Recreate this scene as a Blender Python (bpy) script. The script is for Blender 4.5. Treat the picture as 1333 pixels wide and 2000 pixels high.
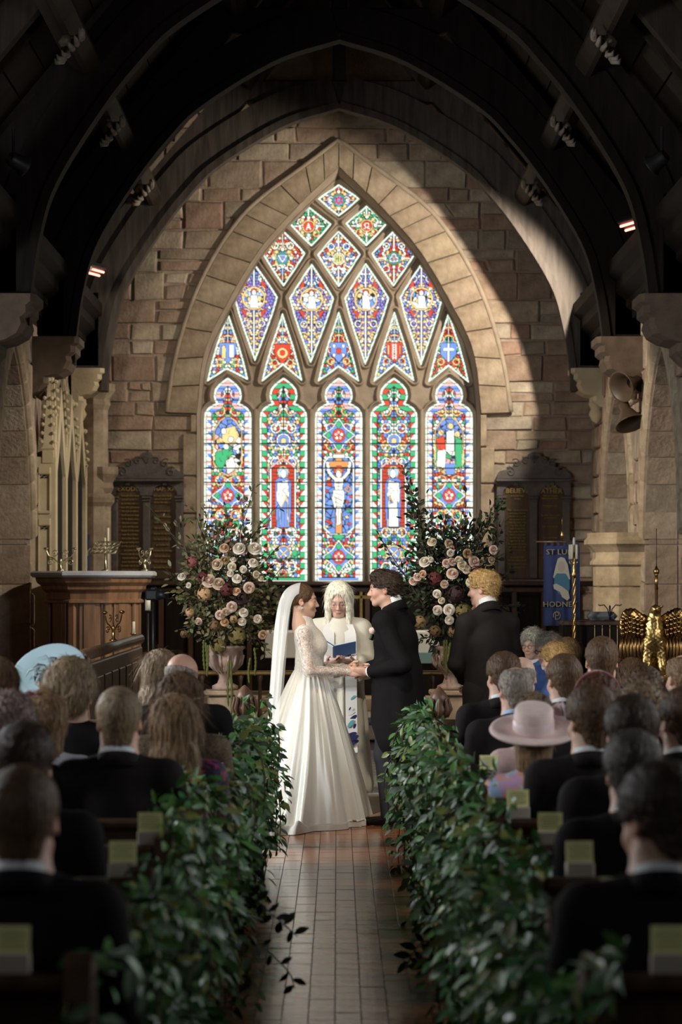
import bpy, math, random
import numpy as np
from mathutils import Matrix, Vector, Euler
RNG = random.Random(7)
NR = np.random.RandomState(11)
PI = math.pi
for o in list(bpy.data.objects):
    bpy.data.objects.remove(o)
SC = bpy.context.scene
COL = SC.collection
# ------------------------------------------------------------------ camera
FPX, CX, CY, CAMH = 4722.2, 660.0, 1135.0, 1.70      # 85 mm lens on a 36 mm high frame of 2000 px
cam = bpy.data.cameras.new('camera')
cam.sensor_fit = 'VERTICAL'; cam.sensor_height = 36.0; cam.sensor_width = 24.0; cam.lens = 85.0
cam.shift_x = (666.5 - CX) / 2000.0
cam.shift_y = (CY - 1000.0) / 2000.0
cam.clip_end = 100
cam.dof.use_dof = True; cam.dof.focus_distance = 17.0; cam.dof.aperture_fstop = 3.2
camo = bpy.data.objects.new('camera', cam); COL.objects.link(camo)
camo.location = (0, 0, CAMH); camo.rotation_euler = (PI / 2, 0, 0)
SC.camera = camo
# ------------------------------------------------------------------ world and exposure
wd = bpy.data.worlds.new('world'); SC.world = wd; wd.use_nodes = True
wd.node_tree.nodes['Background'].inputs[0].default_value = (0.75, 0.85, 1.0, 1)
wd.node_tree.nodes['Background'].inputs[1].default_value = 0.6
SC.view_settings.view_transform = 'Standard'
SC.view_settings.look = 'None'
SC.view_settings.gamma = 1.0
SC.view_settings.exposure = 0.22
SC.view_settings.use_curve_mapping = False
SC.cycles.max_bounces = 6
SC.cycles.diffuse_bounces = 3
SC.cycles.transparent_max_bounces = 12
SC.cycles.sample_clamp_indirect = 4.0
SC.cycles.caustics_reflective = False
SC.cycles.caustics_refractive = False
# ------------------------------------------------------------------ large lights (daylight fill in unseen nave windows; floodlights on the trusses)
def area(name, loc, target, sx, sy, power, col):
    l = bpy.data.lights.new(name, 'AREA'); l.shape = 'RECTANGLE'; l.size = sx; l.size_y = sy
    l.energy = power; l.color = col
    o = bpy.data.objects.new(name, l); COL.objects.link(o); o.location = loc
    o.rotation_euler = (Vector(target) - Vector(loc)).to_track_quat('-Z', 'Y').to_euler()
    return o
def spot(name, loc, target, power, col, ang=70, blend=0.4, rad=0.05):
    l = bpy.data.lights.new(name, 'SPOT'); l.energy = power; l.color = col
    l.spot_size = math.radians(ang); l.spot_blend = blend; l.shadow_soft_size = rad
    o = bpy.data.objects.new(name, l); COL.objects.link(o); o.location = loc
    o.rotation_euler = (Vector(target) - Vector(loc)).to_track_quat('-Z', 'Y').to_euler()
    return o
COOL = (0.93, 0.97, 1.0); WARM = (1.0, 0.88, 0.71)
# cool fill in unseen side windows, the last pair added for the guests' backs
NAVE_FILL_WIN = [(-4.55, 14.6, 1), (-4.55, 9.4, 1), (4.55, 13.0, -1), (4.55, 8.2, -1), (-4.55, 4.2, 1), (4.55, 3.4, -1)]
NAVE_POW = [470, 190, 130, 105, 18, 14]
for (wx, wy, sg), pw in zip(NAVE_FILL_WIN, NAVE_POW):
    area('nave_fill', (wx + sg * 0.06, wy, 2.45), (0, wy + 0.8, 1.0), 1.3, 2.0, pw, COOL)
# floodlights: (position, target, power, colour, angle, blend, radius, label)
FLOODS = [((2.8, 25.4, 5.4), (-1.4, 27.8, 2.8), 640, WARM, 108, 0.3, 0.05, 'floodlight under the right roof slope aimed at the gable wall'),
          ((-2.6, 24.2, 5.0), (1.0, 27.6, 2.4), 110, WARM, 120, 0.5, 0.10, 'floodlight under the left roof slope aimed at the gable wall'),
          ((2.5, 19.2, 5.0), (-2.4, 22.9, 1.5), 900, WARM, 46, 0.6, 0.06, 'floodlight on the right aimed at the pulpit'),
          ((-2.5, 19.2, 5.0), (2.85, 24.3, 2.4), 1500, WARM, 33, 0.4, 0.06, 'floodlight on the left aimed at the octagonal pier'),
          ((-2.5, 16.0, 4.8), (1.7, 19.2, 1.0), 330, WARM, 30, 0.6, 0.06, 'added floodlight on the left aimed at the choir'),  # extra lamp added to brighten the choir faces
          ((0.4, 13.0, 6.4), (0.0, 17.5, 0.9), 620, WARM, 27, 0.7, 0.08, 'floodlight in the nave roof aimed at the couple'),
          ((-2.4, 12.0, 5.0), (0.4, 18.6, 1.1), 330, WARM, 30, 0.7, 0.08, 'floodlight in the nave roof aimed at the flowers')]
for f in FLOODS:
    spot('floodlight_beam', f[0], f[1], f[2], f[3], f[4], f[5], f[6])

# ------------------------------------------------------------------ kit
def A(*v): return np.array(v, dtype=float)
def P(px, py, Y):                                   # a photograph point at distance Y -> world
    return A((px - CX) * Y / FPX, Y, CAMH + (CY - py) * Y / FPX)
def tag(o, label=None, cat=None, group=None, kind=None):
    if label: o['label'] = label
    if cat: o['category'] = cat
    if group: o['group'] = group
    if kind: o['kind'] = kind
    return o
def link(name, data, parent=None, mat=None, loc=None, rot=None, scale=None, **kw):
    o = bpy.data.objects.new(name, data); COL.objects.link(o)
    if parent is not None: o.parent = parent
    if loc is not None: o.location = [float(c) for c in loc]
    if rot is not None: o.rotation_euler = rot
    if scale is not None: o.scale = (scale,) * 3 if np.isscalar(scale) else scale
    if mat is not None:
        if not data.materials: data.materials.append(None)
        o.material_slots[0].link = 'OBJECT'; o.material_slots[0].material = mat
    return tag(o, **kw)
def empty(name, loc=(0, 0, 0), rz=0.0, parent=None, **kw):
    o = bpy.data.objects.new(name, None); COL.objects.link(o)
    o.empty_display_size = 0.1; o.location = [float(c) for c in loc]; o.rotation_euler = (0, 0, rz)
    if parent is not None: o.parent = parent
    return tag(o, **kw)
def rawmesh(name, V, F, smooth=True, col=None):
    """V (n,3); F: (m,4) / (m,3) array or list of index lists; col: per-vertex rgb."""
    me = bpy.data.meshes.new(name)
    V = np.asarray(V, dtype=np.float32)
    if isinstance(F, np.ndarray):
        n, k = F.shape
        me.vertices.add(len(V)); me.vertices.foreach_set('co', V.ravel())
        me.loops.add(n * k); me.loops.foreach_set('vertex_index', F.astype(np.int32).ravel())
        me.polygons.add(n)
        me.polygons.foreach_set('loop_start', np.arange(0, n * k, k, dtype=np.int32))
        me.polygons.foreach_set('loop_total', np.full(n, k, dtype=np.int32))
        me.update(calc_edges=True)
    else:
        me.from_pydata(V.tolist(), [], F); me.update()
    if smooth:
        me.polygons.foreach_set('use_smooth', np.ones(len(me.polygons), dtype=bool))
    if col is not None:
        ca = me.color_attributes.new('Col', 'FLOAT_COLOR', 'POINT')
        c4 = np.ones((len(V), 4), dtype=np.float32); c4[:, :3] = col
        ca.data.foreach_set('color', c4.ravel())
    return me
class MB:
    """collects faces of one mesh"""
    def __init__(s): s.v = []; s.f = []
    def raw(s, V, F):
        b = len(s.v); s.v += [tuple(map(float, p)) for p in V]; s.f += [[b + i for i in f] for f in F]; return s
    def box(s, c, d, rz=0.0, R=None, bev=0.0):
        x, y, z = [q / 2 for q in d]
        if bev > 0:
            b = min(bev, x * .9, y * .9, z * .9); V = []; 
            for sx in (-1, 1):
                for sy in (-1, 1):
                    for sz in (-1, 1):
                        V += [(sx * x, sy * (y - b), sz * (z - b)), (sx * (x - b), sy * y, sz * (z - b)), (sx * (x - b), sy * (y - b), sz * z)]
            idx = lambda sx, sy, sz, k: ((sx > 0) * 4 + (sy > 0) * 2 + (sz > 0)) * 3 + k
            F = []
            for sg in (-1, 1):
                F.append([idx(sg, a, b2, 0) for a, b2 in ((-1, -1), (1, -1), (1, 1), (-1, 1))])
                F.append([idx(a, sg, b2, 1) for a, b2 in ((-1, -1), (1, -1), (1, 1), (-1, 1))])
                F.append([idx(a, b2, sg, 2) for a, b2 in ((-1, -1), (1, -1), (1, 1), (-1, 1))])
            for s1 in (-1, 1):
                for s2 in (-1, 1):
                    F.append([idx(s1, s2, -1, 0), idx(s1, s2, 1, 0), idx(s1, s2, 1, 1), idx(s1, s2, -1, 1)])
                    F.append([idx(s1, -1, s2, 0), idx(s1, 1, s2, 0), idx(s1, 1, s2, 2), idx(s1, -1, s2, 2)])
                    F.append([idx(-1, s1, s2, 1), idx(1, s1, s2, 1), idx(1, s1, s2, 2), idx(-1, s1, s2, 2)])
                    for s3 in (-1, 1): F.append([idx(s1, s2, s3, k) for k in range(3)])
        else:
            V = [(a * x, b * y, e * z) for a in (-1, 1) for b in (-1, 1) for e in (-1, 1)]
            F = [[0, 1, 3, 2], [4, 6, 7, 5], [0, 4, 5, 1], [2, 3, 7, 6], [0, 2, 6, 4], [1, 5, 7, 3]]
        V = np.array(V)
        if R is None:
            cz, sz = math.cos(rz), math.sin(rz); R = np.array([[cz, -sz, 0], [sz, cz, 0], [0, 0, 1]])
        return s.raw(V @ np.asarray(R).T + A(*c), F)
    def tube(s, pts, r, n=8, cap=True):
        pts = [A(*p) for p in pts]; m = len(pts)
        r = [r] * m if np.isscalar(r) else r
        V = []; up = None
        for i in range(m):
            t = pts[min(i + 1, m - 1)] - pts[max(i - 1, 0)]; t = t / (np.linalg.norm(t) + 1e-9)
            if up is None:
                up = A(0, 0, 1) if abs(t[2]) < .9 else A(0, 1, 0)
            a = np.cross(up, t); a /= np.linalg.norm(a) + 1e-9; b = np.cross(t, a); up = b
            for k in range(n):
                q = 2 * PI * k / n; V.append(pts[i] + r[i] * (math.cos(q) * a + math.sin(q) * b))
        F = [[i * n + k, i * n + (k + 1) % n, (i + 1) * n + (k + 1) % n, (i + 1) * n + k] for i in range(m - 1) for k in range(n)]
        if cap: F += [list(range(n))[::-1], [(m - 1) * n + k for k in range(n)]]
        return s.raw(V, F)
    def lathe(s, prof, n=20, c=(0, 0, 0), ph=0.0, cap=True, sx=1.0, sy=1.0):
        V = []; m = len(prof)
        for r, z in prof:
            for k in range(n):
                q = 2 * PI * k / n + ph; V.append((c[0] + sx * r * math.cos(q), c[1] + sy * r * math.sin(q), c[2] + z))
        F = [[i * n + k, i * n + (k + 1) % n, (i + 1) * n + (k + 1) % n, (i + 1) * n + k] for i in range(m - 1) for k in range(n)]
        if cap: F += [list(range(n))[::-1], [(m - 1) * n + k for k in range(n)]]
        return s.raw(V, F)
    def prism(s, poly, fn, d0, d1):
        """2d polygon extruded; fn(u,v,d)->xyz"""
        n = len(poly)
        V = [fn(u, v, d0) for u, v in poly] + [fn(u, v, d1) for u, v in poly]
        F = [list(range(n)), list(range(2 * n - 1, n - 1, -1))] + [[i, (i + 1) % n, n + (i + 1) % n, n + i] for i in range(n)]
        return s.raw(V, F)
    def strip(s, A1, B1, fn, d0, d1):
        """solid band between two polylines of equal length (2d), extruded"""
        n = len(A1); V = []
        for d in (d0, d1):
            V += [fn(u, v, d) for u, v in A1] + [fn(u, v, d) for u, v in B1]
        F = []
        for i in range(n - 1):
            F += [[i, i + 1, n + i + 1, n + i], [2 * n + i, 3 * n + i, 3 * n + i + 1, 2 * n + i + 1],
                  [i, 2 * n + i, 2 * n + i + 1, i + 1], [n + i, n + i + 1, 3 * n + i + 1, 3 * n + i]]
        F += [[0, n, 3 * n, 2 * n], [n - 1, 3 * n - 1, 4 * n - 1, 2 * n - 1]]
        return s.raw(V, F)
    def mesh(s, name, smooth=False): return rawmesh(name, np.array(s.v), s.f, smooth)
    def build(s, name, mat, parent=None, smooth=False, **kw):
        me = s.mesh(name, smooth); me.materials.append(mat)
        o = bpy.data.objects.new(name, me); COL.objects.link(o)
        if parent is not None: o.parent = parent
        return tag(o, **kw)
def autosmooth(o, ang=35):
    me = o.data
    try: me.set_sharp_from_angle(angle=math.radians(ang))
    except Exception: pass
    me.polygons.foreach_set('use_smooth', np.ones(len(me.polygons), dtype=bool)); return o
def spline(pts, n=40):
    """Catmull-Rom through 2d/3d points"""
    p = np.array(pts, float); p = np.vstack([2 * p[0] - p[1], p, 2 * p[-1] - p[-2]])
    m = len(p) - 3; out = []
    for q in np.linspace(0, m - 1e-6, n):
        i = int(q); t = q - i; a, b, c, d = p[i:i + 4]
        out.append(.5 * (2 * b + (c - a) * t + (2 * a - 5 * b + 4 * c - d) * t * t + (3 * b - a - 3 * c + d) * t ** 3))
    return np.array(out)
# ------------------------------------------------------------------ materials
MATS = {}
def mat(name, col, rough=0.6, metal=0.0, spec=0.4, var=0.0, vscale=8.0, bump=0.0, bscale=60.0, rand=0.0, stretch=None,
        col2=None, sheen=0.0, emit=None, estr=0.0, attr=False, sss=0.0, coat=0.0):
    if name in MATS: return MATS[name]
    m = bpy.data.materials.new(name); m.use_nodes = True; nt = m.node_tree; N = nt.nodes; L = nt.links
    b = N['Principled BSDF']
    b.inputs['Roughness'].default_value = rough; b.inputs['Metallic'].default_value = metal
    b.inputs['Specular IOR Level'].default_value = spec
    if sheen: b.inputs['Sheen Weight'].default_value = sheen
    if coat: b.inputs['Coat Weight'].default_value = coat; b.inputs['Coat Roughness'].default_value = .15
    c4 = (*col, 1); b.inputs['Base Color'].default_value = c4
    src = None
    tc = N.new('ShaderNodeTexCoord'); mp = N.new('ShaderNodeMapping'); L.new(tc.outputs['Object'], mp.inputs[0])
    if stretch: mp.inputs['Scale'].default_value = stretch
    if attr:
        at = N.new('ShaderNodeVertexColor'); at.layer_name = 'Col'; src = at.outputs['Color']
    if col2 is not None or var > 0:
        nz = N.new('ShaderNodeTexNoise'); nz.inputs['Scale'].default_value = vscale; nz.inputs['Detail'].default_value = 5
        L.new(mp.outputs[0], nz.inputs['Vector'])
        rp = N.new('ShaderNodeValToRGB'); L.new(nz.outputs['Fac'], rp.inputs[0])
        c2 = col2 if col2 is not None else tuple(c * (1 + var) for c in col)
        c1 = col if col2 is not None else tuple(c * (1 - var) for c in col)
        rp.color_ramp.elements[0].position = .35; rp.color_ramp.elements[0].color = (*c1, 1)
        rp.color_ramp.elements[1].position = .65; rp.color_ramp.elements[1].color = (*c2, 1)
        if src is not None:
            mx = N.new('ShaderNodeMixRGB'); mx.blend_type = 'MULTIPLY'; mx.inputs[0].default_value = 1
            L.new(src, mx.inputs[1]); L.new(rp.outputs[0], mx.inputs[2]); src = mx.outputs[0]
        else: src = rp.outputs[0]
    if rand > 0:
        oi = N.new('ShaderNodeObjectInfo'); hs = N.new('ShaderNodeHueSaturation')
        mr = N.new('ShaderNodeMapRange'); mr.inputs[3].default_value = 1 - rand; mr.inputs[4].default_value = 1 + rand
        L.new(oi.outputs['Random'], mr.inputs[0]); L.new(mr.outputs[0], hs.inputs['Value'])
        if src is not None: L.new(src, hs.inputs['Color'])
        else: hs.inputs['Color'].default_value = c4
        src = hs.outputs[0]
    if src is not None: L.new(src, b.inputs['Base Color'])
    if bump > 0:
        n2 = N.new('ShaderNodeTexNoise'); n2.inputs['Scale'].default_value = bscale; n2.inputs['Detail'].default_value = 6
        L.new(mp.outputs[0], n2.inputs['Vector'])
        bp = N.new('ShaderNodeBump'); bp.inputs['Strength'].default_value = bump; bp.inputs['Distance'].default_value = .02
        L.new(n2.outputs['Fac'], bp.inputs['Height']); L.new(bp.outputs[0], b.inputs['Normal'])
    if emit is not None:
        b.inputs['Emission Color'].default_value = (*emit, 1); b.inputs['Emission Strength'].default_value = estr
    if sss: 
        b.inputs['Subsurface Weight'].default_value = sss; b.inputs['Subsurface Radius'].default_value = (.012, .005, .003)
    MATS[name] = m; return m
def stonemat(name, cols, rough=.9, bump=.5):
    """stone whose tint differs from block to block (Object Info random) with blotches, lichen and tooling"""
    if name in MATS: return MATS[name]
    m = mat(name, cols[0], rough=rough, spec=.15, bump=bump, bscale=28); nt = m.node_tree; N = nt.nodes; L = nt.links
    b = N['Principled BSDF']; oi = N.new('ShaderNodeObjectInfo'); rp = N.new('ShaderNodeValToRGB')
    rp.color_ramp.interpolation = 'LINEAR'
    e = rp.color_ramp.elements
    while len(e) < len(cols): e.new(.5)
    for i, c in enumerate(cols): e[i].position = i / (len(cols) - 1); e[i].color = (*c, 1)
    L.new(oi.outputs['Random'], rp.inputs[0])
    tc = N.new('ShaderNodeTexCoord'); nz = N.new('ShaderNodeTexNoise'); nz.inputs['Scale'].default_value = 5; nz.inputs['Detail'].default_value = 8
    nz.inputs['Roughness'].default_value = .65
    L.new(tc.outputs['Object'], nz.inputs['Vector'])
    r2 = N.new('ShaderNodeValToRGB'); r2.color_ramp.elements[0].position = .3; r2.color_ramp.elements[0].color = (.55, .5, .45, 1)
    r2.color_ramp.elements[1].position = .7; r2.color_ramp.elements[1].color = (1.25, 1.22, 1.18, 1)
    L.new(nz.outputs['Fac'], r2.inputs[0])
    mx = N.new('ShaderNodeMixRGB'); mx.blend_type = 'MULTIPLY'; mx.inputs[0].default_value = 1
    L.new(rp.outputs[0], mx.inputs[1]); L.new(r2.outputs[0], mx.inputs[2]); L.new(mx.outputs[0], b.inputs['Base Color'])
    return m
def wood(name, col, rough=.45, grain=(2, 2, .25), spec=.4):
    return mat(name, tuple(c * .7 for c in col), col2=tuple(c * 1.25 for c in col), rough=rough, spec=spec, vscale=9, stretch=grain, bump=.12, bscale=30)
M_STONE = stonemat('wall_stone', [(.34, .28, .22), (.29, .21, .165), (.41, .35, .275), (.33, .26, .20), (.29, .255, .21), (.45, .40, .32), (.31, .205, .16), (.38, .32, .25)])
M_ASHLAR = stonemat('ashlar', [(.36, .30, .22), (.33, .265, .20), (.39, .33, .25), (.35, .28, .215)], bump=.25)
M_TRAC = mat('tracery_stone', (.30, .24, .18), col2=(.38, .31, .24), rough=.9, spec=.15, vscale=6, bump=.3, bscale=40)
M_MORTAR = mat('mortar', (.37, .285, .23), col2=(.29, .225, .175), rough=.95, spec=.1, vscale=12, bump=.5, bscale=50)
M_CREAM = mat('cream_stone', (.46, .38, .25), col2=(.54, .46, .31), rough=.85, spec=.15, vscale=5, bump=.15, bscale=40)
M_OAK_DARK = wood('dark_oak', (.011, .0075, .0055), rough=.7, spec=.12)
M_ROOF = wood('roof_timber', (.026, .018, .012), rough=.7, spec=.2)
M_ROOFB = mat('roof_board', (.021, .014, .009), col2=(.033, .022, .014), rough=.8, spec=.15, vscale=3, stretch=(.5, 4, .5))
M_OAK = wood('pulpit_oak', (.28, .155, .085), rough=.35)
M_PEW = wood('pew_oak', (.06, .032, .018), rough=.4)
M_BRASS = mat('brass', (.62, .43, .16), rough=.28, metal=1.0, var=.2, vscale=20)
M_GOLDP = mat('gold_paint', (.42, .28, .09), rough=.5, metal=.3)
M_BLACK = mat('black_metal', (.012, .012, .013), rough=.45)
M_WAX = mat('candle_wax', (.78, .71, .55), rough=.5)
M_FLAME = mat('candle_flame', (1, .7, .3), emit=(1.0, .62, .22), estr=6)
# ------------------------------------------------------------------ signed-distance modelling kit (bodies, hair, cloth, carving)
def surface_nets(D, lo, h):
    S = D < 0
    c = np.zeros(tuple(n - 1 for n in D.shape), np.int8)
    for i in (0, 1):
        for j in (0, 1):
            for k in (0, 1):
                c += S[i:S.shape[0] - 1 + i, j:S.shape[1] - 1 + j, k:S.shape[2] - 1 + k]
    I = np.argwhere((c > 0) & (c < 8))
    if len(I) == 0: return np.zeros((0, 3)), np.zeros((0, 4), int)
    ids = np.full(c.shape, -1, np.int32); ids[tuple(I.T)] = np.arange(len(I))
    acc = np.zeros((len(I), 3)); cnt = np.zeros(len(I))
    corners = [(i, j, k) for i in (0, 1) for j in (0, 1) for k in (0, 1)]
    for a in corners:
        for ax in range(3):
            if a[ax] == 0:
                b = list(a); b[ax] = 1
                da = D[tuple((I + a).T)]; db = D[tuple((I + b).T)]
                m = (da < 0) != (db < 0); t = np.where(m, da / (da - db + 1e-12), 0)
                p = np.tile(np.array(a, float), (len(I), 1)); p[:, ax] = t
                acc[m] += p[m]; cnt[m] += 1
    V = lo + h * (I + acc / cnt[:, None])
    Fs = []
    for ax in range(3):
        u, v = [(1, 2), (2, 0), (0, 1)][ax]
        sl0 = [slice(1, -1)] * 3; sl0[ax] = slice(0, -1); sl1 = [slice(1, -1)] * 3; sl1[ax] = slice(1, None)
        a, b = S[tuple(sl0)], S[tuple(sl1)]
        E = np.argwhere(a != b); 
        if len(E) == 0: continue
        pos = a[tuple(E.T)]
        base = E.copy(); base[:, u] += 1; base[:, v] += 1      # grid point of the edge start
        def cell(du, dv):
            q = base.copy(); q[:, u] += du; q[:, v] += dv; return ids[tuple(q.T)]
        q = np.stack([cell(-1, -1), cell(0, -1), cell(0, 0), cell(-1, 0)], 1)
        q[~pos] = q[~pos][:, ::-1]; Fs.append(q)
    F = np.vstack(Fs); F = F[(F >= 0).all(1)]
    return V, F
def rot(rx=0, ry=0, rz=0): return np.array(Euler((rx, ry, rz), 'XYZ').to_matrix())
class SDF:
    def __init__(s, lo, hi, h):
        s.lo = np.array(lo, float); s.h = h; n = np.ceil((np.array(hi) - s.lo) / h).astype(int) + 1
        s.ax = [s.lo[i] + h * np.arange(n[i]) for i in range(3)]; s.D = np.full(tuple(n), 1.0, np.float32)
        s.R = np.eye(3); s.t = np.zeros(3)
    def frame(s, R=None, t=(0, 0, 0)): s.R = np.eye(3) if R is None else np.asarray(R); s.t = np.array(t, float); return s
    def _sl(s, lo, hi):
        out = []
        for i in range(3):
            a = int(np.floor((lo[i] - s.lo[i]) / s.h)); b = int(np.ceil((hi[i] - s.lo[i]) / s.h)) + 1
            out.append(slice(max(a, 0), max(min(b, s.D.shape[i]), 0)))
        return tuple(out)
    def _op(s, f, lo, hi, k, mode):
        pad = k + 2.5 * s.h; sl = s._sl(np.array(lo) - pad, np.array(hi) + pad)
        if any(q.stop <= q.start for q in sl): return s
        X, Y, Z = np.meshgrid(*[s.ax[i][sl[i]] for i in range(3)], indexing='ij', sparse=True)
        d = f(X, Y, Z); o = s.D[sl]
        if mode == 'add':
            if k > 0:
                t = np.clip(.5 + .5 * (o - d) / k, 0, 1); s.D[sl] = o * (1 - t) + d * t - k * t * (1 - t)
            else: s.D[sl] = np.minimum(o, d)
        elif mode == 'sub':
            d = -d
            if k > 0:
                t = np.clip(.5 - .5 * (o - d) / k, 0, 1); s.D[sl] = o * (1 - t) + d * t + k * t * (1 - t)
            else: s.D[sl] = np.maximum(o, d)
        return s
    def ell(s, c, r, k=.02, R=None, mode='add'):
        c = s.R @ A(*c) + s.t; r = A(*r) if not np.isscalar(r) else A(r, r, r); RR = s.R if R is None else s.R @ R
        m = max(r)
        def f(X, Y, Z):
            x, y, z = X - c[0], Y - c[1], Z - c[2]
            a = RR[0, 0] * x + RR[1, 0] * y + RR[2, 0] * z; b = RR[0, 1] * x + RR[1, 1] * y + RR[2, 1] * z; e = RR[0, 2] * x + RR[1, 2] * y + RR[2, 2] * z
            k0 = np.sqrt((a / r[0]) ** 2 + (b / r[1]) ** 2 + (e / r[2]) ** 2); k1 = np.sqrt((a / r[0] ** 2) ** 2 + (b / r[1] ** 2) ** 2 + (e / r[2] ** 2) ** 2)
            return k0 * (k0 - 1) / (k1 + 1e-9)
        return s._op(f, c - m, c + m, k, mode)
    def cone(s, a, b, ra, rb, k=.02, mode='add', flat=None):
        """round cone; flat=(dir, factor) squashes the section along dir"""
        a = s.R @ A(*a) + s.t; b = s.R @ A(*b) + s.t; ab = b - a; L2 = ab @ ab + 1e-12; m = max(ra, rb)
        if flat is not None: fd = s.R @ A(*flat[0]); fd = fd / np.linalg.norm(fd); ff = flat[1]
        def f(X, Y, Z):
            x, y, z = X - a[0], Y - a[1], Z - a[2]
            t = np.clip((x * ab[0] + y * ab[1] + z * ab[2]) / L2, 0, 1)
            x, y, z = x - t * ab[0], y - t * ab[1], z - t * ab[2]
            if flat is not None:
                q = (x * fd[0] + y * fd[1] + z * fd[2]) * (1 / ff - 1); x = x + q * fd[0]; y = y + q * fd[1]; z = z + q * fd[2]
            d = np.sqrt(x * x + y * y + z * z) - (ra + (rb - ra) * t)
            return d * (ff if flat is not None else 1.0)
        return s._op(f, np.minimum(a, b) - m, np.maximum(a, b) + m, k, mode)
    def box(s, c, hs, rd=.01, k=.0, R=None, mode='add'):
        c = s.R @ A(*c) + s.t; RR = s.R if R is None else s.R @ R; m = float(np.linalg.norm(hs)); hs = A(*hs) - rd
        def f(X, Y, Z):
            x, y, z = X - c[0], Y - c[1], Z - c[2]
            a = np.abs(RR[0, 0] * x + RR[1, 0] * y + RR[2, 0] * z) - hs[0]; b = np.abs(RR[0, 1] * x + RR[1, 1] * y + RR[2, 1] * z) - hs[1]; e = np.abs(RR[0, 2] * x + RR[1, 2] * y + RR[2, 2] * z) - hs[2]
            return np.sqrt(np.maximum(a, 0) ** 2 + np.maximum(b, 0) ** 2 + np.maximum(e, 0) ** 2) + np.minimum(np.maximum(a, np.maximum(b, e)), 0) - rd
        return s._op(f, c - m, c + m, k, mode)
    def half(s, p, n, k=.0):
        """cut away the side the normal points to"""
        p = s.R @ A(*p) + s.t; n = s.R @ A(*n); n = n / np.linalg.norm(n)
        X, Y, Z = np.meshgrid(*s.ax, indexing='ij', sparse=True)
        d = (X - p[0]) * n[0] + (Y - p[1]) * n[1] + (Z - p[2]) * n[2]
        if k > 0:
            t = np.clip(.5 - .5 * (s.D - d) / k, 0, 1); s.D = (s.D * (1 - t) + d * t + k * t * (1 - t)).astype(np.float32)
        else: s.D = np.maximum(s.D, d).astype(np.float32)
        return s
    def noise(s, fn):
        X, Y, Z = np.meshgrid(*s.ax, indexing='ij', sparse=True); s.D = (s.D + fn(X, Y, Z)).astype(np.float32); return s
    def get(s): return surface_nets(s.D, s.lo, s.h)
def join(*vf):
    Vs, Fs, b = [], [], 0
    for V, F in vf:
        Vs.append(V); Fs.append(F + b); b += len(V)
    return np.vstack(Vs), np.vstack(Fs)
# ------------------------------------------------------------------ lettering meshes (built-in font)
CREED = ['Maker of heaven and earth', 'and in Jesus Christ his', 'only Son our Lord who', 'was conceived by the', 'Holy Ghost born of the', 'Virgin Mary suffered', 'under Pontius Pilate', 'was crucified dead and', 'buried he descended', 'the third day he rose', 'again from the dead', 'he ascended into heaven', 'and sitteth on the right', 'hand of God the Father']
COMM = ['God spake these words', 'and said I am the Lord', 'thy God thou shalt have', 'none other gods but me', 'thou shalt not make to', 'thyself any graven image', 'nor the likeness of any', 'thing that is in heaven', 'above or in the earth', 'beneath or in the water', 'under the earth thou', 'shalt not bow down to', 'them nor worship them', 'for I the Lord thy God', 'am a jealous God', 'remember that thou keep', 'holy the sabbath day', 'honour thy father and', 'thy mother that thy days', 'may be long in the land']
TXT = {}
def _letters(strings):
    for s in strings:
        cu = bpy.data.curves.new('t', 'FONT'); cu.body = s; cu.size = 1.0; cu.align_x = 'CENTER'; cu.extrude = .015; cu.resolution_u = 2
        o = bpy.data.objects.new('t', cu); COL.objects.link(o); dg = bpy.context.evaluated_depsgraph_get()
        me = bpy.data.meshes.new_from_object(o.evaluated_get(dg)); bpy.data.objects.remove(o)
        me.transform(Matrix.Rotation(PI / 2, 4, 'X')); me.materials.clear(); TXT[s] = me
_letters(sorted(set(CREED + COMM + ['Almighty', 'And forgive us our', 'BELIEVE', 'CHAP. XX', 'EXODUS', 'FATHER', 'Give us this day our', 'HODNET', 'I', 'OUR', 'ST LUKE', 'Thy kingdom come', 'Thy will be done in earth', 'Y', 'as it is in heaven', 'deliver us from evil', 'hallowed be thy Name', 'in God the Father', 'in the Holy Ghost', 'life everlasting Amen', 'the communion of saints', 'the holy catholic Church', 'trespasses as we forgive', 'which art in heaven'])))
# ================================================================== STRUCTURE
EY = 28.0; EK = FPX / EY                       # east wall plane
XC = (662 - CX) / EK                           # window axis
def ex(px): return (px - CX) / EK
def ez(py): return CAMH + (CY - py) / EK
def half_curve(pts, n=44):
    q = np.array([(abs(662 - x) / EK, ez(y)) for x, y in pts]); return spline(q, n)
H_OUT = half_curve([(328, 807), (343, 710), (375, 600), (415, 513), (465, 437), (515, 387), (603, 322), (662, 277)])
H_IN = half_curve([(385, 809), (400, 690), (446, 590), (503, 495), (556, 432), (604, 382), (662, 328)])
H_GL = half_curve([(392, 809), (406, 700), (448, 605), (503, 508), (554, 446), (604, 396), (662, 342)])
SILL = ez(1146)
def sym(h):                                      # left jamb bottom -> apex -> right
    L = [(XC - u, v) for u, v in h]; R = [(XC + u, v) for u, v in h[::-1][1:]]; return L + R
fn_east = lambda u, v, d: (u, d, v)
# --- mortar backing of the east wall
wall = MB(); HW = 3.2
jl = [(H_IN[0][0], SILL)] + [tuple(p) for p in H_IN]
for sg in (-1, 1):
    a = [(XC + sg * u, v) for u, v in jl]; b = [(XC + sg * HW, v) for u, v in jl]
    wall.strip(a, b, fn_east, EY + .02, EY + .9)
wall.box((XC, EY + .46, (0 + SILL) / 2), (2 * HW, .88, SILL)); zt = jl[-1][1]
wall.box((XC, EY + .46, (zt + 9.9) / 2), (2 * HW, .88, 9.9 - zt))
wall_e = wall.build('wall_east', M_MORTAR, kind='structure')
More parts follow.
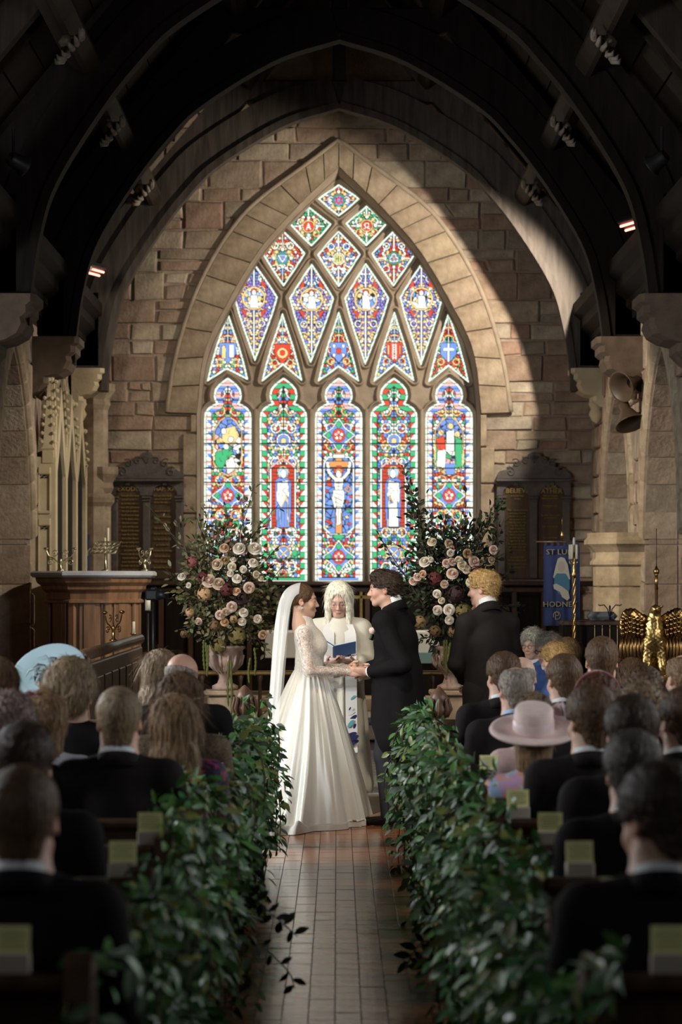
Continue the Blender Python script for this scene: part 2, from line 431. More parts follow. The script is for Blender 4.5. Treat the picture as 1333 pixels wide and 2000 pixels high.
# --- blocks
def block(name, quad, fn, d0, d1, m, parent, bev=.012, jit=.006):
    """quad: 4 (u,v) corners; d1 face proud of d0 with a chamfer"""
    q = np.array(quad, float); c = q.mean(0)
    q = q + NR.uniform(-jit, jit, q.shape)
    n = len(q); inner = q + (c - q) / (np.linalg.norm(c - q, axis=1)[:, None] + 1e-9) * bev * 1.6
    off = c; V = [fn(u, v, d0) for u, v in q] + [fn(u, v, d1 + (d0 - d1) * .3) for u, v in q] + [fn(u, v, d1) for u, v in inner]
    o0 = np.array(fn(c[0], c[1], d0)); V = [np.array(p) - o0 for p in V]
    F = []
    for k in range(2):
        F += [[k * n + i, k * n + (i + 1) % n, (k + 1) * n + (i + 1) % n, (k + 1) * n + i] for i in range(n)]
    F += [[2 * n + i for i in range(n)], [n - 1 - i for i in range(n)]]
    me = rawmesh(name, np.array(V), F, False); me.materials.append(m)
    o = bpy.data.objects.new(name, me); COL.objects.link(o); o.parent = parent; o.location = [float(x) for x in o0]; return o
def courses(z0, z1, lo=.15, hi=.34):
    z = z0; out = []
    while z < z1 - .08:
        h = RNG.uniform(lo, hi); h = min(h, z1 - z); out.append((z, z + h)); z += h
    return out
def hx(H, z):                                      # half width of an arch outline at height z
    if z <= H[0][1]: return H[0][0]
    if z >= H[-1][1]: return 0.0
    return float(np.interp(z, H[:, 1], H[:, 0]))
JB = .009
for (za, zb) in courses(1.35, 7.5):
    for sg in (-1, 1):
        def lim(z):
            if z < H_OUT[0][1]: return H_IN[0][0] + .0
            return hx(H_OUT, z) - .03
        ua, ub = lim(za), lim(zb); uend = 2.98
        # roof slope cuts the gable
        gz = lambda u: 9.2 - 1.2 * u
        u = min(ua, ub); first = True
        while u < uend - .05:
            w = RNG.uniform(.22, .62) * (1.25 if zb - za > .24 else 1.0); v = min(u + w, uend)
            if uend - v < .15: v = uend
            l0 = ua if first else u; l1 = ub if first else u
            if max(l0, l1) >= v - .06: v = min(max(l0, l1) + .2, uend)
            if v - max(l0, l1) > .03 and gz(v) > zb - .3:
                pr = lambda: EY - RNG.uniform(-.008, .018)
                rows = [(za, zb, l0, l1)]
                if zb - za > .22 and RNG.random() < .38:
                    zm = za + (zb - za) * RNG.uniform(.38, .62); lm = lim(zm) if first else u; rows = [(za, zm, l0, lm), (zm, zb, lm, l1)]
                for (z0_, z1_, a0_, a1_) in rows:
                    parts = [(0, 1)] if len(rows) == 1 or RNG.random() < .6 else [(0, .45), (.45, 1)]
                    for (f0, f1) in parts:
                        b0 = a0_ + (v - a0_) * f0; b1 = a1_ + (v - a1_) * f0; e0 = a0_ + (v - a0_) * f1; e1 = a1_ + (v - a1_) * f1
                        q = [(XC + sg * (b0 + JB), z0_ + JB), (XC + sg * (e0 - JB), z0_ + JB), (XC + sg * (e1 - JB), z1_ - JB), (XC + sg * (b1 + JB), z1_ - JB)]
                        block('stone', q, fn_east, EY + .04, pr(), M_STONE, wall_e, bev=RNG.uniform(.006, .018), jit=.012)
            u = v; first = False
# --- voussoirs of the window arch
nv = 13; idx = np.linspace(0, len(H_OUT) - 1, nv + 1)
def at(H, i): 
    k = int(min(i, len(H) - 2)); t = i - k; return H[k] * (1 - t) + H[k + 1] * t
for sg in (-1, 1):
    for k in range(nv):
        i0, i1 = idx[k], idx[k + 1]; m_ = (i0 + i1) / 2
        pts = [at(H_IN, i0), at(H_OUT, i0), at(H_OUT, m_), at(H_OUT, i1), at(H_IN, i1), at(H_IN, m_)]
        pts = [(XC + sg * p[0], p[1]) for p in pts]
        block('voussoir', pts, fn_east, EY + .05, EY - .055, M_ASHLAR, wall_e, bev=.008, jit=.002)
# hood mould: the slim roll round the arch
hm = MB(); hm.tube([(XC + u, EY - .035, v) for u, v in [((p[0] - XC) * 1.0, p[1]) for p in sym(H_OUT + A(.012, .012))]], .03, 8)
hm.build('hood_mould', M_TRAC, wall_e, True)
# jamb stones under the arch
for sg in (-1, 1):
    z = SILL
    while z < H_IN[0][1] - .05:
        h = min(RNG.uniform(.28, .5), H_IN[0][1] - z); w = RNG.choice((.07, .16))
        q = [(XC + sg * (H_IN[0][0] - .0), z + .005), (XC + sg * (H_IN[0][0] + w), z + .005), (XC + sg * (H_IN[0][0] + w), z + h - .005), (XC + sg * H_IN[0][0], z + h - .005)]
        block('jamb_stone', q, fn_east, EY + .03, EY - .04, M_ASHLAR, wall_e, bev=.01, jit=.002); z += h
# --- reveal
rv = MB(); GY = EY + .30
full_in = [(XC - H_IN[0][0], SILL)] + sym(H_IN) + [(XC + H_IN[0][0], SILL)]
full_gl = [(XC - H_GL[0][0], SILL)] + sym(H_GL) + [(XC + H_GL[0][0], SILL)]
n_ = len(full_in)
steps_ = [(0.0, EY - .045), (.18, EY + .02), (.30, EY + .03), (.75, EY + .2), (.85, EY + .19), (1.0, GY + .05)]
V = []; 
for t, y in steps_:
    for (a, b) in zip(full_in, full_gl): V.append((a[0] * (1 - t) + b[0] * t, y, a[1] * (1 - t) + b[1] * t))
F = [[k * n_ + i, k * n_ + i + 1, (k + 1) * n_ + i + 1, (k + 1) * n_ + i] for k in range(len(steps_) - 1) for i in range(n_ - 1)]
rv.raw(V, F); rv.box((XC, EY + .16, SILL - .03), (2 * H_IN[0][0], .42, .06))
# ------------------------------------------------------------------ great window: tracery + stained glass
win = empty('window_1', (XC, GY, SILL), kind='structure')
def wpart(o): o.parent = win; o.matrix_parent_inverse = Matrix.Translation((-XC, -GY, -SILL)); return o
wpart(autosmooth(rv.build('reveal', M_TRAC), 30))
gk = FPX / GY
def gx(px): return (px - CX) / gk
def gz_(py): return CAMH + (CY - py) / gk
LC = [445.0, 554.0, 662.0, 770.0, 878.0]
def lancet(c):
    hf = [(45.3, 1141), (45.3, 980), (45.3, 816), (44, 806), (38, 797), (29, 791), (21, 788), (25, 781), (26.5, 772), (24, 760), (16, 750), (7, 743), (0, 738)]
    return [(c - a, b) for a, b in hf] + [(c + a, b) for a, b in hf[::-1][1:]]
def bulged(p4, amt):
    out = []; c = np.mean(p4, axis=0)
    for i in range(4):
        a, b = np.array(p4[i]), np.array(p4[(i + 1) % 4]); out.append(tuple(a))
        for t in (.25, .5, .75):
            m = a * (1 - t) + b * t; d = m - c; d = d / np.linalg.norm(d); out.append(tuple(m + d * amt[i] * 4 * t * (1 - t)))
    return out
PANES = []     # (kind, variant, outline)
PANES.append(('dia', 0, bulged([(662, 360), (703, 387), (662, 421), (622, 387)], (0, 1, 1, 0))))
PANES.append(('dia', 1, bulged([(603, 403), (647, 437), (609, 480), (567, 437)], (0, 1, 1, 0))))
PANES.append(('dia', 2, bulged([(717, 401), (757, 435), (716, 479), (676, 436)], (0, 1, 1, 0))))
PANES.append(('dia', 3, bulged([(552, 449), (596, 494), (554, 558), (511, 491)], (1, 1, 1, 1))))
PANES.append(('dia', 4, bulged([(662, 451), (704, 496), (662, 559), (621, 497)], (1, 1, 1, 1))))
PANES.append(('dia', 5, bulged([(770, 450), (812, 494), (769, 558), (727, 495)], (1, 1, 1, 1))))
for k, (a, b, c, d) in enumerate([((496, 513), (542, 580), (498, 704), (458, 580)), ((609, 515), (652, 582), (607, 708), (566, 582)),
                                  ((715, 514), (760, 582), (714, 711), (674, 582)), ((824, 514), (865, 581), (823, 712), (782, 580))]):
    PANES.append(('kite', k, bulged([a, b, c, d], (1, 2.5, 2.5, 1))))
for k, (a, b, c, d) in enumerate([((445, 610), (484, 741), (443, 720), (405, 744)), ((552, 612), (590, 743), (553, 712), (512, 744)),
                                  ((662, 609), (701, 744), (662, 716), (622, 744)), ((771, 609), (809, 743), (771, 712), (731, 745)), ((877, 610), (916, 746), (877, 714), (838, 746))]):
    PANES.append(('dart', k, bulged([a, b, c, d], (3, 0, 0, 3))))
for k, c in enumerate(LC): PANES.append(('lan', k, lancet(c)))
def poly_sd(U, Vv, poly):
    """signed distance, positive inside"""
    p = np.array(poly, float); q = np.roll(p, -1, axis=0)
    d = np.full(U.shape, 1e9); ins = np.zeros(U.shape, bool)
    for (ax, ay), (bx, by) in zip(p, q):
        ex_, ey_ = bx - ax, by - ay
        t = np.clip(((U - ax) * ex_ + (Vv - ay) * ey_) / (ex_ * ex_ + ey_ * ey_ + 1e-9), 0, 1)
        d = np.minimum(d, (U - ax - t * ex_) ** 2 + (Vv - ay - t * ey_) ** 2)
        c = ((ay > Vv) != (by > Vv)) & (U < (bx - ax) * (Vv - ay) / (by - ay + 1e-12) + ax); ins ^= c
    d = np.sqrt(d); return np.where(ins, d, -d)
# tracery: bars moulded by their distance from the glass
_h = .0085
ts = SDF((XC - 1.75, GY - .09, SILL - .02), (XC + 1.75, GY + .09, ez(330)), _h)
xs, zs_ = ts.ax[0], ts.ax[2]; UU, ZZ = np.meshgrid(xs, zs_, indexing='ij'); PU = CX + UU * gk; PV = CY - (ZZ - CAMH) * gk
dmin = np.full(UU.shape, 1e9)
for _, _, pl in PANES: dmin = np.minimum(dmin, -poly_sd(PU, PV, pl))
dmin = dmin / gk
og = [(CX + (a) * gk, CY - (b - CAMH) * gk) for a, b in full_gl]; og[0] = (og[0][0], og[0][1] + 20); og[-1] = (og[-1][0], og[-1][1] + 20)
osd = poly_sd(PU, PV, og) / gk + .02
yy_ = ts.ax[1] - (GY - .07)
wv = np.interp(yy_, [0, .02, .025, .06, .065, .11, .2], [.042, .034, .034, .030, .024, .0, .0])
d3 = np.maximum(wv[None, :, None] - dmin[:, None, :], -osd[:, None, :])
fr_ = .05 * np.clip((dmin - .05) / .02, 0, 1); d3 = np.maximum(d3, np.maximum(fr_[:, None, :] - yy_[None, :, None], (yy_ - .14)[None, :, None]))
V_, F_ = surface_nets(d3.astype(np.float32), ts.lo, _h)
me = rawmesh("tracery", V_, F_, True); me.materials.append(M_TRAC); wpart(link('tracery', me))
del ts, d3
# slim rolls down the mullions
for c in [499.5, 608, 716, 824]:
    wpart(MB().tube([(gx(c), GY - .085, SILL), (gx(c), GY - .085, gz_(800))], .022, 8).build('mullion', M_TRAC, None, True))
# ------------------------------------------------------------------ stained glass (leaded pieces as coloured mesh)
def hexc(h): return np.array([(int(h[i:i + 2], 16) / 255.) ** 2.2 for i in (0, 2, 4)])
GW, GB, GR, GG, GO, GP, LEAD = hexc('f4fbf0') * 1.06, hexc('6f93dc') * 1.08, hexc('d84a35'), hexc('45b578') , hexc('f2cd8a') * 1.1, hexc('9a83d8'), hexc('2a2420')
GPK, GBR, GSKY = hexc('f3b9ae') * 1.1, hexc('dd9a5c'), hexc('a9c6f2') * 1.2
def vor(U, Vv, seeds, cols, C, msk, lw=1.0):
    d1 = np.full(U.shape, 1e9); d2 = d1.copy(); k = np.zeros(U.shape, int)
    for i, (a, b) in enumerate(seeds):
        d = (U - a) ** 2 + (Vv - b) ** 2
        n = d < d1; d2 = np.where(n, d1, np.minimum(d2, d)); k = np.where(n, i, k); d1 = np.where(n, d, d1)
    g = np.sqrt(d2) - np.sqrt(d1)
    col = np.array(cols)[k]; col[g < lw] = LEAD
    C[msk] = col[msk]
def seg(U, Vv, a, b):
    ex_, ey_ = b[0] - a[0], b[1] - a[1]
    t = np.clip(((U - a[0]) * ex_ + (Vv - a[1]) * ey_) / (ex_ * ex_ + ey_ * ey_ + 1e-9), 0, 1)
    return np.hypot(U - a[0] - t * ex_, Vv - a[1] - t * ey_)
def shape(C, U, Vv, sd, col, lead=.9):
    C[sd > -lead] = LEAD; C[sd > .0] = col
def ellsd(U, Vv, c, r): return (1 - np.sqrt(((U - c[0]) / r[0]) ** 2 + ((Vv - c[1]) / r[1]) ** 2)) * min(r)
def stroke(C, U, Vv, pts, w, col, lead=.8):
    d = np.full(U.shape, 1e9)
    for a, b in zip(pts[:-1], pts[1:]): d = np.minimum(d, seg(U, Vv, a, b))
    C[d < w + lead] = LEAD; C[d < w] = col
def ringc(C, U, Vv, c, r, w, col):
    d = np.abs(np.hypot(U - c[0], Vv - c[1]) - r); C[d < w + .7] = LEAD; C[d < w] = col
def mir(c, pts): return [(2 * c - a, b) for a, b in pts]
def saint(C, U, Vv, c, y0, robe, under, flip):
    s = -1 if flip else 1
    g = lambda pts: poly_sd(U, Vv, [(c + s * a, y0 + b) for a, b in pts])
    shape(C, U, Vv, g([(-22, 12), (-16, 0), (16, 0), (22, 12), (22, 122), (-22, 122)]), GR * .8)
    for q in range(0, 110, 7): C[(np.abs(Vv - y0 - 14 - q) < .6) & (np.abs(U - c) < 21)] = LEAD
    shape(C, U, Vv, g([(-14, 30), (-8, 26), (8, 26), (15, 32), (16, 80), (13, 121), (-12, 121), (-14, 80)]), robe)
    shape(C, U, Vv, g([(-11, 34), (9, 30), (12, 60), (-4, 82), (-12, 70)]), under)
    stroke(C, U, Vv, [(c + s * -4, y0 + 84), (c + s * 8, y0 + 60), (c + s * 10, y0 + 118)], .7, GO)
    stroke(C, U, Vv, [(c - 5, y0 + 90), (c - 6, y0 + 118)], .5, GSKY)
    for a0, a1, b0, b1 in ((-8, -9, 40, 74), (-2, -1, 36, 70), (5, 6, 38, 62), (-9, -10, 88, 118), (2, 3, 84, 118), (-3, -4, 92, 118)):
        d_ = seg(U, Vv, (c + s * a0, y0 + b0), (c + s * a1, y0 + b1)); C[d_ < .65] = C[d_ < .65] * .35 + GBR * .15
    shape(C, U, Vv, ellsd(U, Vv, (c, y0 + 14), (11.5, 12)), GO)
    shape(C, U, Vv, ellsd(U, Vv, (c, y0 + 15), (9.5, 10)), GSKY)
    shape(C, U, Vv, ellsd(U, Vv, (c + s * 1, y0 + 17), (5.5, 8)), GW)
    shape(C, U, Vv, ellsd(U, Vv, (c + s * 5, y0 + 50), (4, 4)), GW)
    stroke(C, U, Vv, [(c - 23, y0 + 4), (c, y0 - 14), (c + 23, y0 + 4)], 1.4, GPK)
    stroke(C, U, Vv, [(c - 24, y0 + 8), (c - 24, y0 + 122)], 1.2, GW); stroke(C, U, Vv, [(c + 24, y0 + 8), (c + 24, y0 + 122)], 1.2, GW)
def quatre(C, U, Vv, c, cy, field, inner, gem):
    sd = poly_sd(U, Vv, [(c, cy - 32), (c + 12, cy - 14), (c + 31, cy), (c + 12, cy + 14), (c, cy + 32), (c - 12, cy + 14), (c - 31, cy), (c - 12, cy - 14)])
    C[sd > -2.0] = LEAD; C[sd > -1.2] = GW; C[sd > .6] = LEAD; C[sd > 1.3] = field
    for a, b in ((0, -21), (-20, 0), (20, 0), (0, 21)):
        shape(C, U, Vv, ellsd(U, Vv, (c + a, cy + b), (5, 5.5)), gem)
    shape(C, U, Vv, ellsd(U, Vv, (c, cy), (12, 13)), inner)
    for q in range(5):
        an = q * 2 * PI / 5; shape(C, U, Vv, ellsd(U, Vv, (c + 6 * math.sin(an), cy - 6 * math.cos(an)), (3, 3)), GW if q % 2 else GPK)
def paint(kind, var, pl, U, Vv):
    C = np.zeros(U.shape + (3,)); sd = poly_sd(U, Vv, pl); rs = np.random.RandomState(100 + var * 7 + len(kind) * 31)
    pa = np.array(pl); c = pa[:, 0].mean() if kind != 'lan' else LC[var]
    y0, y1 = pa[:, 1].min(), pa[:, 1].max()
    if kind in ('dia', 'kite', 'dart'): c = pa[0, 0]
    pal = {'lan': [[GR, GW, GO, GR, GB, GG, GW], [GB, GW, GO, GB, GR, GG, GW], [GR, GW, GO, GR, GB, GW, GG], [GB, GW, GO, GB, GR, GG, GW], [GR, GW, GO, GR, GB, GG, GW]][var % 5],
           'dia': [[GR, GO, GR, GW, GB], [GG, GO, GG, GR, GW], [GG, GO, GG, GR, GW], [GR, GO, GB, GR, GW], [GB, GO, GB, GR, GW], [GR, GO, GR, GB, GW]][var % 6],
           'kite': [GP, GO, GP, GW, GB, GP], 'dart': [[GR, GO, GB, GW, GG], [GB, GO, GR, GW, GR], [GR, GO, GR, GB, GG], [GB, GO, GR, GW, GB], [GR, GO, GG, GR, GB]][var % 5]}[kind]
    sp = 6.4 if kind == 'lan' else 6.0
    S = []; K = []
    for yy in np.arange(y0 - 4, y1 + 4, sp):
        for xx in np.arange(0, (48 if kind == 'lan' else 52), sp):
            a, b = xx + rs.uniform(-2.1, 2.1) + (sp / 2 if int((yy - y0) / sp) % 2 else 0), yy + rs.uniform(-2.1, 2.1)
            i = rs.randint(len(pal)); S += [(c + a, b), (c - a, b)]; K += [pal[i], pal[i]]
    vor(U, Vv, S, K, C, np.ones(U.shape, bool), 1.35)
    # scrolls
    for k, yy in enumerate(np.arange(y0 + 30, y1 - 16, 34.0 if kind == 'lan' else 22.0)):
        for s in (-1, 1):
            ringc(C, U, Vv, (c + s * 15, yy), 9 if kind == 'lan' else 6, .9, GO if k % 2 else GW)
    if kind == 'lan':
        bx = (c - 31, c + 31)
        if var == 2:
            quatre(C, U, Vv, c, 850, GB, GR, GG); quatre(C, U, Vv, c, 1088, GB, GR, GG)
            pn = [(c - 28, 905), (c - 20, 894), (c + 20, 894), (c + 28, 905), (c + 28, 1030), (c + 16, 1042), (c - 16, 1042), (c - 28, 1030)]
            m = poly_sd(U, Vv, pn); C[m > -3] = LEAD; C[m > -2.2] = GW; m = m > 0
            S = [(c + rs.uniform(-30, 30), rs.uniform(892, 1044)) for _ in range(95)]
            vor(U, Vv, S, [GB * rs.uniform(.75, 1.15) for _ in S], C, m, 1.2)
            for _ in range(14):
                shape(C, U, Vv, ellsd(U, Vv, (c + rs.choice([-1, 1]) * rs.uniform(15, 24), rs.uniform(930, 1030)), (2.8, 2.8)), [GR, GG, GO, GR][rs.randint(4)])
            shape(C, U, Vv, ellsd(U, Vv, (c - 19, 944), (5.5, 5)), GR); ringc(C, U, Vv, (c + 18, 955), 4.5, 1.3, GBR)
            shape(C, U, Vv, poly_sd(U, Vv, [(c - 6, 884), (c + 6, 884), (c + 6, 1042), (c - 6, 1042)]), GBR)
            shape(C, U, Vv, poly_sd(U, Vv, [(c - 24, 901), (c + 24, 901), (c + 24, 912), (c - 24, 912)]), GBR)
            shape(C, U, Vv, poly_sd(U, Vv, [(c - 11, 888), (c + 11, 888), (c + 11, 894), (c - 11, 894)]), GW)
            for s in (-1, 1): stroke(C, U, Vv, [(c + s * 22, 904), (c + s * 19, 922), (c + s * 9, 934), (c + s * 3, 938)], 2.6, GW)
            shape(C, U, Vv, ellsd(U, Vv, (c, 919), (9.5, 9)), GR); shape(C, U, Vv, ellsd(U, Vv, (c, 922), (6.5, 7)), GBR); shape(C, U, Vv, ellsd(U, Vv, (c, 926), (4.5, 7)), GW)
            shape(C, U, Vv, poly_sd(U, Vv, [(c - 9, 934), (c + 9, 934), (c + 7, 958), (c - 7, 958)]), GW)
            shape(C, U, Vv, poly_sd(U, Vv, [(c - 10, 957), (c + 10, 957), (c + 11, 972), (c + 7, 992), (c - 8, 994), (c - 13, 974)]), GW * .9)
            shape(C, U, Vv, poly_sd(U, Vv, [(c - 5, 990), (c + 5, 990), (c + 3, 1024), (c - 3, 1026)]), GW)
            for a, b in (((c, 938), (c, 956)), ((c - 6, 944), (c + 6, 944)), ((c - 6, 950), (c + 6, 950)), ((c - 8, 962), (c + 8, 968)), ((c - 9, 970), (c + 7, 978)), ((c - 7, 980), (c + 6, 986)), ((c, 994), (c, 1022)), ((c - 3, 923), (c + 3, 923)), ((c - 4, 990), (c - 6, 972))):
                d_ = seg(U, Vv, a, b); C[d_ < .6] = GBR * .45
            shape(C, U, Vv, ellsd(U, Vv, (c, 1048), (11, 4)), GG)
        elif var in (1, 3):
            ringc(C, U, Vv, (c, 860), 12, 1.4, GW); shape(C, U, Vv, ellsd(U, Vv, (c, 860), (10.5, 10.5)), GB); shape(C, U, Vv, ellsd(U, Vv, (c, 861), (5, 6)), GO)
            saint(C, U, Vv, c - 1, 908, GB if var == 1 else GB * .9, GW, var == 3)
            if var == 3: shape(C, U, Vv, poly_sd(U, Vv, [(c - 9, 985), (c + 6, 980), (c + 9, 1028), (c - 10, 1028)]), GW)
            ringc(C, U, Vv, (c, 1080), 13, 1.3, GO); shape(C, U, Vv, ellsd(U, Vv, (c, 1080), (11.5, 11.5)), GB); stroke(C, U, Vv, [(c - 7, 1074), (c + 6, 1087)], 1.2, GW); stroke(C, U, Vv, [(c + 7, 1074), (c - 6, 1087)], 1.2, GO)
            for s in (-1, 1): shape(C, U, Vv, ellsd(U, Vv, (c + s * 22, 1080), (5, 6)), GG)
            shape(C, U, Vv, poly_sd(U, Vv, [(c, 1112), (c + 7, 1123), (c, 1134), (c - 7, 1123)]), GR); shape(C, U, Vv, ellsd(U, Vv, (c, 1123), (2.6, 2.6)), GG)
        else:
            pn = [(c - 26, 840), (c - 14, 822), (c, 812), (c + 14, 822), (c + 26, 840), (c + 27, 905), (c + 12, 922), (c, 928), (c - 12, 922), (c - 27, 905)]
            m = poly_sd(U, Vv, pn); C[m > -2.4] = LEAD; C[m > -1.7] = GO; C[m > 0] = LEAD; m = m > .8
            S = [(c + rs.uniform(-28, 28), rs.uniform(810, 930)) for _ in range(60)]
            cl = []
            for a, b in S: cl.append((GB if b < 850 else [GW, GO, GW, GB * 1.2, GG, GPK][rs.randint(6)]) * rs.uniform(.8, 1.1))
            vor(U, Vv, S, cl, C, m, 1.2)
            if var == 0:
                shape(C, U, Vv, poly_sd(U, Vv, [(c - 12, 838), (c + 14, 832), (c + 22, 850), (c + 8, 870), (c - 10, 862)]), GO)
                shape(C, U, Vv, poly_sd(U, Vv, [(c - 24, 884), (c - 4, 876), (c + 12, 884), (c - 2, 898), (c - 14, 922), (c - 24, 904)]), GG)
                for q in ((-8, 842), (6, 858), (-3, 872)): shape(C, U, Vv, ellsd(U, Vv, (c + q[0], q[1]), (5, 5.5)), GW)
                shape(C, U, Vv, poly_sd(U, Vv, [(c - 4, 900), (c + 10, 892), (c + 16, 914), (c, 926)]), GW)
            else:
                shape(C, U, Vv, poly_sd(U, Vv, [(c - 25, 856), (c - 10, 852), (c - 6, 878), (c - 22, 880)]), GR * 1.1)
                shape(C, U, Vv, poly_sd(U, Vv, [(c - 22, 880), (c - 6, 878), (c - 8, 914), (c - 24, 910)]), GW)
                shape(C, U, Vv, poly_sd(U, Vv, [(c + 12, 852), (c + 25, 860), (c + 25, 910), (c + 12, 914)]), GG)
                shape(C, U, Vv, poly_sd(U, Vv, [(c - 4, 842), (c + 10, 840), (c + 10, 880), (c - 6, 882)]), GW)
                for q in ((-16, 845), (3, 832), (16, 848)): shape(C, U, Vv, ellsd(U, Vv, (c + q[0], q[1]), (5, 5.5)), GO)
                shape(C, U, Vv, poly_sd(U, Vv, [(c - 8, 905), (c + 12, 905), (c + 10, 926), (c - 6, 926)]), GB)
            for q in range(26):
                a = (c + rs.uniform(-20, 20), rs.uniform(832, 918)); b = (a[0] + rs.uniform(-7, 7), a[1] + rs.uniform(4, 12)); d_ = seg(U, Vv, a, b); C[d_ < .6] = C[d_ < .6] * .3 + LEAD
            quatre(C, U, Vv, c, 968, GB, GR, GG); quatre(C, U, Vv, c, 1066, GB, GR, GG)
        # border
        d = np.minimum(c + 45.3 - U, U - c + 45.3); sb = sd
        per = 11.0; ph = ((Vv + (0 if var % 2 else 5)) % (2 * per)) / per
        b1 = np.where((ph < 1)[..., None], (GG if var % 2 else GPK), (GR if var % 2 else GB))
        hz = np.abs(((Vv % per) / per) - .5); tri = (ph >= 1) & ((d - 4) / 9.0 < (ph - 1)); b1 = np.where(tri[..., None], GW, b1)
        rd = np.hypot(d - 8.5, (Vv % per) - per / 2); b1 = np.where(((rd < 3.4) & (ph < 1))[..., None], GW * .9 if not var % 2 else GG, b1)
        b1 = np.where((hz > .44)[..., None], LEAD, b1)
        msk = sb < 13.6; C[msk] = b1[msk]; C[(sb > 12.4) & (sb < 13.8)] = LEAD
        C[(sb < 3.6)] = LEAD; m = sb < 2.7; C[m] = GW * np.array([.9, 1.05, .95]); C[m & ((Vv % per) < 1.0)] = LEAD
        for yy in (814, 866, 914, 942, 992, 1042, 1092): C[np.abs(Vv - yy) < .9] = LEAD
        m = (Vv > 1134) & (sb > 3.2); C[m] = GW; C[np.abs(Vv - 1133.5) < .8] = LEAD
    else:
        cy = (y0 + y1) / 2 if kind == 'dia' else (pa[4, 1] + 2 if kind == 'kite' else y0 + 85)
        if kind == 'dia':
            for a, b in (((c, y0 + 6), (c, y1 - 6)), ((c - 30, cy), (c + 30, cy))): stroke(C, U, Vv, [a, b], 1.0, GW)
            for k in range(8):
                an = k * PI / 4; shape(C, U, Vv, ellsd(U, Vv, (c + 17 * math.sin(an), cy + 17 * math.cos(an)), (3, 3)), GO if k % 2 else GW)
            ringc(C, U, Vv, (c, cy), 11, 1.2, [GG, GO, GO, GG, GW, GG][var]); shape(C, U, Vv, ellsd(U, Vv, (c, cy), (9.6, 9.6)), [GB, GR, GR, GB, GO, GB][var])
            if var == 1: stroke(C, U, Vv, [(c - 4, cy + 6), (c, cy - 6), (c + 4, cy + 6)], .9, GW, .4); stroke(C, U, Vv, [(c - 3, cy + 2), (c + 3, cy + 2)], .8, GW, .2)
            if var == 2: ringc(C, U, Vv, (c, cy - 1), 4.2, .8, GW); stroke(C, U, Vv, [(c - 6, cy + 6), (c - 2, cy + 5), (c - 2, cy + 2)], .7, GW, .2); stroke(C, U, Vv, [(c + 6, cy + 6), (c + 2, cy + 5), (c + 2, cy + 2)], .7, GW, .2)
            if var == 0:
                for r_ in (0, PI): stroke(C, U, Vv, [(c + 8 * math.sin(q + r_), cy + 8 * math.cos(q + r_)) for q in (0, 2 * PI / 3, 4 * PI / 3, 2 * PI)], .7, GR * 1.2, .4)
            if var == 3: stroke(C, U, Vv, [(c - 8, cy - 5), (c + 8, cy - 5), (c, cy + 8), (c - 8, cy - 5)], 1.0, GW)
            if var == 4:
                for q in (-5, 0, 5): stroke(C, U, Vv, [(c + q, cy - 5), (c + q, cy + 5)], .8, GG, .4)
                stroke(C, U, Vv, [(c - 5, cy), (c, cy)], .7, GG, .2)
            if var == 5:
                for q in (0, 1, 2): ringc(C, U, Vv, (c + 4 * math.sin(q * 2.09), cy - 4 * math.cos(q * 2.09)), 4.5, .9, GW)
                shape(C, U, Vv, ellsd(U, Vv, (c, cy), (3, 3)), GBR)
        elif kind == 'kite':
            stroke(C, U, Vv, [(c, y0 + 8), (c, y1 - 8)], 1.3, GW)
            for yy in np.arange(cy + 34, y1 - 8, 11): 
                for s in (-1, 1): shape(C, U, Vv, ellsd(U, Vv, (c + s * 6, yy), (3, 2.6)), GO)
            for s in (-1, 1):
                for b in (-26, 26): shape(C, U, Vv, poly_sd(U, Vv, [(c + s * 14, cy + b), (c + s * 26, cy + b * .75), (c + s * 16, cy + b * 1.45)]), GR)
            ringc(C, U, Vv, (c, cy), 21, 1.4, GO); m = ellsd(U, Vv, (c, cy), (19, 19)) > 0
            S = [(c + rs.uniform(-20, 20), cy + rs.uniform(-20, 20)) for _ in range(22)]
            vor(U, Vv, S, [[GB, GW, GW, GO, GSKY][rs.randint(5)] for _ in S], C, m, 1.1)
            shape(C, U, Vv, ellsd(U, Vv, (c, cy - 13), (6, 6)), GR); shape(C, U, Vv, ellsd(U, Vv, (c, cy - 11), (4, 5)), GW)
            shape(C, U, Vv, poly_sd(U, Vv, [(c - 6, cy - 6), (c + 6, cy - 6), (c + 9, cy + 18), (c - 7, cy + 19)]), GW)
        else:
            stroke(C, U, Vv, [(c, y0 + 10), (c, y0 + 62)], 1.0, GW)
            for b in (28, 44): stroke(C, U, Vv, [(c - 7, y0 + b + 3), (c, y0 + b), (c + 7, y0 + b + 3)], 1.0, GO)
            shape(C, U, Vv, poly_sd(U, Vv, [(c - 16, y0 + 60), (c + 16, y0 + 60), (c + 15, y0 + 82), (c, y0 + 98), (c - 15, y0 + 82)]), [GB, GR, GB, GR, GB][var])
            ch = [[(-6, 66), (-8, 90)], [(0, 64), (0, 90)], [(-10, 66), (10, 88)], [(-4, 63), (-4, 92)], [(0, 63), (0, 92)]][var]
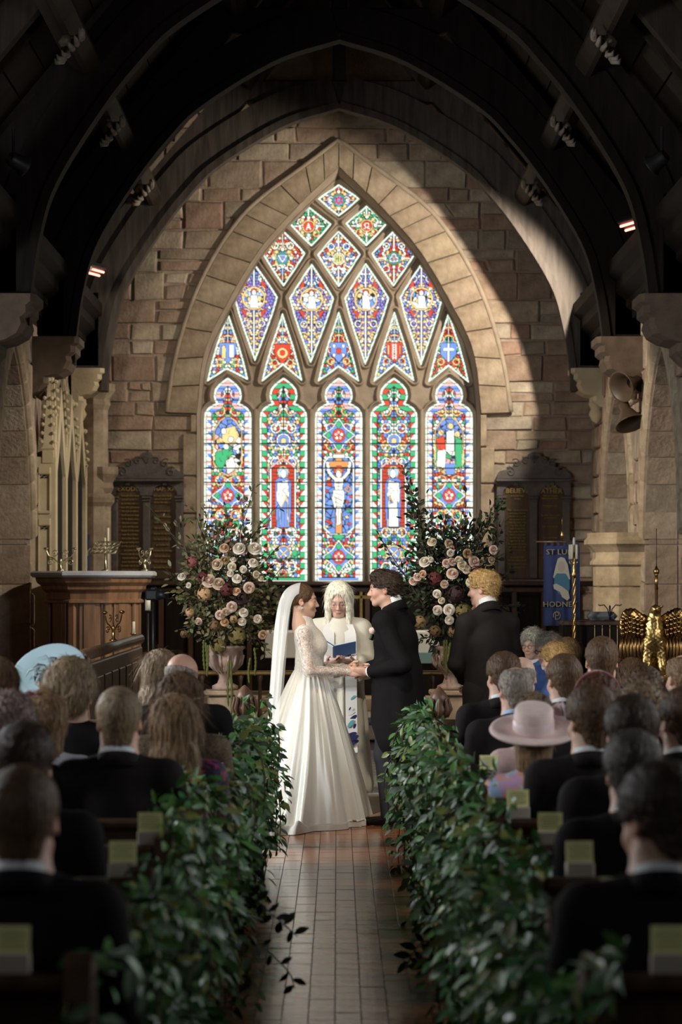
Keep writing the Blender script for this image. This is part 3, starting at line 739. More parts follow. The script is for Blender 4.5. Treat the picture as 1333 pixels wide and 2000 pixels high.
            if var == 1: ringc(C, U, Vv, (c, y0 + 77), 8, 2, GO)
            elif var == 3:
                for q in (-3, 3): stroke(C, U, Vv, [(c + q, y0 + 63), (c + q, y0 + 92)], .8, GW, .4)
                for q in range(64, 92, 5): stroke(C, U, Vv, [(c - 3, y0 + q), (c + 3, y0 + q)], .6, GW, .2)
                for q in (-11, 11): stroke(C, U, Vv, [(c + q, y0 + 65), (c + q, y0 + 82)], 1, GO)
            elif var == 2: shape(C, U, Vv, ellsd(U, Vv, (c, y0 + 76), (5, 6)), GR); [shape(C, U, Vv, ellsd(U, Vv, (c + q, y0 + b), (3, 3)), GW) for q in (-9, 9) for b in (66, 84)]
            elif var == 0: shape(C, U, Vv, poly_sd(U, Vv, [(c - 12, y0 + 66), (c - 5, y0 + 64), (c - 4, y0 + 90), (c - 11, y0 + 88)]), GO); shape(C, U, Vv, poly_sd(U, Vv, [(c + 3, y0 + 64), (c + 11, y0 + 64), (c + 11, y0 + 88), (c + 3, y0 + 88)]), GW)
            else: stroke(C, U, Vv, [(c, y0 + 62), (c, y0 + 94)], 2, GW); stroke(C, U, Vv, [(c - 9, y0 + 72), (c + 9, y0 + 72)], 2, GW)
        C[(sd < 3.6)] = LEAD; m = sd < 2.6; C[m] = GW * np.array([.9, 1.05, .95]); C[m & (((U + Vv) % 9) < 1.1)] = LEAD
    return C, sd
mg = bpy.data.materials.new('stained_glass'); mg.use_nodes = True
nt = mg.node_tree; b_ = nt.nodes['Principled BSDF']
vc = nt.nodes.new('ShaderNodeVertexColor'); vc.layer_name = 'Col'
nt.links.new(vc.outputs['Color'], b_.inputs['Emission Color']); b_.inputs['Emission Strength'].default_value = 1.12
b_.inputs['Base Color'].default_value = (.02, .02, .02, 1); b_.inputs['Roughness'].default_value = .3
CS = 1.2
for kind, var, pl in PANES:
    pa = np.array(pl); us = np.arange(pa[:, 0].min() - 2, pa[:, 0].max() + 2, CS); vs = np.arange(pa[:, 1].min() - 2, pa[:, 1].max() + 3, CS)
    cuts = [(vs[0] - 1, vs[-1] + 1)] if kind != 'lan' else [(0, 814), (814, 914), (914, 1042), (1042, 1200)]
    U, Vv = np.meshgrid(us, vs); C, sd = paint(kind, var, pl, U, Vv)
    nr, nc = U.shape; gi = np.arange(nr * nc).reshape(nr, nc)
    keep = sd[:-1, :-1] > -2.2
    for (v0, v1) in cuts:
        kk = keep & (Vv[:-1, :-1] >= v0) & (Vv[:-1, :-1] < v1)
        q = np.stack([gi[:-1, :-1], gi[1:, :-1], gi[1:, 1:], gi[:-1, 1:]], -1)[kk]
        used = np.unique(q); mp_ = np.zeros(nr * nc, int); mp_[used] = np.arange(len(used))
        VV = np.stack([(U.ravel() - CX) / gk, np.full(nr * nc, GY + .03), CAMH + (CY - Vv.ravel()) / gk], -1)[used]
        me = rawmesh('pane', VV, mp_[q], False, C.reshape(-1, 3)[used]); me.materials.append(mg)
        wpart(link('pane', me))
# saddle bars
for c in LC:
    for yy in (866, 992, 1092, 942):
        wpart(MB().tube([(gx(c - 46), GY + .022, gz_(yy)), (gx(c + 46), GY + .022, gz_(yy))], .005, 6).build('saddle_bar', M_BLACK, None, True))
def keepw(o, parent):                            # mesh is in world coordinates; parent is an unrotated empty
    o.parent = parent; o.matrix_parent_inverse = Matrix.Translation([-c for c in parent.location]); return o
# ------------------------------------------------------------------ side walls of the chancel with arcade arches
SWX = 2.95
def arch_hole(yc, hw, zs, za):
    """pointed arch half outline (u from centre, z) as array rising to the apex"""
    R = ((za - zs) ** 2 + hw ** 2) / (2 * hw); th = np.linspace(0, math.acos((R - hw) / R), 18)
    return np.array([(R * math.cos(t) - (R - hw), zs + R * math.sin(t)) for t in th])
ARCHES = [(21.95, 1.28, 2.1, 3.88), (25.45, 1.30, 2.1, 3.82)]
def side_wall(sg, name, blocks_to):
    fn = lambda u, v, d: (sg * (SWX + d), u, v)
    mb = MB(); y = 19.5; ztop = 4.85
    ys = [19.5] + [q for yc, hw, zs, za in ARCHES for q in (yc - hw, yc + hw)] + [28.02]
    for k in range(0, len(ys), 2):
        mb.box((sg * (SWX + .35), (ys[k] + ys[k + 1]) / 2, ztop / 2), (.62, ys[k + 1] - ys[k], ztop))
    holes = []
    for yc, hw, zs, za in ARCHES:
        H = arch_hole(yc, hw, zs, za); holes.append((yc, hw, H))
        for s2 in (-1, 1):
            a = [(yc + s2 * p[0], p[1]) for p in H]; b = [(yc + s2 * p[0], ztop) for p in H]
            mb.strip(a, b, fn, .04, .66)
    w = mb.build(name, M_MORTAR, kind='structure')
    # voussoirs: the chamfered arch ring on the chancel face
    for yc, hw, H in holes:
        for s2 in (-1, 1):
            for k in range(0, 17, 2):
                i1 = min(k + 2, 17); p0, p1 = H[k], H[i1]
                nrm = lambda p: (p - A(0, H[0][1] - .2)) / np.linalg.norm(p - A(0, H[0][1] - .2))
                q = [p0, p0 + nrm(p0) * .26, p1 + nrm(p1) * .26, p1]; q = [(yc + s2 * a[0], a[1]) for a in q]
                block('voussoir', q, fn, .06, -.05, M_ASHLAR, w, bev=.02, jit=.002)
    # stones
    for (za_, zb_) in courses(0.16, 4.5, .2, .34):
        u = 20.0 if sg > 0 else 19.6
        while u < blocks_to:
            v = min(u + RNG.uniform(.3, .7), blocks_to)
            ok = True; zm = (za_ + zb_) / 2
            for yc, hw, H in holes:
                for (qq, lim_) in ((u, 0), (v, 0), ((u + v) / 2, 0)):
                    for zz in (za_, zb_):
                        h = hw + .0 if zz < H[0][1] else (hx(H, zz) + .17 if zz < H[-1][1] + .15 else -1)
                        if abs(qq - yc) < h - .01: ok = False
            if not ok:
                # clip to the nearest jamb
                v2 = v
                for yc, hw, H in holes:
                    hh = max(hw if za_ < H[0][1] else (hx(H, za_) + .17 if za_ < H[-1][1] + .15 else -1), -1)
                    lo, hi = yc - hh, yc + hh
                    if u < lo < v: v2 = lo
                    elif lo <= u < hi: v2 = None; nxt = hi; break
                if v2 is None: u = nxt; continue
                if v2 < v and v2 - u > .05:
                    block('stone', [(u + .008, za_ + .008), (v2 - .008, za_ + .008), (v2 - .008, zb_ - .008), (u + .008, zb_ - .008)], fn, .05, -RNG.uniform(.0, .03), M_STONE, w, bev=.015)
                u = max(v2, u + .1) if v2 < v else v; continue
            block('stone', [(u + .008, za_ + .008), (v - .008, za_ + .008), (v - .008, zb_ - .008), (u + .008, zb_ - .008)], fn, .05, -RNG.uniform(.0, .03), M_STONE, w, bev=.015)
            u = v
    return w
wall_r = side_wall(1, 'wall_right', 27.95)
wall_l = side_wall(-1, 'wall_left', 23.3)
# reveals of the arcade: ashlar soffit stones inside each arch
for sg, w in ((1, wall_r), (-1, wall_l)):
    for yc, hw, zs, za in ARCHES:
        H = arch_hole(yc, hw, zs, za)
        z = .15; H2 = [(hw, z_) for z_ in np.arange(.15, zs, .38)] + [tuple(p) for p in H[::2]] + [tuple(H[-1])]
        for s2 in (-1, 1):
            if s2 < 0 and sg < 0: continue
            for (a, b) in zip(H2[:-1], H2[1:]):
                if abs(a[0] - b[0]) + abs(a[1] - b[1]) < .03: continue
                for (d0, d1) in ((.0, .32), (.32, .66)):
                    V = []; c = A(sg * (SWX + (d0 + d1) / 2), yc + s2 * a[0], a[1])
                    for e in (0, .04):
                        for (uu, vv, dd) in ((a[0], a[1] + .006, d0 + .006), (b[0], b[1] - .006, d0 + .006), (b[0], b[1] - .006, d1 - .006), (a[0], a[1] + .006, d1 - .006)):
                            V.append(A(sg * (SWX + dd), yc + s2 * (uu - e + .03), vv - (e * .5 if a[1] > zs else 0)) - c)
                    me = rawmesh('reveal_stone', V, [[0, 1, 2, 3], [7, 6, 5, 4], [0, 4, 5, 1], [1, 5, 6, 2], [2, 6, 7, 3], [3, 7, 4, 0]], False)
                    me.materials.append(M_STONE); o = link('reveal_stone', me, w); o.location = c
# piers between the arches: octagonal shaft, capital, base
M_PIER = stonemat('pier_stone', [(.44, .36, .25), (.40, .32, .22), (.48, .40, .28)], bump=.2)
def pier(x, y, sgn, lab):
    t = empty('arcade_pier', (x, y, 0), kind='structure')
    z = .15; k = 0
    while z < 1.85:
        h = min(RNG.uniform(.3, .42), 1.87 - z)
        m = MB().lathe([(.36, z + .004), (.368, z + .012), (.368, z + h - .012), (.36, z + h - .004)], 8, ph=PI / 8)
        m.build('drum_stone', M_PIER, t); z += h
    m = MB().lathe([(.37, 1.84), (.40, 1.86), (.40, 1.89), (.37, 1.92), (.37, 1.98), (.42, 2.03), (.46, 2.06), (.46, 2.10), (.43, 2.13), (.43, 2.17)], 8, ph=PI / 8)
    m.build('capital', M_PIER, t)
    MB().lathe([(.46, .0), (.46, .1), (.42, .16), (.37, .2)], 8, ph=PI / 8).build('base', M_PIER, t)
    return t
pier(2.86, 23.70, 1, 'octagonal sandstone pier with moulded capital beside the brass eagle lectern')
# ------------------------------------------------------------------ outer shell: aisles, nave, west wall
M_PLASTER = mat('old_plaster', (.16, .10, .065), col2=(.22, .145, .095), rough=.95, spec=.1, vscale=2.5, bump=.3, bscale=20)
sh = MB()
for sg, nm in ((1, 'wall_aisle_right'), (-1, 'wall_aisle_left')):
    m = MB(); m.box((sg * 4.75, 23.9, 2.4), (.3, 8.9, 4.8)); m.box((sg * 3.9, 28.3, 2.4), (2.0, .5, 4.8)); m.box((sg * 3.9, 23.9, 4.9), (2.0, 8.9, .2))
    m.box((sg * 3.9, 19.45, 3.9), (1.9, .1, 2.2))
    m.build(nm, M_PLASTER, kind='structure')
    m = MB()
    m.box((sg * 4.75, 8.0, 2.05), (.3, 22.9, 4.1)); m.build('wall_nave_right' if sg > 0 else 'wall_nave_left', M_PLASTER, kind='structure')
MB().box((0, -3.3, 5), (10, .3, 10)).build('wall_west', M_PLASTER, kind='structure')
# stones of the aisle wall seen through the near right arch
wa = bpy.data.objects['wall_aisle_right']
for (za_, zb_) in courses(.15, 4.4, .26, .4):
    u = 20.2
    while u < 24.6:
        v = u + RNG.uniform(.4, .8)
        block('stone', [(u + .008, za_ + .008), (v - .008, za_ + .008), (v - .008, zb_ - .008), (u + .008, zb_ - .008)], lambda a, b, d: (4.60 + d, a, b), .02, -.03, M_STONE, wa, bev=.015); u = v
# unseen nave windows out of frame, glowing panes added to carry the fill
M_FILLP = mat('fill_pane', (.1, .1, .1), emit=(.8, .9, 1.0), estr=1.2)
for k, (wx, wy, sg) in enumerate(NAVE_FILL_WIN):
    w = empty('window_%d' % (k + 2), (wx, wy, 1.45), kind='structure')
    MB().prism([(-.68, 0), (.68, 0), (.68, 1.6), (.4, 2.0), (0, 2.2), (-.4, 2.0), (-.68, 1.6)], lambda u, v, d: (d, u, v), -.02, .02).build('pane', M_FILLP, w)
    fr = MB()
    for u in (-.7, 0, .7): fr.box((sg * .03, u, .9), (.1, .07, 1.85))
    fr.box((sg * .03, 0, -.03), (.16, 1.5, .08)); fr.tube([(sg * .03, -.7, 1.6), (sg * .03, -.4, 2.03), (sg * .03, 0, 2.24), (sg * .03, .4, 2.03), (sg * .03, .7, 1.6)], .05, 6)
    fr.build('window_frame', M_TRAC, w)
# ------------------------------------------------------------------ floors
M_SLAB = mat('floor_base', (.055, .033, .022), rough=.6, var=.3, vscale=4)
M_TILE = mat('quarry_tile', (.36, .135, .055), rough=.21, spec=.5, rand=.22, var=.15, vscale=15, bump=.06, bscale=25)
fl = MB(); fl.box((0, 8.2, -.13), (9.8, 22.6, .24)); floor = fl.build('floor', M_SLAB, kind='structure')
TW, TL = .104, .152; x0 = -.011 - 6 * TW
tme = MB().box((0, 0, -.006), (TW - .0026, TL - .0026, .018), bev=.0012).mesh('floor_tile'); tme.materials.append(M_TILE)
rest = MB(); cnt = 0; row = 0; y = 8.9
tiles = []
while y < 17.34:
    for c in range(12): tiles.append((x0 + (c + .5) * TW, y + TL / 2))
    y += TL
for i, (tx, ty) in enumerate(tiles):
    jz = NR.uniform(-.0008, .0008)
    if i < 300:
        o = bpy.data.objects.new('floor_tile', tme); COL.objects.link(o); o.parent = floor; o.location = (tx, ty, jz); o.rotation_euler = (NR.uniform(-.004, .004), NR.uniform(-.006, .006), 0)
    else: rest.box((tx, ty, -.006 + jz), (TW - .0026, TL - .0026, .018), bev=.0012)
rest.build('floor_tiles', M_TILE, floor, kind='stuff')
# chancel platform, steps
M_CHT = mat('chancel_tile', (.42, .36, .29), rough=.16, spec=.5, var=.18, vscale=14, bump=.03, bscale=12)
M_STEP = mat('step_stone', (.34, .25, .165), rough=.7, var=.15, vscale=9, bump=.2, bscale=40)
MB().box((0, 20.6, .065), (9.2, 6.4, .13)).build('floor_chancel', M_SLAB, kind='structure')
fc = bpy.data.objects['floor_chancel']
st = empty('step', (0, 17.37, 0), kind='structure')
x = -2.9
while x < 2.9:
    w = RNG.uniform(.7, 1.0); MB().box((x + w / 2, .16, .072), (w - .006, .32, .144), bev=.012).build('step_stone', M_STEP, st); x += w
ct = MB().box((0, 0, .0), (.296, .296, .03), bev=.003).mesh('chancel_tile'); ct.materials.append(M_CHT)
for i in range(20):
    for j in range(15):
        xx, yy = -1.5 + i * .3, 17.86 + j * .3
        if yy < 23.5 and xx < 2.7: o = link('chancel_tile', ct, fc, loc=(xx, yy - 20.6 + 20.6, .133)); o.parent = fc
st2 = empty('step.001', (0, 23.6, .148), kind='structure')
for k in range(5): MB().box((-2.3 + k * 1.15, .2, .071), (1.144, .4, .142), bev=.012).build('step_stone', M_STEP, st2)
MB().box((0, 26.0, .215), (5.8, 4.4, .145)).build('floor_sanctuary', M_CHT, kind='structure')
MB().box((0, 27.1, .36), (3.6, 1.8, .145), bev=.01).build('altar_step', M_STEP, kind='structure')
MB().box((0, 24.0, -.13), (9.6, 9.6, .24)).build('floor_under', M_SLAB, kind='structure')
# ------------------------------------------------------------------ roof
RZ = lambda X, d=0.0: 8.293 - 1.2 * abs(X) + 1.562 * d         # underside of the principal rafters, d: offset above
ceil = empty('ceiling', (0, 0, 9), kind='structure')
SL = 1.2; cs = 1 / math.sqrt(1 + SL * SL); sn = SL * cs
for sg in (-1, 1):
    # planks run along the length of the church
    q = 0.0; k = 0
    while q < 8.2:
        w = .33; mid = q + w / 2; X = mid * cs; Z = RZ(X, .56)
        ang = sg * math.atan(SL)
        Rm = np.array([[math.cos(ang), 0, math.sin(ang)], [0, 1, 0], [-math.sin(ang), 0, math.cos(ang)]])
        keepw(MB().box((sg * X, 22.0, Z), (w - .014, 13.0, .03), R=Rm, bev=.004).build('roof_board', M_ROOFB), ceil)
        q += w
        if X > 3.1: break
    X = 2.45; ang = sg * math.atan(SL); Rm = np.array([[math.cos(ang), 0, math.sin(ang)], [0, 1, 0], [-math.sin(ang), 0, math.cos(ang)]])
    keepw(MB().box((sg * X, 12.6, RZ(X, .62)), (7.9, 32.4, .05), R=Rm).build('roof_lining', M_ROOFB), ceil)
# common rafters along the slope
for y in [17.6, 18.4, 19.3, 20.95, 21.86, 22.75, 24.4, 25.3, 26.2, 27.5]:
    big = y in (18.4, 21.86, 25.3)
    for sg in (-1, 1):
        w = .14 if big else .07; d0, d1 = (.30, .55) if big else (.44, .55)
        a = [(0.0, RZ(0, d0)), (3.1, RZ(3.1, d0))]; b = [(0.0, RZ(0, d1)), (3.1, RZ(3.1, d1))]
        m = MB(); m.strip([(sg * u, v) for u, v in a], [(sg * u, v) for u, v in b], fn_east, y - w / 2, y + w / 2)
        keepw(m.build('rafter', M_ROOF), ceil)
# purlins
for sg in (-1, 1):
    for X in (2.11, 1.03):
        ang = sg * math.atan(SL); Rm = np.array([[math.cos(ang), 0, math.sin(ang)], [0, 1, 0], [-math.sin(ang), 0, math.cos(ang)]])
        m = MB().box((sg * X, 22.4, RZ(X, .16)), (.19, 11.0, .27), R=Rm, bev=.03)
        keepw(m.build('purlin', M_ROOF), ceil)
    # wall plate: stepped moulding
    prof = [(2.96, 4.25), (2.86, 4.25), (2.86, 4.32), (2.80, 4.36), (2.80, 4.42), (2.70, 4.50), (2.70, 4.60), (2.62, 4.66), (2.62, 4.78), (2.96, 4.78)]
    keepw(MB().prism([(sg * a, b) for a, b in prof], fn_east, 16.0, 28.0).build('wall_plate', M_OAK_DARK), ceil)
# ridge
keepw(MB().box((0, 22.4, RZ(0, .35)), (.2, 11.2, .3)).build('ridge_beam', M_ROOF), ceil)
# ------------------------------------------------------------------ trusses
TY = [20.13, 23.6, 27.0]; TK = FPX / 27.0
AC = spline(np.array([(o_ / TK, CAMH + (CY - y_) / TK) for o_, y_ in [(452, 765), (450, 720), (438, 640), (414, 560), (350, 455), (293, 382), (236, 326), (110, 249), (0, 213)]]), 46)
def offset_curve(C, d):
    t = np.gradient(C, axis=0); t /= np.linalg.norm(t, axis=1)[:, None]
    n = np.stack([t[:, 1], -t[:, 0]], 1); return C + n * d
AO = offset_curve(AC, .36); AO[:, 0] = np.clip(AO[:, 0], 0, 2.93)
TX = (663 - CX) / TK
TL_ = ['arched roof truss standing just in front of the stone gable wall', 'middle arched roof truss, its feet on dark corbels above the arcade', 'nearest arched roof truss, almost black, cut off by the top of the picture']
trusses = []
M_TR = [M_OAK_DARK, M_OAK_DARK, wood('lit_grey_oak', (.075, .062, .053), rough=.7, spec=.2)]  # near trusses: their lack of light is put into a darker oak
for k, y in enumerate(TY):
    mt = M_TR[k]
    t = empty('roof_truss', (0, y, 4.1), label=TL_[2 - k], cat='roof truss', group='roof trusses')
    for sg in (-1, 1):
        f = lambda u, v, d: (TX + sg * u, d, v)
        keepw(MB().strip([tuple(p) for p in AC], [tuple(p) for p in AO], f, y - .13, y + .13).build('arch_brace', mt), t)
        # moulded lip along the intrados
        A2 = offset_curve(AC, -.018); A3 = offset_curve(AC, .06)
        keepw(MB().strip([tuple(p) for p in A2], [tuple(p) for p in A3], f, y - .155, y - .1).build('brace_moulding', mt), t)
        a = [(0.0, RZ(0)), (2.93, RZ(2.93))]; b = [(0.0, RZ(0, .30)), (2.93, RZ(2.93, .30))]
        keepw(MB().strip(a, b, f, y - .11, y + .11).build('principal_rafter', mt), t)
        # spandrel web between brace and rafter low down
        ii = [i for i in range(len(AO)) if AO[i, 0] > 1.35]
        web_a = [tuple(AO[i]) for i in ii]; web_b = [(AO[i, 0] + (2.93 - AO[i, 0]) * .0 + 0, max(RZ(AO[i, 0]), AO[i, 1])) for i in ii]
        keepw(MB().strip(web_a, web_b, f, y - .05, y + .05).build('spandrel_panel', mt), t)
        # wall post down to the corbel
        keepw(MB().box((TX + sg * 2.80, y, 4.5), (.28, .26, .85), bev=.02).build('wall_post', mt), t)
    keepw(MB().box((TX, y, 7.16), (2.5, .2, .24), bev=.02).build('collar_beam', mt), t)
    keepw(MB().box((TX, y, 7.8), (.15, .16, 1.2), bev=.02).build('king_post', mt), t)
    trusses.append(t)
# stone corbels under the truss at the gable, dark moulded corbels under the nearer ones
def corbel(x, y, z, sg, m, lab, s=1.0):
    prof = [(0, 0), (.36, 0), (.36, -.05), (.33, -.07), (.33, -.12), (.29, -.15), (.30, -.19), (.27, -.25), (.20, -.29), (.12, -.31), (.12, -.36), (.05, -.42), (0, -.44)]
    t = empty('corbel', (x, y, z), label=lab, cat='corbel', group='corbels carrying the trusses')
    m_ = MB(); V = []
    for dy, inset in ((-.24, .04), (-.19, 0), (.19, 0), (.24, .04)):
        for (a, b) in prof: V.append((-sg * max(a * s - inset * (a > .06), 0), dy * s, b * s))
    n = len(prof); F = [[k * n + i, k * n + (i + 1) % n, (k + 1) * n + (i + 1) % n, (k + 1) * n + i] for k in range(3) for i in range(n)] + [list(range(n)), [3 * n + i for i in range(n)][::-1]]
    m_.raw(V, F); m_.build('corbel_block', m, t)
    MB().lathe([(.0, -.6), (.05, -.57), (.085, -.5), (.06, -.44), (.09, -.38), (.03, -.34)], 10, c=(-sg * .06, 0, 0)).build('pendant', m, t, True)
corbel(2.95, 27.0, 4.06, 1, M_CREAM, 'pale moulded stone corbel under the truss right of the great window')
corbel(-2.95, 27.0, 4.06, -1, M_CREAM, 'pale moulded stone corbel under the truss left of the great window')
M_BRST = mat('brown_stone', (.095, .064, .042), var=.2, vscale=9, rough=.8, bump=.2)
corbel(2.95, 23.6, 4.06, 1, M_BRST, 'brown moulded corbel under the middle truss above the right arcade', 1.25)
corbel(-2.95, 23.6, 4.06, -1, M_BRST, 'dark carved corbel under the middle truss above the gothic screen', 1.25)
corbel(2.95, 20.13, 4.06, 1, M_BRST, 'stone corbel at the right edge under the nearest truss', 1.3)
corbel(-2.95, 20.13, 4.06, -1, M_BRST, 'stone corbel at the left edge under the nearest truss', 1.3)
# carved leaf bosses where the purlins cross the middle rafters
def boss(x, y, z, sg, lab):
    t = empty('carved_boss', (x, y, z - 9), parent=ceil); t.scale = (.62, .62, .62)
    mm = wood('boss_oak', (.20, .165, .125), rough=.6)
    for k in range(7):
        an = (k - 3) * .5; r = .2 + .03 * (k % 2)
        u = A(-sg * cs * math.sin(an) * 0 + math.sin(an) * cs * -sg, -.35 * math.cos(an) - .1, -math.sin(an) * sn * -1 * 0 - .55 * math.cos(an))
        b = A(sg * math.sin(an) * .085, -.02, -math.sin(an) * .085 * 1.2)
        tip = b * 1.9 + A(-sg * .05, -.16, -.10 + .02 * (k % 2))
        midp = (b + tip) / 2 + A(-sg * .05, -.02, -.07)
        MB().tube([b * .5, midp, tip, tip + A(sg * .02, -.01, .05)], [.03, .045, .03, .008], 6).build('carved_leaf', mm, t, True)
    MB().lathe([(.0, -.09), (.08, -.07), (.11, 0), (.06, .08), (0, .1)], 10).build('boss_core', mm, t, True)
for y, w in ((18.4, 'nearest'), (21.86, 'second'), (25.3, 'farthest')):
    for sg, s_ in ((-1, 'left'), (1, 'right')):
        boss(sg * 2.06, y, RZ(2.06, .02) - .05, sg, '%s carved leaf boss on the %s slope of the dark roof' % (w, s_))
# ================================================================== PEOPLE
SKIN = (.55, .33, .23)
M_SKIN = mat('skin', (1, 1, 1), rough=.5, spec=.35, attr=True, sss=.0)
def haircol(name, c): return mat('hair_' + name, tuple(x * .72 for x in c), col2=tuple(x * 1.5 for x in c), rough=.5, spec=.25, vscale=110, stretch=(1, 1, .25), bump=.5, bscale=120)
HC = {k: haircol(k, v) for k, v in dict(dark=(.04, .024, .014), brown=(.10, .055, .028), lightbrown=(.20, .12, .06), blond=(.42, .26, .10), grey=(.24, .20, .165), white=(.68, .63, .50),
      pinkgrey=(.22, .15, .13), ash=(.21, .145, .085), silver=(.36, .33, .28), darkgrey=(.07, .058, .048), red=(.10, .04, .02)).items()}
def cloth(name, c, rough=.85, var=.08): return mat('cloth_' + name, c, rough=rough, spec=.08, var=var, vscale=30, bump=.08, bscale=220)
CL = {k: cloth(k, v) for k, v in dict(black=(.010, .009, .009), charcoal=(.020, .017, .016), navy=(.016, .018, .026), white=(.72, .72, .72), shirtblue=(.42, .55, .75), pink=(.62, .43, .40), choirblue=(.055, .105, .27),
      palegrey=(.50, .50, .54), green=(.012, .02, .014), trouser=(.035, .034, .038)).items()}
def printed(name, cols, scale):
    m = bpy.data.materials.new(name); m.use_nodes = True; N = m.node_tree.nodes; L = m.node_tree.links; b = N['Principled BSDF']; b.inputs['Roughness'].default_value = .8
    tc = N.new('ShaderNodeTexCoord'); v = N.new('ShaderNodeTexVoronoi'); v.inputs['Scale'].default_value = scale; nz = N.new('ShaderNodeTexNoise'); nz.inputs['Scale'].default_value = scale * .6
    mx = N.new('ShaderNodeMixRGB'); mx.inputs[0].default_value = .12; L.new(tc.outputs['Object'], nz.inputs['Vector']); L.new(tc.outputs['Object'], mx.inputs[1]); L.new(nz.outputs['Color'], mx.inputs[2]); L.new(mx.outputs[0], v.inputs['Vector'])
    sp = N.new('ShaderNodeSeparateColor'); L.new(v.outputs['Color'], sp.inputs[0]); rp = N.new('ShaderNodeValToRGB'); rp.color_ramp.interpolation = 'CONSTANT'
    e = rp.color_ramp.elements
    while len(e) < len(cols): e.new(.5)
    for i, c in enumerate(cols): e[i].position = i / len(cols); e[i].color = (*c, 1)
    L.new(sp.outputs[0], rp.inputs[0]); L.new(rp.outputs[0], b.inputs['Base Color']); return m
CL['floral_dark'] = printed('cloth_floral_dark', [(.02, .01, .03), (.30, .02, .14), (.03, .02, .08), (.22, .03, .05), (.05, .05, .14), (.02, .01, .02)], 34)
CL['floral_pastel'] = printed('cloth_floral_pastel', [(.62, .55, .62), (.35, .48, .68), (.70, .36, .28), (.60, .35, .55), (.66, .62, .60)], 26)
CL['leopard'] = printed('cloth_leopard', [(.13, .085, .045), (.03, .02, .012), (.16, .10, .05), (.04, .025, .015), (.12, .08, .04)], 90)

def head_prims(S, R, t, fem=False, fat=0.0):
    S.frame(R, t); w = .95 if fem else 1.0
    S.ell((0, -.014, .034), (.075 * w, .096, .086), .01)
    S.ell((0, .028, -.038), ((.060 + fat) * w, .062, .072), .035)
    S.ell((0, .068, -.097), (.020 * w, .017, .016), .03)                      # chin
    for sx in (-1, 1):
        S.cone((sx * .056 * w, -.005, -.055), (sx * .022, .062, -.092), .016 + fat, .014, .025)  # jaw
        S.ell((sx * .038, .062, -.030), (.024 + fat, .022, .024), .02)           # cheek
    S.ell((0, .078, .022), (.046 * w, .014, .012), .02)                          # brow
    for sx in (-1, 1): S.ell((sx * .031, .094, .000), (.015, .011, .009), .012, mode='sub')
    for sx in (-1, 1): S.ell((sx * .031, .0795, -.001), (.013, .0105, .0095), .004)   # eyeball under the lid
    S.cone((0, .084, .010), (0, .108, -.032), .0072, .0095 if fem else .0115, .010)
    for sx in (-1, 1): S.ell((sx * .010, .096, -.036), (.0085, .010, .007), .006)
    S.ell((0, .0905, -.062), (.021, .0095, .0048), .005); S.ell((0, .0885, -.072), (.018, .009, .0055), .005)
    for sx in (-1, 1):
        S.ell((sx * .077 * w, -.012, -.008), (.0085, .019, .031), .008, R=rot(.25, 0, sx * -.35))
        S.ell((sx * .086 * w, -.006, -.004), (.006, .010, .017), .004, mode='sub', R=rot(.25, 0, sx * -.35))
    S.frame()
def skin_colours(V, R, t, lips=(.50, .16, .13), brow=None, base=SKIN, lash=(.03, .02, .015)):
    p = (V - t) @ R; c = np.tile(np.array(base), (len(V), 1))
    def blob(q, r, col, a=1.0):
        d = np.sqrt((((p - q) / r) ** 2).sum(1)); w = np.clip((1.15 - d) / .3, 0, 1)[:, None] * a; c[:] = c * (1 - w) + np.array(col) * w
    for sx in (-1, 1):
        blob((sx * .045, .07, -.035), (.03, .04, .022), tuple(np.array(base) * (1.05, .86, .82)), .6)
        if brow is not None: blob((sx * .031, .088, .021), (.021, .02, .0042), brow, .9)
        blob((sx * .031, .088, -.003), (.014, .02, .0030), lash, .85)
        blob((sx * .08, -.01, -.008), (.014, .03, .035), tuple(np.array(base) * (1.08, .85, .8)), .7)
    blob((0, .095, -.067), (.022, .03, .0085), lips, .8)
    blob((0, .115, -.033), (.014, .02, .012), tuple(np.array(base) * (1.05, .9, .86)), .6)
    return c
def hand_prims(S, w, d, n, side, curl=.5, spread=1.0, thumb=1.0):
    """w wrist, d towards the fingers, n palm normal (fingers curl that way), side +1/-1 thumb side"""
    d = A(*d) / np.linalg.norm(d); n = A(*n); n = n - d * (n @ d); n /= np.linalg.norm(n); s = np.cross(d, n) * side
    w = A(*w)
    S.cone(w, w + d * .045, .024, .031, .012, flat=(n, .55)); S.cone(w + d * .04, w + d * .085, .033, .036, .015, flat=(n, .42))
    for k, (o, L) in enumerate(((.030, .068), (.010, .078), (-.010, .073), (-.029, .058))):
        b = w + d * .088 + s * o * spread; c1 = curl * (.75 + .1 * k); q = d; p = b; r = .0088
        for j in range(3):
            ang = c1 * (.5 + .55 * j); q2 = d * math.cos(ang) + n * math.sin(ang); l = L * (.45, .31, .24)[j]
            e = p + q2 * l; S.cone(p, e, r, r * .92, .004); p = e; r *= .92
    b = w + d * .03 + s * .026; e = b + (d * .7 + s * .75 * thumb + n * .25) / 1.05 * .042; S.cone(b, e, .0125, .0105, .008)
    S.cone(e, e + (d * .92 + s * .25 * thumb + n * .3) * .032, .0102, .0085, .004)
def limb(S, a, b, ra, rb, k=.03): S.cone(a, b, ra, rb, k)
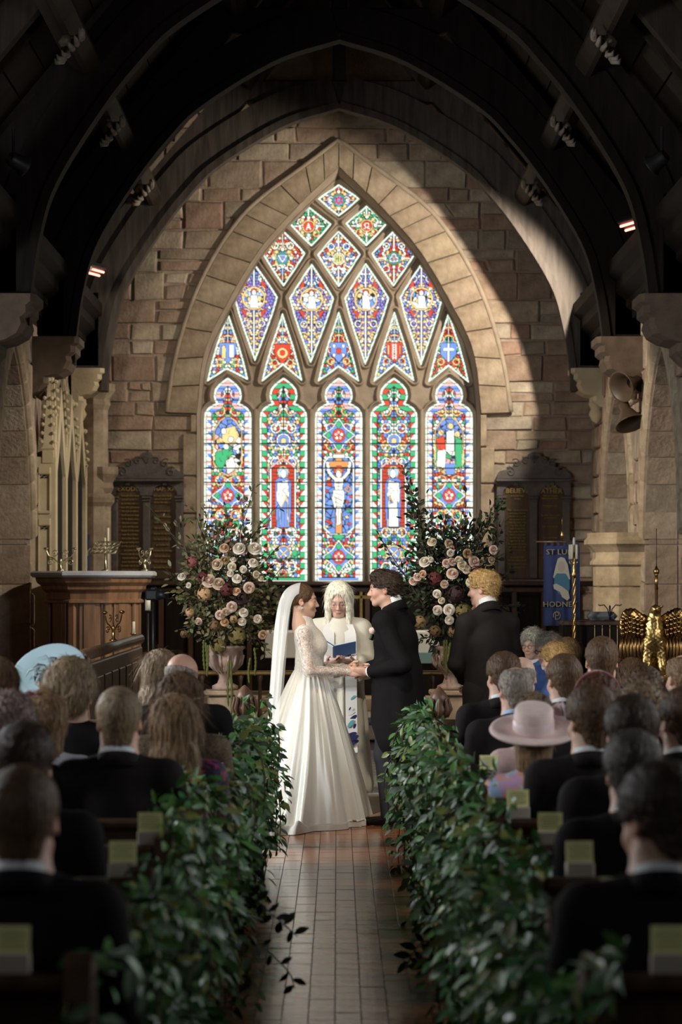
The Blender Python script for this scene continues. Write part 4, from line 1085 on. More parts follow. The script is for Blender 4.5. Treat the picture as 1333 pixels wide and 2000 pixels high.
def body_mesh(J, h=.011, fem=False, hands=None, lo=None, hi=None, fine=None):
    """one continuous skin: head, neck, trunk, arms, legs; J joints in the person's own frame"""
    pts = np.array([v for v in J.values() if not isinstance(v, tuple)]); lo_, hi_ = pts.min(0) - .2, pts.max(0) + .24
    S = SDF(lo_, hi_, h); R, t = J['headR'], J['head']
    head_prims(S, R, t, fem)
    nb = J['neck']; S.cone(t + R @ A(0, -.022, -.06), nb, .047 if fem else .053, .053 if fem else .060, .025)
    S.cone(nb, J['chest'], .07, .10, .05, flat=((0, 1, 0), .8)); S.cone(J['chest'], J['pelvis'], .118 if not fem else .10, .115, .05, flat=((0, 1, 0), .78))
    S.cone(J['shL'], J['shR'], .042, .042, .05)
    for q in 'LR':
        limb(S, J['sh' + q], J['el' + q], .043 if not fem else .037, .034 if not fem else .029); limb(S, J['el' + q], J['wr' + q], .034 if not fem else .029, .024 if not fem else .020, .015)
        limb(S, J['hip' + q], J['kn' + q], .075, .05); limb(S, J['kn' + q], J['an' + q], .05, .035, .02); f = J.get('foot' + q)
        limb(S, J['an' + q], J['an' + q] + (A(0, .15, -.04) if f is None else f), .034, .026, .02)
        if hands and hands.get(q): hand_prims(S, *hands[q])
    return S.get()
def strands(V, F, flow, n, L, w, lift, seed=1):
    rs = np.random.RandomState(seed); fi = rs.randint(0, len(F), n); q = V[F[fi]]; c = q.mean(1); nn = np.cross(q[:, 2] - q[:, 0], q[:, 3] - q[:, 1]); nn /= np.linalg.norm(nn, axis=1)[:, None] + 1e-9
    fl = flow(c, nn); fl = fl + rs.normal(0, .18 if L < .06 else .06, fl.shape); fl -= nn * (fl * nn).sum(1)[:, None]; fl /= np.linalg.norm(fl, axis=1)[:, None] + 1e-9
    sd = np.cross(nn, fl); Ls = L * rs.uniform(.6, 1.3, n)[:, None]; ws = w * rs.uniform(.6, 1.2, n)[:, None]
    P0 = c - nn * .002; P1 = c + fl * Ls * .5 + nn * lift * .8; P2 = c + fl * Ls + nn * lift * rs.uniform(-.6, .8, n)[:, None]
    VV = np.stack([P0 - sd * ws, P0 + sd * ws, P1 - sd * ws * .8, P1 + sd * ws * .8, P2 - sd * ws * .15, P2 + sd * ws * .15], 1).reshape(-1, 3)
    b = np.arange(n)[:, None] * 6; FF = np.vstack([b + [0, 1, 3, 2], b + [2, 3, 5, 4]]); return join((V, F), (VV, FF))
def waves(amp, f, seed, zs=1.0):
    rs = np.random.RandomState(seed); f = f * (2.4 if f > 40 else 1.0); amp = amp * (.62 if f > 40 else 1.0); K = rs.normal(0, f, (5, 3)); K[:, 2] *= zs; ph = rs.uniform(0, 6.28, 5)
    return lambda X, Y, Z: amp * sum(np.sin(K[i, 0] * X + K[i, 1] * Y + K[i, 2] * Z + ph[i]) for i in range(5)) / 2.2
HAIR = {}
def hair(style, h=.007):
    """hair in the head's own frame (face towards +y)"""
    if style in HAIR: return HAIR[style]
    S = SDF((-.16, -.2, -.56), (.16, .16, .2), h); n = 700; L = .03; wd = .0014; lift = .004
    down = lambda c, nn: np.stack([c[:, 0] * 9 * (c[:, 2] > .05), c[:, 1] * 7 * (c[:, 2] > .05) - .1, -np.where(c[:, 2] > .1, .25, 1.0)], 1)
    comb = lambda c, nn: np.stack([c[:, 0] * 2, -.6 + 0 * c[:, 1], -.4 - c[:, 2] * 0], 1)
    flow = comb
    cap = lambda e, dz=0: S.ell((0, -.016, .036 + dz), (.0785 + e, .100 + e, .089 + e), .0)
    def face(k=.014, lowz=-.03): 
        S.ell((0, .088, -.045), (.072, .05, .098), k, mode='sub'); S.box((0, .10, -.12), (.12, .075, .11), .02, k, mode='sub')
    if style == 'short':
        cap(.009); S.ell((0, -.03, .06), (.08, .095, .072), .02); face(); S.cone((0, -.058, -.01), (0, -.052, -.08), .062, .050, .02, flat=((0, 1, 0), .8)); S.box((0, .08, -.10), (.14, .085, .11), .02, .01, mode='sub'); S.half((0, -.05, -.082), (0, .45, -1), .015)
        for sx in (-1, 1): S.ell((sx * .095, -.006, -.02), (.026, .027, .038), .01, mode='sub')
        S.noise(waves(.0035, 90, 1)); n = 1500; L = .022; lift = .003
    elif style == 'crop':
        cap(.005); face(.01); S.cone((0, -.058, -.01), (0, -.052, -.08), .062, .050, .02, flat=((0, 1, 0), .8)); S.box((0, .08, -.10), (.14, .085, .11), .02, .01, mode='sub'); S.half((0, -.05, -.082), (0, .45, -1), .015)
        for sx in (-1, 1): S.ell((sx * .095, -.006, -.02), (.026, .028, .040), .01, mode='sub')
        S.noise(waves(.0022, 130, 2)); n = 1300; L = .013; wd = .001; lift = .003
    elif style == 'quiff':
        cap(.009); S.ell((0, .035, .105), (.062, .062, .036), .02, R=rot(-.25)); S.ell((0, -.05, .05), (.082, .085, .08), .02); face(.012); S.ell((0, .112, -.02), (.085, .06, .078), .01, mode='sub')
        S.cone((0, -.058, -.01), (0, -.052, -.08), .062, .050, .02, flat=((0, 1, 0), .8)); S.box((0, .08, -.10), (.14, .085, .11), .02, .01, mode='sub'); S.half((0, -.05, -.082), (0, .45, -1), .015)
        for sx in (-1, 1): S.ell((sx * .095, -.004, -.025), (.026, .026, .038), .01, mode='sub')
        S.noise(waves(.007, 60, 5)); n = 2200; L = .034; lift = .006
    elif style == 'bald':
        cap(.005); S.half((0, -.055, .045), (0, .25, 1), .012); face(); S.cone((0, -.058, -.01), (0, -.052, -.08), .062, .050, .02, flat=((0, 1, 0), .8)); S.box((0, .08, -.10), (.14, .085, .11), .02, .01, mode='sub'); S.half((0, -.05, -.082), (0, .45, -1), .015)
        for sx in (-1, 1): S.ell((sx * .095, -.006, -.02), (.026, .028, .040), .01, mode='sub')
        S.noise(waves(.0025, 120, 3)); n = 700; L = .014; lift = .003; wd = .001
    elif style == 'thin':
        cap(.006); S.ell((0, -.012, .13), (.052, .07, .05), .012, mode='sub'); face(); S.cone((0, -.058, -.01), (0, -.052, -.08), .062, .050, .02, flat=((0, 1, 0), .8)); S.box((0, .08, -.10), (.14, .085, .11), .02, .01, mode='sub'); S.half((0, -.05, -.082), (0, .45, -1), .015)
        for sx in (-1, 1): S.ell((sx * .095, -.006, -.02), (.026, .028, .040), .01, mode='sub')
        S.noise(waves(.003, 100, 4)); n = 900; L = .018; lift = .003
    elif style == 'bob':
        cap(.014); S.cone((0, -.035, .02), (0, -.035, -.10), .094, .082, .03, flat=((0, 1, 0), .9)); face(.02); S.half((0, 0, -.15), (0, 0, -1), .02)
        S.noise(waves(.004, 110, 6, .12)); n = 1500; L = .07; flow = down; lift = .003
    elif style == 'hatbob':
        cap(.004); S.cone((0, -.035, .0), (0, -.035, -.10), .086, .082, .03, flat=((0, 1, 0), .9)); face(.02); S.half((0, 0, -.15), (0, 0, -1), .02); S.half((0, 0, .0), (0, 0, 1))
        S.noise(waves(.004, 110, 6, .12)); n = 900; L = .05; flow = down; lift = .001
    elif style == 'soft':
        cap(.015); S.ell((0, -.04, -.01), (.092, .085, .095), .03); face(.02); S.half((0, -.05, -.10), (0, .2, -1), .02)
        S.noise(waves(.008, 60, 7)); n = 1800; L = .04; flow = down; lift = .008
    elif style == 'curly':
        cap(.018); S.ell((0, -.04, .0), (.098, .09, .10), .03); face(.02); S.half((0, -.05, -.085), (0, .2, -1), .02)
        S.noise(waves(.010, 95, 8)); n = 2000; L = .028; lift = .012
    elif style == 'long':
        cap(.012); S.cone((0, -.045, .03), (0, -.07, -.18), .09, .092, .04, flat=((0, 1, 0), .62)); S.cone((0, -.07, -.18), (0, -.085, -.44), .092, .07, .04, flat=((0, 1, 0), .42)); face(.02)
        S.box((0, .06, -.3), (.2, .09, .23), .02, .02, mode='sub')
        S.noise(waves(.0055, 100, 9, .08)); n = 2000; L = .12; flow = down; lift = .004
    elif style == 'vicar':
        cap(.014); face(.012)
        for sx in (-1, 1):
            S.cone((sx * .045, .025, .085), (sx * .070, .045, -.03), .032, .026, .03); S.cone((sx * .070, .045, -.03), (sx * .076, .075, -.19), .026, .018, .03)
            S.cone((sx * .06, -.03, .0), (sx * .078, -.01, -.18), .035, .03, .03)
        S.cone((0, -.05, .0), (0, -.08, -.2), .09, .085, .04, flat=((0, 1, 0), .5))
        S.ell((0, .105, -.015), (.050, .062, .098), .012, mode='sub')
        S.noise(waves(.0022, 120, 10, .05)); n = 500; L = .09; flow = down; lift = .0008
    elif style == 'bun':
        cap(.008); face(.012); S.half((0, -.05, -.06), (0, .3, -1), .02); S.ell((0, -.115, .03), (.055, .045, .048), .012)
        for sx in (-1, 1): S.ell((sx * .095, -.006, -.02), (.024, .026, .038), .01, mode='sub')
        S.noise(waves(.005, 90, 11)); n = 1400; L = .04; flow = comb; lift = .004
    elif style == 'bride':
        S.ell((0, -.014, .034), (.079, .099, .090), .0); S.ell((0, .082, -.03), (.070, .045, .096), .012, mode='sub'); S.half((0, -.02, -.05), (0, .5, -1), .02)
        S.ell((0, -.11, -.03), (.05, .04, .05), .02)
        for sx in (-1, 1): S.ell((sx * .090, -.004, -.022), (.022, .024, .036), .008, mode='sub')
        S.noise(waves(.0022, 120, 12)); n = 1200; L = .035; flow = comb; lift = .002; wd = .0011
    V, F = S.get(); V, F = strands(V, F, flow, n, L, wd, lift, len(style)); HAIR[style] = rawmesh('hair', V, F); return HAIR[style]
def jacket_mesh(J, h=.011, fem=False, skirt=0.0, e=0.0, sleeve=True, vneck=True):
    pts = np.array([v for v in J.values() if not isinstance(v, tuple)]); S = SDF(pts.min(0) - .26, pts.max(0) + .2, h)
    nb, ch, pe = J['neck'], J['chest'], J['pelvis']; w = .93 if fem else 1.0
    S.cone(pe + A(0, 0, .0), ch, (.150 + e) * w, (.158 + e) * w, .06, flat=((0, 1, 0), .76)); S.cone(J['shL'] * .94 + nb * .06, J['shR'] * .94 + nb * .06, .062 * w, .062 * w, .06)
    S.cone(ch, nb + A(0, -.01, -.05), .13 * w, .085, .06, flat=((0, 1, 0), .8))
    for q in 'LR':
        S.cone(J['sh' + q], nb + A(0, -.005, -.035), .062 * w, .052, .05)
        if sleeve:
            S.cone(J['sh' + q], J['el' + q], (.064 + e) * w, (.052 + e) * w, .03); S.cone(J['el' + q], J['wr' + q] + (J['el' + q] - J['wr' + q]) * .06, (.052 + e) * w, (.040 + e) * w, .02)
    if skirt: S.cone(pe, pe - A(0, 0, skirt), .15 + e, .165 + e, .06, flat=((0, 1, 0), .8))
    S.cone(nb - A(0, -.01, .03), nb + A(0, .02, .14), .056, .075, .012, mode='sub')
    S.noise(waves(.0035, 14, 21))
    return S.get()
def trouser_mesh(J, h=.012):
    pts = np.array([v for v in J.values() if not isinstance(v, tuple)]); S = SDF(pts.min(0) - .22, pts.max(0) + .1, h)
    S.ell(J['pelvis'], (.165, .12, .13), .03)
    for q in 'LR': S.cone(J['hip' + q], J['kn' + q], .095, .075, .05); S.cone(J['kn' + q], J['an' + q] + A(0, 0, .0), .074, .066, .03)
    S.noise(waves(.003, 16, 22)); return S.get()
def ring_mesh(c, R, r0, r1, z0, z1, n=24, th=.004, ysc=1.08):
    m = MB(); V = []
    for (r, z) in ((r0, z0), (r1, z1), (r1 - th, z1), (r0 - th, z0)):
        for k in range(n):
            q = 2 * PI * k / n; V.append(R @ A(r * math.cos(q), r * ysc * math.sin(q), z - .018 * math.sin(q)) + c)
    F = [[i * n + k, i * n + (k + 1) % n, ((i + 1) % 4) * n + (k + 1) % n, ((i + 1) % 4) * n + k] for i in range(4) for k in range(n)]
    return rawmesh('collar', V, F)
def mesh_obj(name, VF, m, parent=None, **kw):
    me = rawmesh(name, VF[0], VF[1]); me.materials.append(m); return link(name, me, parent, **kw)
def person(loc, rz, J, bodyVF, skin=SKIN, brow=None, lips=(.5, .16, .13), label='', group=None, scale=1.0, col=None):
    V, F = bodyVF; me = rawmesh('person', V, F, True, skin_colours(V, J['headR'], J['head'], lips, brow, skin)); me.materials.append(M_SKIN)
    return link('person', me, None, loc=loc, rot=(0, 0, rz), scale=scale, label=label, cat='person', group=group)
def put_hair(p, J, style, m, sc=1.0, name='hair'):
    o = link(name, hair(style), p, mat=m); o.matrix_local = Matrix.Translation(Vector(J['head'])) @ Matrix(J['headR']).to_4x4() @ Matrix.Scale(sc, 4); return o
# ------------------------------------------------------------------ the seated congregation
def seatJ(turn=0.0, nod=0.0, tilt=0.0, lean=0.0, fem=False, wide=1.0):
    s = .93 if fem else 1.0; l = lean
    J = dict(pelvis=A(0, 0, .55), chest=A(0, .02 + .25 * l, .84), neck=A(0, .0 + .45 * l, 1.02), head=A(0, .03 + .55 * l, 1.16), shL=A(-.175 * s * wide, .0 + .4 * l, .955), shR=A(.175 * s * wide, .0 + .4 * l, .955),
             elL=A(-.235 * s, .04 + .3 * l, .70), elR=A(.235 * s, .04 + .3 * l, .70), wrL=A(-.10, .27, .62), wrR=A(.10, .27, .62), hipL=A(-.09, .05, .53), hipR=A(.09, .05, .53),
             knL=A(-.12, .43, .50), knR=A(.12, .43, .50), anL=A(-.12, .45, .09), anR=A(.12, .45, .09))
    J['headR'] = None; J = {k: v for k, v in J.items() if v is not None}; JJ = dict(J); 
    class D(dict): pass
    d = D(JJ); d.R = rot(-nod, tilt, turn); return d
class Jt(dict):
    def values(s): return [v for k, v in s.items() if k != 'headR']
def fixJ(d, R): j = Jt(d); j['headR'] = np.asarray(R); return j
SEAT = {}
def seated(kind):
    """kind: (fem, turn, nod, lean) -> joints, body mesh, jacket mesh, collar meshes"""
    if kind in SEAT: return SEAT[kind]
    fem, turn, nod, lean = kind; d = seatJ(turn, nod, 0, lean, fem); J = fixJ(d, rot(-nod, 0, turn))
    b = body_mesh(J, .0115, fem, hands={'L': (J['wrL'], (.3, 1, -.1), (0, 0, -1), -1, .7), 'R': (J['wrR'], (-.3, 1, -.1), (0, 0, -1), 1, .7)})
    j = jacket_mesh(J, .012, fem); t = trouser_mesh(J, .015)
    jm = rawmesh('jacket', *j); tm = rawmesh('trousers', *t)
    nR = rot(-.12 + 0, 0, 0)
    col = ring_mesh(J['neck'], nR, .076, .070, -.03, .034); jc = ring_mesh(J['neck'] + A(0, -.004, 0), nR, .094, .082, -.04, .014, th=.014)
    SEAT[kind] = (J, b, jm, tm, col, jc); return SEAT[kind]
def guest(px, top, Y, kind, hstyle, hcol, top_m, label, collar=None, skin=SKIN, side='left', sc=None, hs=1.0, rz=0.0, floor=0.0):
    J, b, jm, tm, col, jc = seated(kind)
    X = (px - CX) * Y / FPX; ztop = CAMH + (CY - top) * Y / FPX
    s = sc if sc is not None else (ztop - floor) / 1.285
    p = person((X, Y - J['head'][1] * s * .0, floor), rz, J, b, skin=skin, label=label, group='guests in the %s pews' % side if side in ('left', 'right') else side, scale=s)
    link('jacket' if not kind[0] else 'dress_top', jm, p, mat=CL[top_m]); link('trousers' if not kind[0] else 'skirt', tm, p, mat=CL[top_m if kind[0] else 'black'])
    if collar: link('shirt_collar', col, p, mat=CL[collar]); link('jacket_collar', jc, p, mat=CL[top_m])
    if hstyle: put_hair(p, J, hstyle, HC[hcol], hs)
    p['ztop'] = ztop; return p, J, s
PALE = (.60, .38, .28); RUDDY = (.56, .31, .22)
M_ = (False, 0, .05, 0); MT = (False, .35, .1, 0); MR = (False, -.4, .1, 0); FM = (True, 0, .05, 0); FT = (True, -.45, .08, 0); FL = (True, .4, .08, 0)
L_ = 'left'; R_ = 'right'
guest(-8, 1288, 10.82, FM, 'bob', 'brown', 'charcoal', 'brown-haired guest cut by the left edge behind the pale blue hat', side=L_)
pl_hat, J_hat, s_hat = guest(98, 1306, 11.69, FM, 'hatbob', 'ash', 'palegrey', 'guest wearing the pale blue saucer hat', side=L_)
guest(140, 1297, 10.82, FT, 'soft', 'ash', 'black', 'guest with soft grey-brown hair and black top before the pale blue hat', side=L_, hs=1.12)
fl_p, fl_J, fl_s = guest(85, 1356, 9.95, FM, 'bob', 'lightbrown', 'palegrey', 'guest with a blonde bob, pink hair flower and pale jacket', side=L_, hs=1.05)
guest(20, 1358, 9.08, FM, 'curly', 'pinkgrey', 'charcoal', 'guest with curly pinkish grey hair at the left edge', side=L_)
guest(46, 1422, 7.34, M_, 'short', 'dark', 'black', 'dark-haired guest in black at the left edge, second from the front', side=L_, collar='white', hs=1.06)
guest(42, 1503, 5.60, M_, 'crop', 'brown', 'black', 'nearest guest on the left, cropped brown hair and white collar', side=L_, collar='white', skin=RUDDY, hs=1.04)
guest(232, 1346, 9.08, M_, 'crop', 'ash', 'charcoal', 'broad man in a dark suit with short fair-brown hair and white collar', side=L_, collar='white', skin=RUDDY, hs=1.04)
guest(341, 1366, 9.95, FM, 'long', 'lightbrown', 'floral_dark', 'girl with long straight hair in a dark floral dress', side=L_, hs=1.08)
guest(352, 1321, 10.82, FM, 'long', 'brown', 'leopard', 'woman with long brown hair in a leopard print dress', side=L_, hs=1.05)
guest(357, 1276, 12.56, MR, 'bald', 'grey', 'black', 'bald man in a dark suit in the left front pew', side=L_, collar='white', skin=RUDDY)
guest(318, 1276, 13.43, FT, 'long', 'ash', 'palegrey', 'woman with long fair hair beside the bald man', side=L_, hs=1.05)
# right-hand pews
guest(983, 1277, 13.00, MT, 'short', 'brown', 'charcoal', 'dark-haired man leaning in the right front pew', collar='white', side=R_)
guest(1021, 1282, 13.75, M_, 'bald', 'grey', 'black', 'bald man half hidden in the right front pew', side=R_, skin=PALE)
guest(1008, 1302, 11.90, (False, .2, .1, 0), 'thin', 'grey', 'charcoal', 'balding grey-haired man with a pale blue collar', collar='shirtblue', side=R_, skin=RUDDY)
guest(1102, 1281, 12.40, MT, 'crop', 'brown', 'green', 'man with brown cropped hair in a dark velvet jacket', collar='white', side=R_, hs=1.05)
guest(1177, 1246, 13.43, M_, 'crop', 'brown', 'charcoal', 'man with cropped brown hair below the brass eagle', collar='white', side=R_, hs=1.04)
guest(1243, 1292, 14.6, (True, 0, .6, .35), 'bob', 'brown', 'pink', 'guest in pale pink bending forward below the brass eagle', side=R_)
guest(1262, 1303, 11.69, FM, 'bun', 'brown', 'charcoal', 'guest with brown hair in a bun', side=R_)
rb_p, rb_J, rb_s = guest(1170, 1322, 10.82, FM, 'soft', 'red', 'charcoal', 'guest with a red velvet headband', side=R_)
ph_p, ph_J, ph_s = guest(1043, 1400, 9.95, FM, 'hatbob', 'lightbrown', 'floral_pastel', 'guest in a pastel floral dress wearing the wide pink hat', side=R_)
guest(1045, 1358, 11.0, FM, 'soft', 'ash', 'pink', 'brown-haired guest in pink behind the wide pink hat', side=R_)
guest(1155, 1346, 9.08, MT, 'short', 'brown', 'charcoal', 'man with thick brown hair right of the wide pink hat', collar='white', side=R_, hs=1.06)
guest(1254, 1337, 9.95, FM, 'curly', 'ash', 'charcoal', 'guest with curly ash-brown hair in the right pews', side=R_)
guest(1236, 1367, 8.21, M_, 'short', 'dark', 'charcoal', 'man with very dark hair in the middle of the right pews', collar='white', side=R_, hs=1.05)
guest(1335, 1348, 9.08, MT, 'short', 'brown', 'black', 'brown-haired man cut by the right edge', collar='white', side=R_)
guest(1336, 1278, 12.56, MT, 'thin', 'lightbrown', 'charcoal', 'fair man cut by the right edge near the brass eagle', side=R_, skin=PALE)
guest(1238, 1438, 7.34, M_, 'short', 'darkgrey', 'black', 'man with grizzled dark hair, second nearest on the right', collar='white', side=R_, hs=1.07)
guest(1290, 1506, 5.60, (False, .55, .25, 0), 'short', 'dark', 'black', 'nearest guest on the right, dark hair, head turned to the aisle', collar='white', side=R_, hs=1.06)
# choir in blue robes, facing across the chancel
CHK = (True, .0, .12, 0)
def chorister(px, top, Y, hs_, hc, lab, turn=0.0, rz=PI / 2 + .25):
    J, b, jm, tm, col, jc = seated((True, turn, .15, 0)); X = (px - CX) * Y / FPX; z = CAMH + (CY - top) * Y / FPX; s = .98
    fz = z - 1.285 * s
    p = person((X, Y, fz), rz, J, b, skin=PALE, brow=(.25, .2, .15), label=lab, group='choir in blue robes', scale=s)
    link('robe', jm, p, mat=CL['choirblue'], scale=(1.08, 1.1, 1.0)); link('robe_skirt', tm, p, mat=CL['choirblue'], scale=(1.15, 1.0, 1.05)); link('ruff', col, p, mat=CL['white'], scale=(1.0, 1.0, 1.0))
    put_hair(p, J, hs_, HC[hc], 1.04); return p, J, s
def glasses(p, J, m, r=.021, th=.0022, z=-.004, y=.098):
    o = MB()
    for sx in (-1, 1):
        o.tube([(sx * .032 + r * math.cos(q), y, z + r * .8 * math.sin(q)) for q in np.linspace(0, 2 * PI, 15)], th, 5, False)
        o.tube([(sx * .053, y, z + .006), (sx * .078, y - .05, z + .008), (sx * .08, y - .105, z + .004)], th, 5)
    o.tube([(-.011, y, z + .006), (0, y + .006, z + .009), (.011, y, z + .006)], th, 5)
    g = o.build('glasses', m, p, True); g.matrix_local = Matrix.Translation(Vector(J['head'])) @ Matrix(J['headR']).to_4x4(); return g
M_DKFRAME = mat('dark_frame', (.01, .008, .008), rough=.3)
for a in [(1044, 1230, 20.2, 'soft', 'silver', 'chorister with grey hair and round glasses, farthest of the choir', 0, PI / 2 + .95),
          (1076, 1239, 19.4, 'soft', 'silver', 'chorister with silver hair and thick black glasses', -.1, PI / 2 + .75),
          (1113, 1249, 20.0, 'bob', 'lightbrown', 'brown-haired chorister half hidden behind the blonde one', -.6, PI / 2 - .2),
          (1092, 1257, 18.6, 'curly', 'blond', 'chorister with wavy blonde hair', -.3, PI / 2 + .1),
          (1330, 1262, 18.4, 'bob', 'lightbrown', 'chorister in blue robe and white collar right of the brass eagle', 0, PI / 2 + .2)]:
    p, J, s = chorister(*a[:6], turn=a[6], rz=a[7])
    if 'glasses' in a[5]: glasses(p, J, M_DKFRAME, .020, .0028 if 'thick' in a[5] else .0016)
# ------------------------------------------------------------------ the couple, the priest, the best man
def transp(name, col, alpha, rough=.8, pattern=None, scale=60.0, lo=.35, hi=.5):
    m = bpy.data.materials.new(name); m.use_nodes = True; N = m.node_tree.nodes; L = m.node_tree.links; b = N['Principled BSDF']
    b.inputs['Base Color'].default_value = (*col, 1); b.inputs['Roughness'].default_value = rough; b.inputs['Specular IOR Level'].default_value = .2
    out = N['Material Output']; tr = N.new('ShaderNodeBsdfTransparent'); mx = N.new('ShaderNodeMixShader')
    L.new(tr.outputs[0], mx.inputs[1]); L.new(b.outputs[0], mx.inputs[2]); L.new(mx.outputs[0], out.inputs[0]); mx.inputs[0].default_value = alpha
    if pattern:
        tc = N.new('ShaderNodeTexCoord'); nz = N.new('ShaderNodeTexNoise'); nz.inputs['Scale'].default_value = scale; nz.inputs['Detail'].default_value = 2; nz.inputs['Distortion'].default_value = 1.6
        L.new(tc.outputs['Object'], nz.inputs['Vector']); rp = N.new('ShaderNodeValToRGB'); e = rp.color_ramp.elements
        e[0].position = .42; e[0].color = (.04, .04, .04, 1); e[1].position = .47; e[1].color = (.95, .95, .95, 1); x = e.new(.54); x.color = (.95, .95, .95, 1); x = e.new(.58); x.color = (.05, .05, .05, 1)
        L.new(nz.outputs['Fac'], rp.inputs[0]); L.new(rp.outputs[0], mx.inputs[0])
    return m
M_SATIN = mat('ivory_satin', (.74, .70, .61), rough=.27, spec=.6)
M_LACE = transp('lace', (.82, .77, .69), .6, pattern=True, scale=75)
M_LACE2 = mat('lace_bodice', (.78, .73, .65), col2=(.66, .58, .48), rough=.75, vscale=70, bump=.3, bscale=140)
M_VEIL = transp('veil_tulle', (.88, .87, .82), .47)
M_ROBE = mat('white_alb', (.66, .62, .52), rough=.8, spec=.2, var=.05, vscale=4, bump=.1, bscale=90)
M_STOLE = mat('white_stole', (.68, .66, .62), rough=.7)
def W2L(rz, off): c, s = math.cos(-rz), math.sin(-rz); return A(c * off[0] - s * off[1], s * off[0] + c * off[1], off[2])
def standJ(**kw):
    J = dict(pelvis=A(0, 0, .95), chest=A(0, .0, 1.27), neck=A(0, -.01, 1.47), head=A(0, .02, 1.64), shL=A(-.175, -.01, 1.40), shR=A(.175, -.01, 1.40), elL=A(-.22, -.03, 1.12), elR=A(.22, -.03, 1.12),
             wrL=A(-.2, .1, .9), wrR=A(.2, .1, .9), hipL=A(-.09, 0, .92), hipR=A(.09, 0, .92), knL=A(-.1, .02, .5), knR=A(.1, .02, .5), anL=A(-.1, -.02, .09), anR=A(.1, -.02, .09))
    J.update(kw); return J
def hero_body(J, fem, hands, h=.0065): return body_mesh(J, h, fem, hands)
HAND = P(697, 1311, 16.72)                       # where the couple's hands meet
# ---- bride
bl = A((607 - CX) * 16.8 / FPX, 16.8, 0); brz = -PI / 2
bh = lambda w: W2L(brz, A(*w) - bl)
J = fixJ(standJ(pelvis=A(0, -.01, .93), chest=A(0, .0, 1.25), neck=A(0, -.062, 1.385), head=A(0, -.055, 1.562), shL=A(-.15, -.045, 1.335), shR=A(.15, -.045, 1.335), elL=A(-.20, -.01, 1.10), elR=A(.205, -.005, 1.085),
         wrL=bh(HAND + A(-.035, .05, .015)) + A(0, -.03, .0), wrR=bh(HAND + A(-.03, -.03, -.005)) + A(0, -.03, 0)), rot(-.02, 0, .04))
hb = hero_body(J, True, {'R': (J['wrR'], (-.1, 1, .06), (-.9, 0, -.5), 1, .55), 'L': (J['wrL'], (.1, 1, .10), (.9, 0, -.5), -1, .5)})
bride = person(bl, brz, J, hb, skin=(.60, .36, .25), brow=(.05, .03, .02), lips=(.48, .15, .14), label='bride in an ivory satin gown with lace sleeves and a long veil')
put_hair(bride, J, 'bride', HC['brown'])
BJ = J
# bodice (opaque lace) and lace sleeves
S = SDF((-.3, -.32, .95), (.3, .3, 1.5), .0065)
S.cone((0, -.012, 1.04), (0, -.01, 1.12), .118, .104, .02, flat=((0, 1, 0), .86)); S.cone((0, -.01, 1.12), (0, .0, 1.25), .104, .135, .05, flat=((0, 1, 0), .80)); S.cone((-.12, -.045, 1.335), (.12, -.045, 1.335), .05, .05, .06)
for sx in (-1, 1): S.ell((sx * .062, .066, 1.245), (.060, .050, .060), .04)
S.cone((0, -.03, 1.32), J['neck'] + A(0, .004, .11), .075, .053, .03)
S.half(J['neck'] + A(0, 0, .082), (0, .3, 1)); mesh_obj('bodice', S.get(), M_LACE2, bride)
S = SDF((-.34, -.25, .95), (.34, .5, 1.45), .0065)
for q in 'LR':
    S.ell(J['sh' + q], (.062, .062, .062), .01); S.cone(J['sh' + q], J['el' + q], .055, .045, .015); S.cone(J['el' + q], J['wr' + q], .043, .028, .012)
S.noise(waves(.003, 30, 31)); mesh_obj('lace_sleeve', S.get(), M_LACE, bride)
# skirt
PH = np.radians([-180, -158, -135, -119, -106, -85, -64, -40, 0, 30, 45, 80, 120, 164, 180]); RF = np.array([.80, .86, .88, .86, .70, .46, .37, .35, .39, .50, .58, .56, .60, .74, .80])
n_, m_ = 300, 70; V = []
rs = np.random.RandomState(5); fp = np.linspace(-PI, PI, 16)[:-1] + rs.uniform(-.14, .14, 15); fa = rs.uniform(.55, 1.4, 15); fw = rs.uniform(.09, .19, 15)
for i in range(m_):
    t = i / (m_ - 1)
    for k in range(n_):
        ph = -PI + 2 * PI * k / n_; R_f = np.interp(ph, PH, RF); rc = min(R_f, .50); dphi = np.abs((ph + .25 * t * math.sin(3 * ph) - fp + PI) % (2 * PI) - PI)
        fold = float((fa * np.exp(-(dphi / fw) ** 2)).sum())
        if t <= .86:
            s_ = t / .86; z = 1.09 * (1 - s_) + .035 * s_; rw = .103
            r = rw + (rc - rw) * (s_ ** .92) + .075 * (fold - .6) * s_ ** 1.15 + .02 * math.sin(s_ * PI) + .006 * math.cos(ph * 24) * (1 - s_) * min(1, s_ * 8)
        else:
            s2 = (t - .86) / .14; r = rc + (R_f - rc) * s2 + .075 * (fold - .6) + .02 * math.sin(7 * ph + 1) * s2 * (R_f > .5); z = .035 * (1 - s2) + .006 + (.09 * max(fold - .3, 0) * math.sin(PI * min(1, s2 * 1.0)) if R_f > .5 else .01 * (1 - s2))
        wx, wy = -.008 + r * math.cos(ph), r * math.sin(ph) * (1.0)
        V.append((-wy, wx, z))
idx_ = np.arange(n_ * m_).reshape(m_, n_); F = np.stack([idx_[:-1], np.roll(idx_[:-1], -1, 1), np.roll(idx_[1:], -1, 1), idx_[1:]], -1).reshape(-1, 4)
sk = mesh_obj('skirt', (np.array(V), F), M_SATIN, bride)
# waistband
wb = MB().lathe([(.112, 1.065), (.113, 1.10), (.106, 1.112)], 40, sx=.98, sy=.9, c=(0, -.012, 0), cap=False).build('waistband', M_SATIN, bride, True)
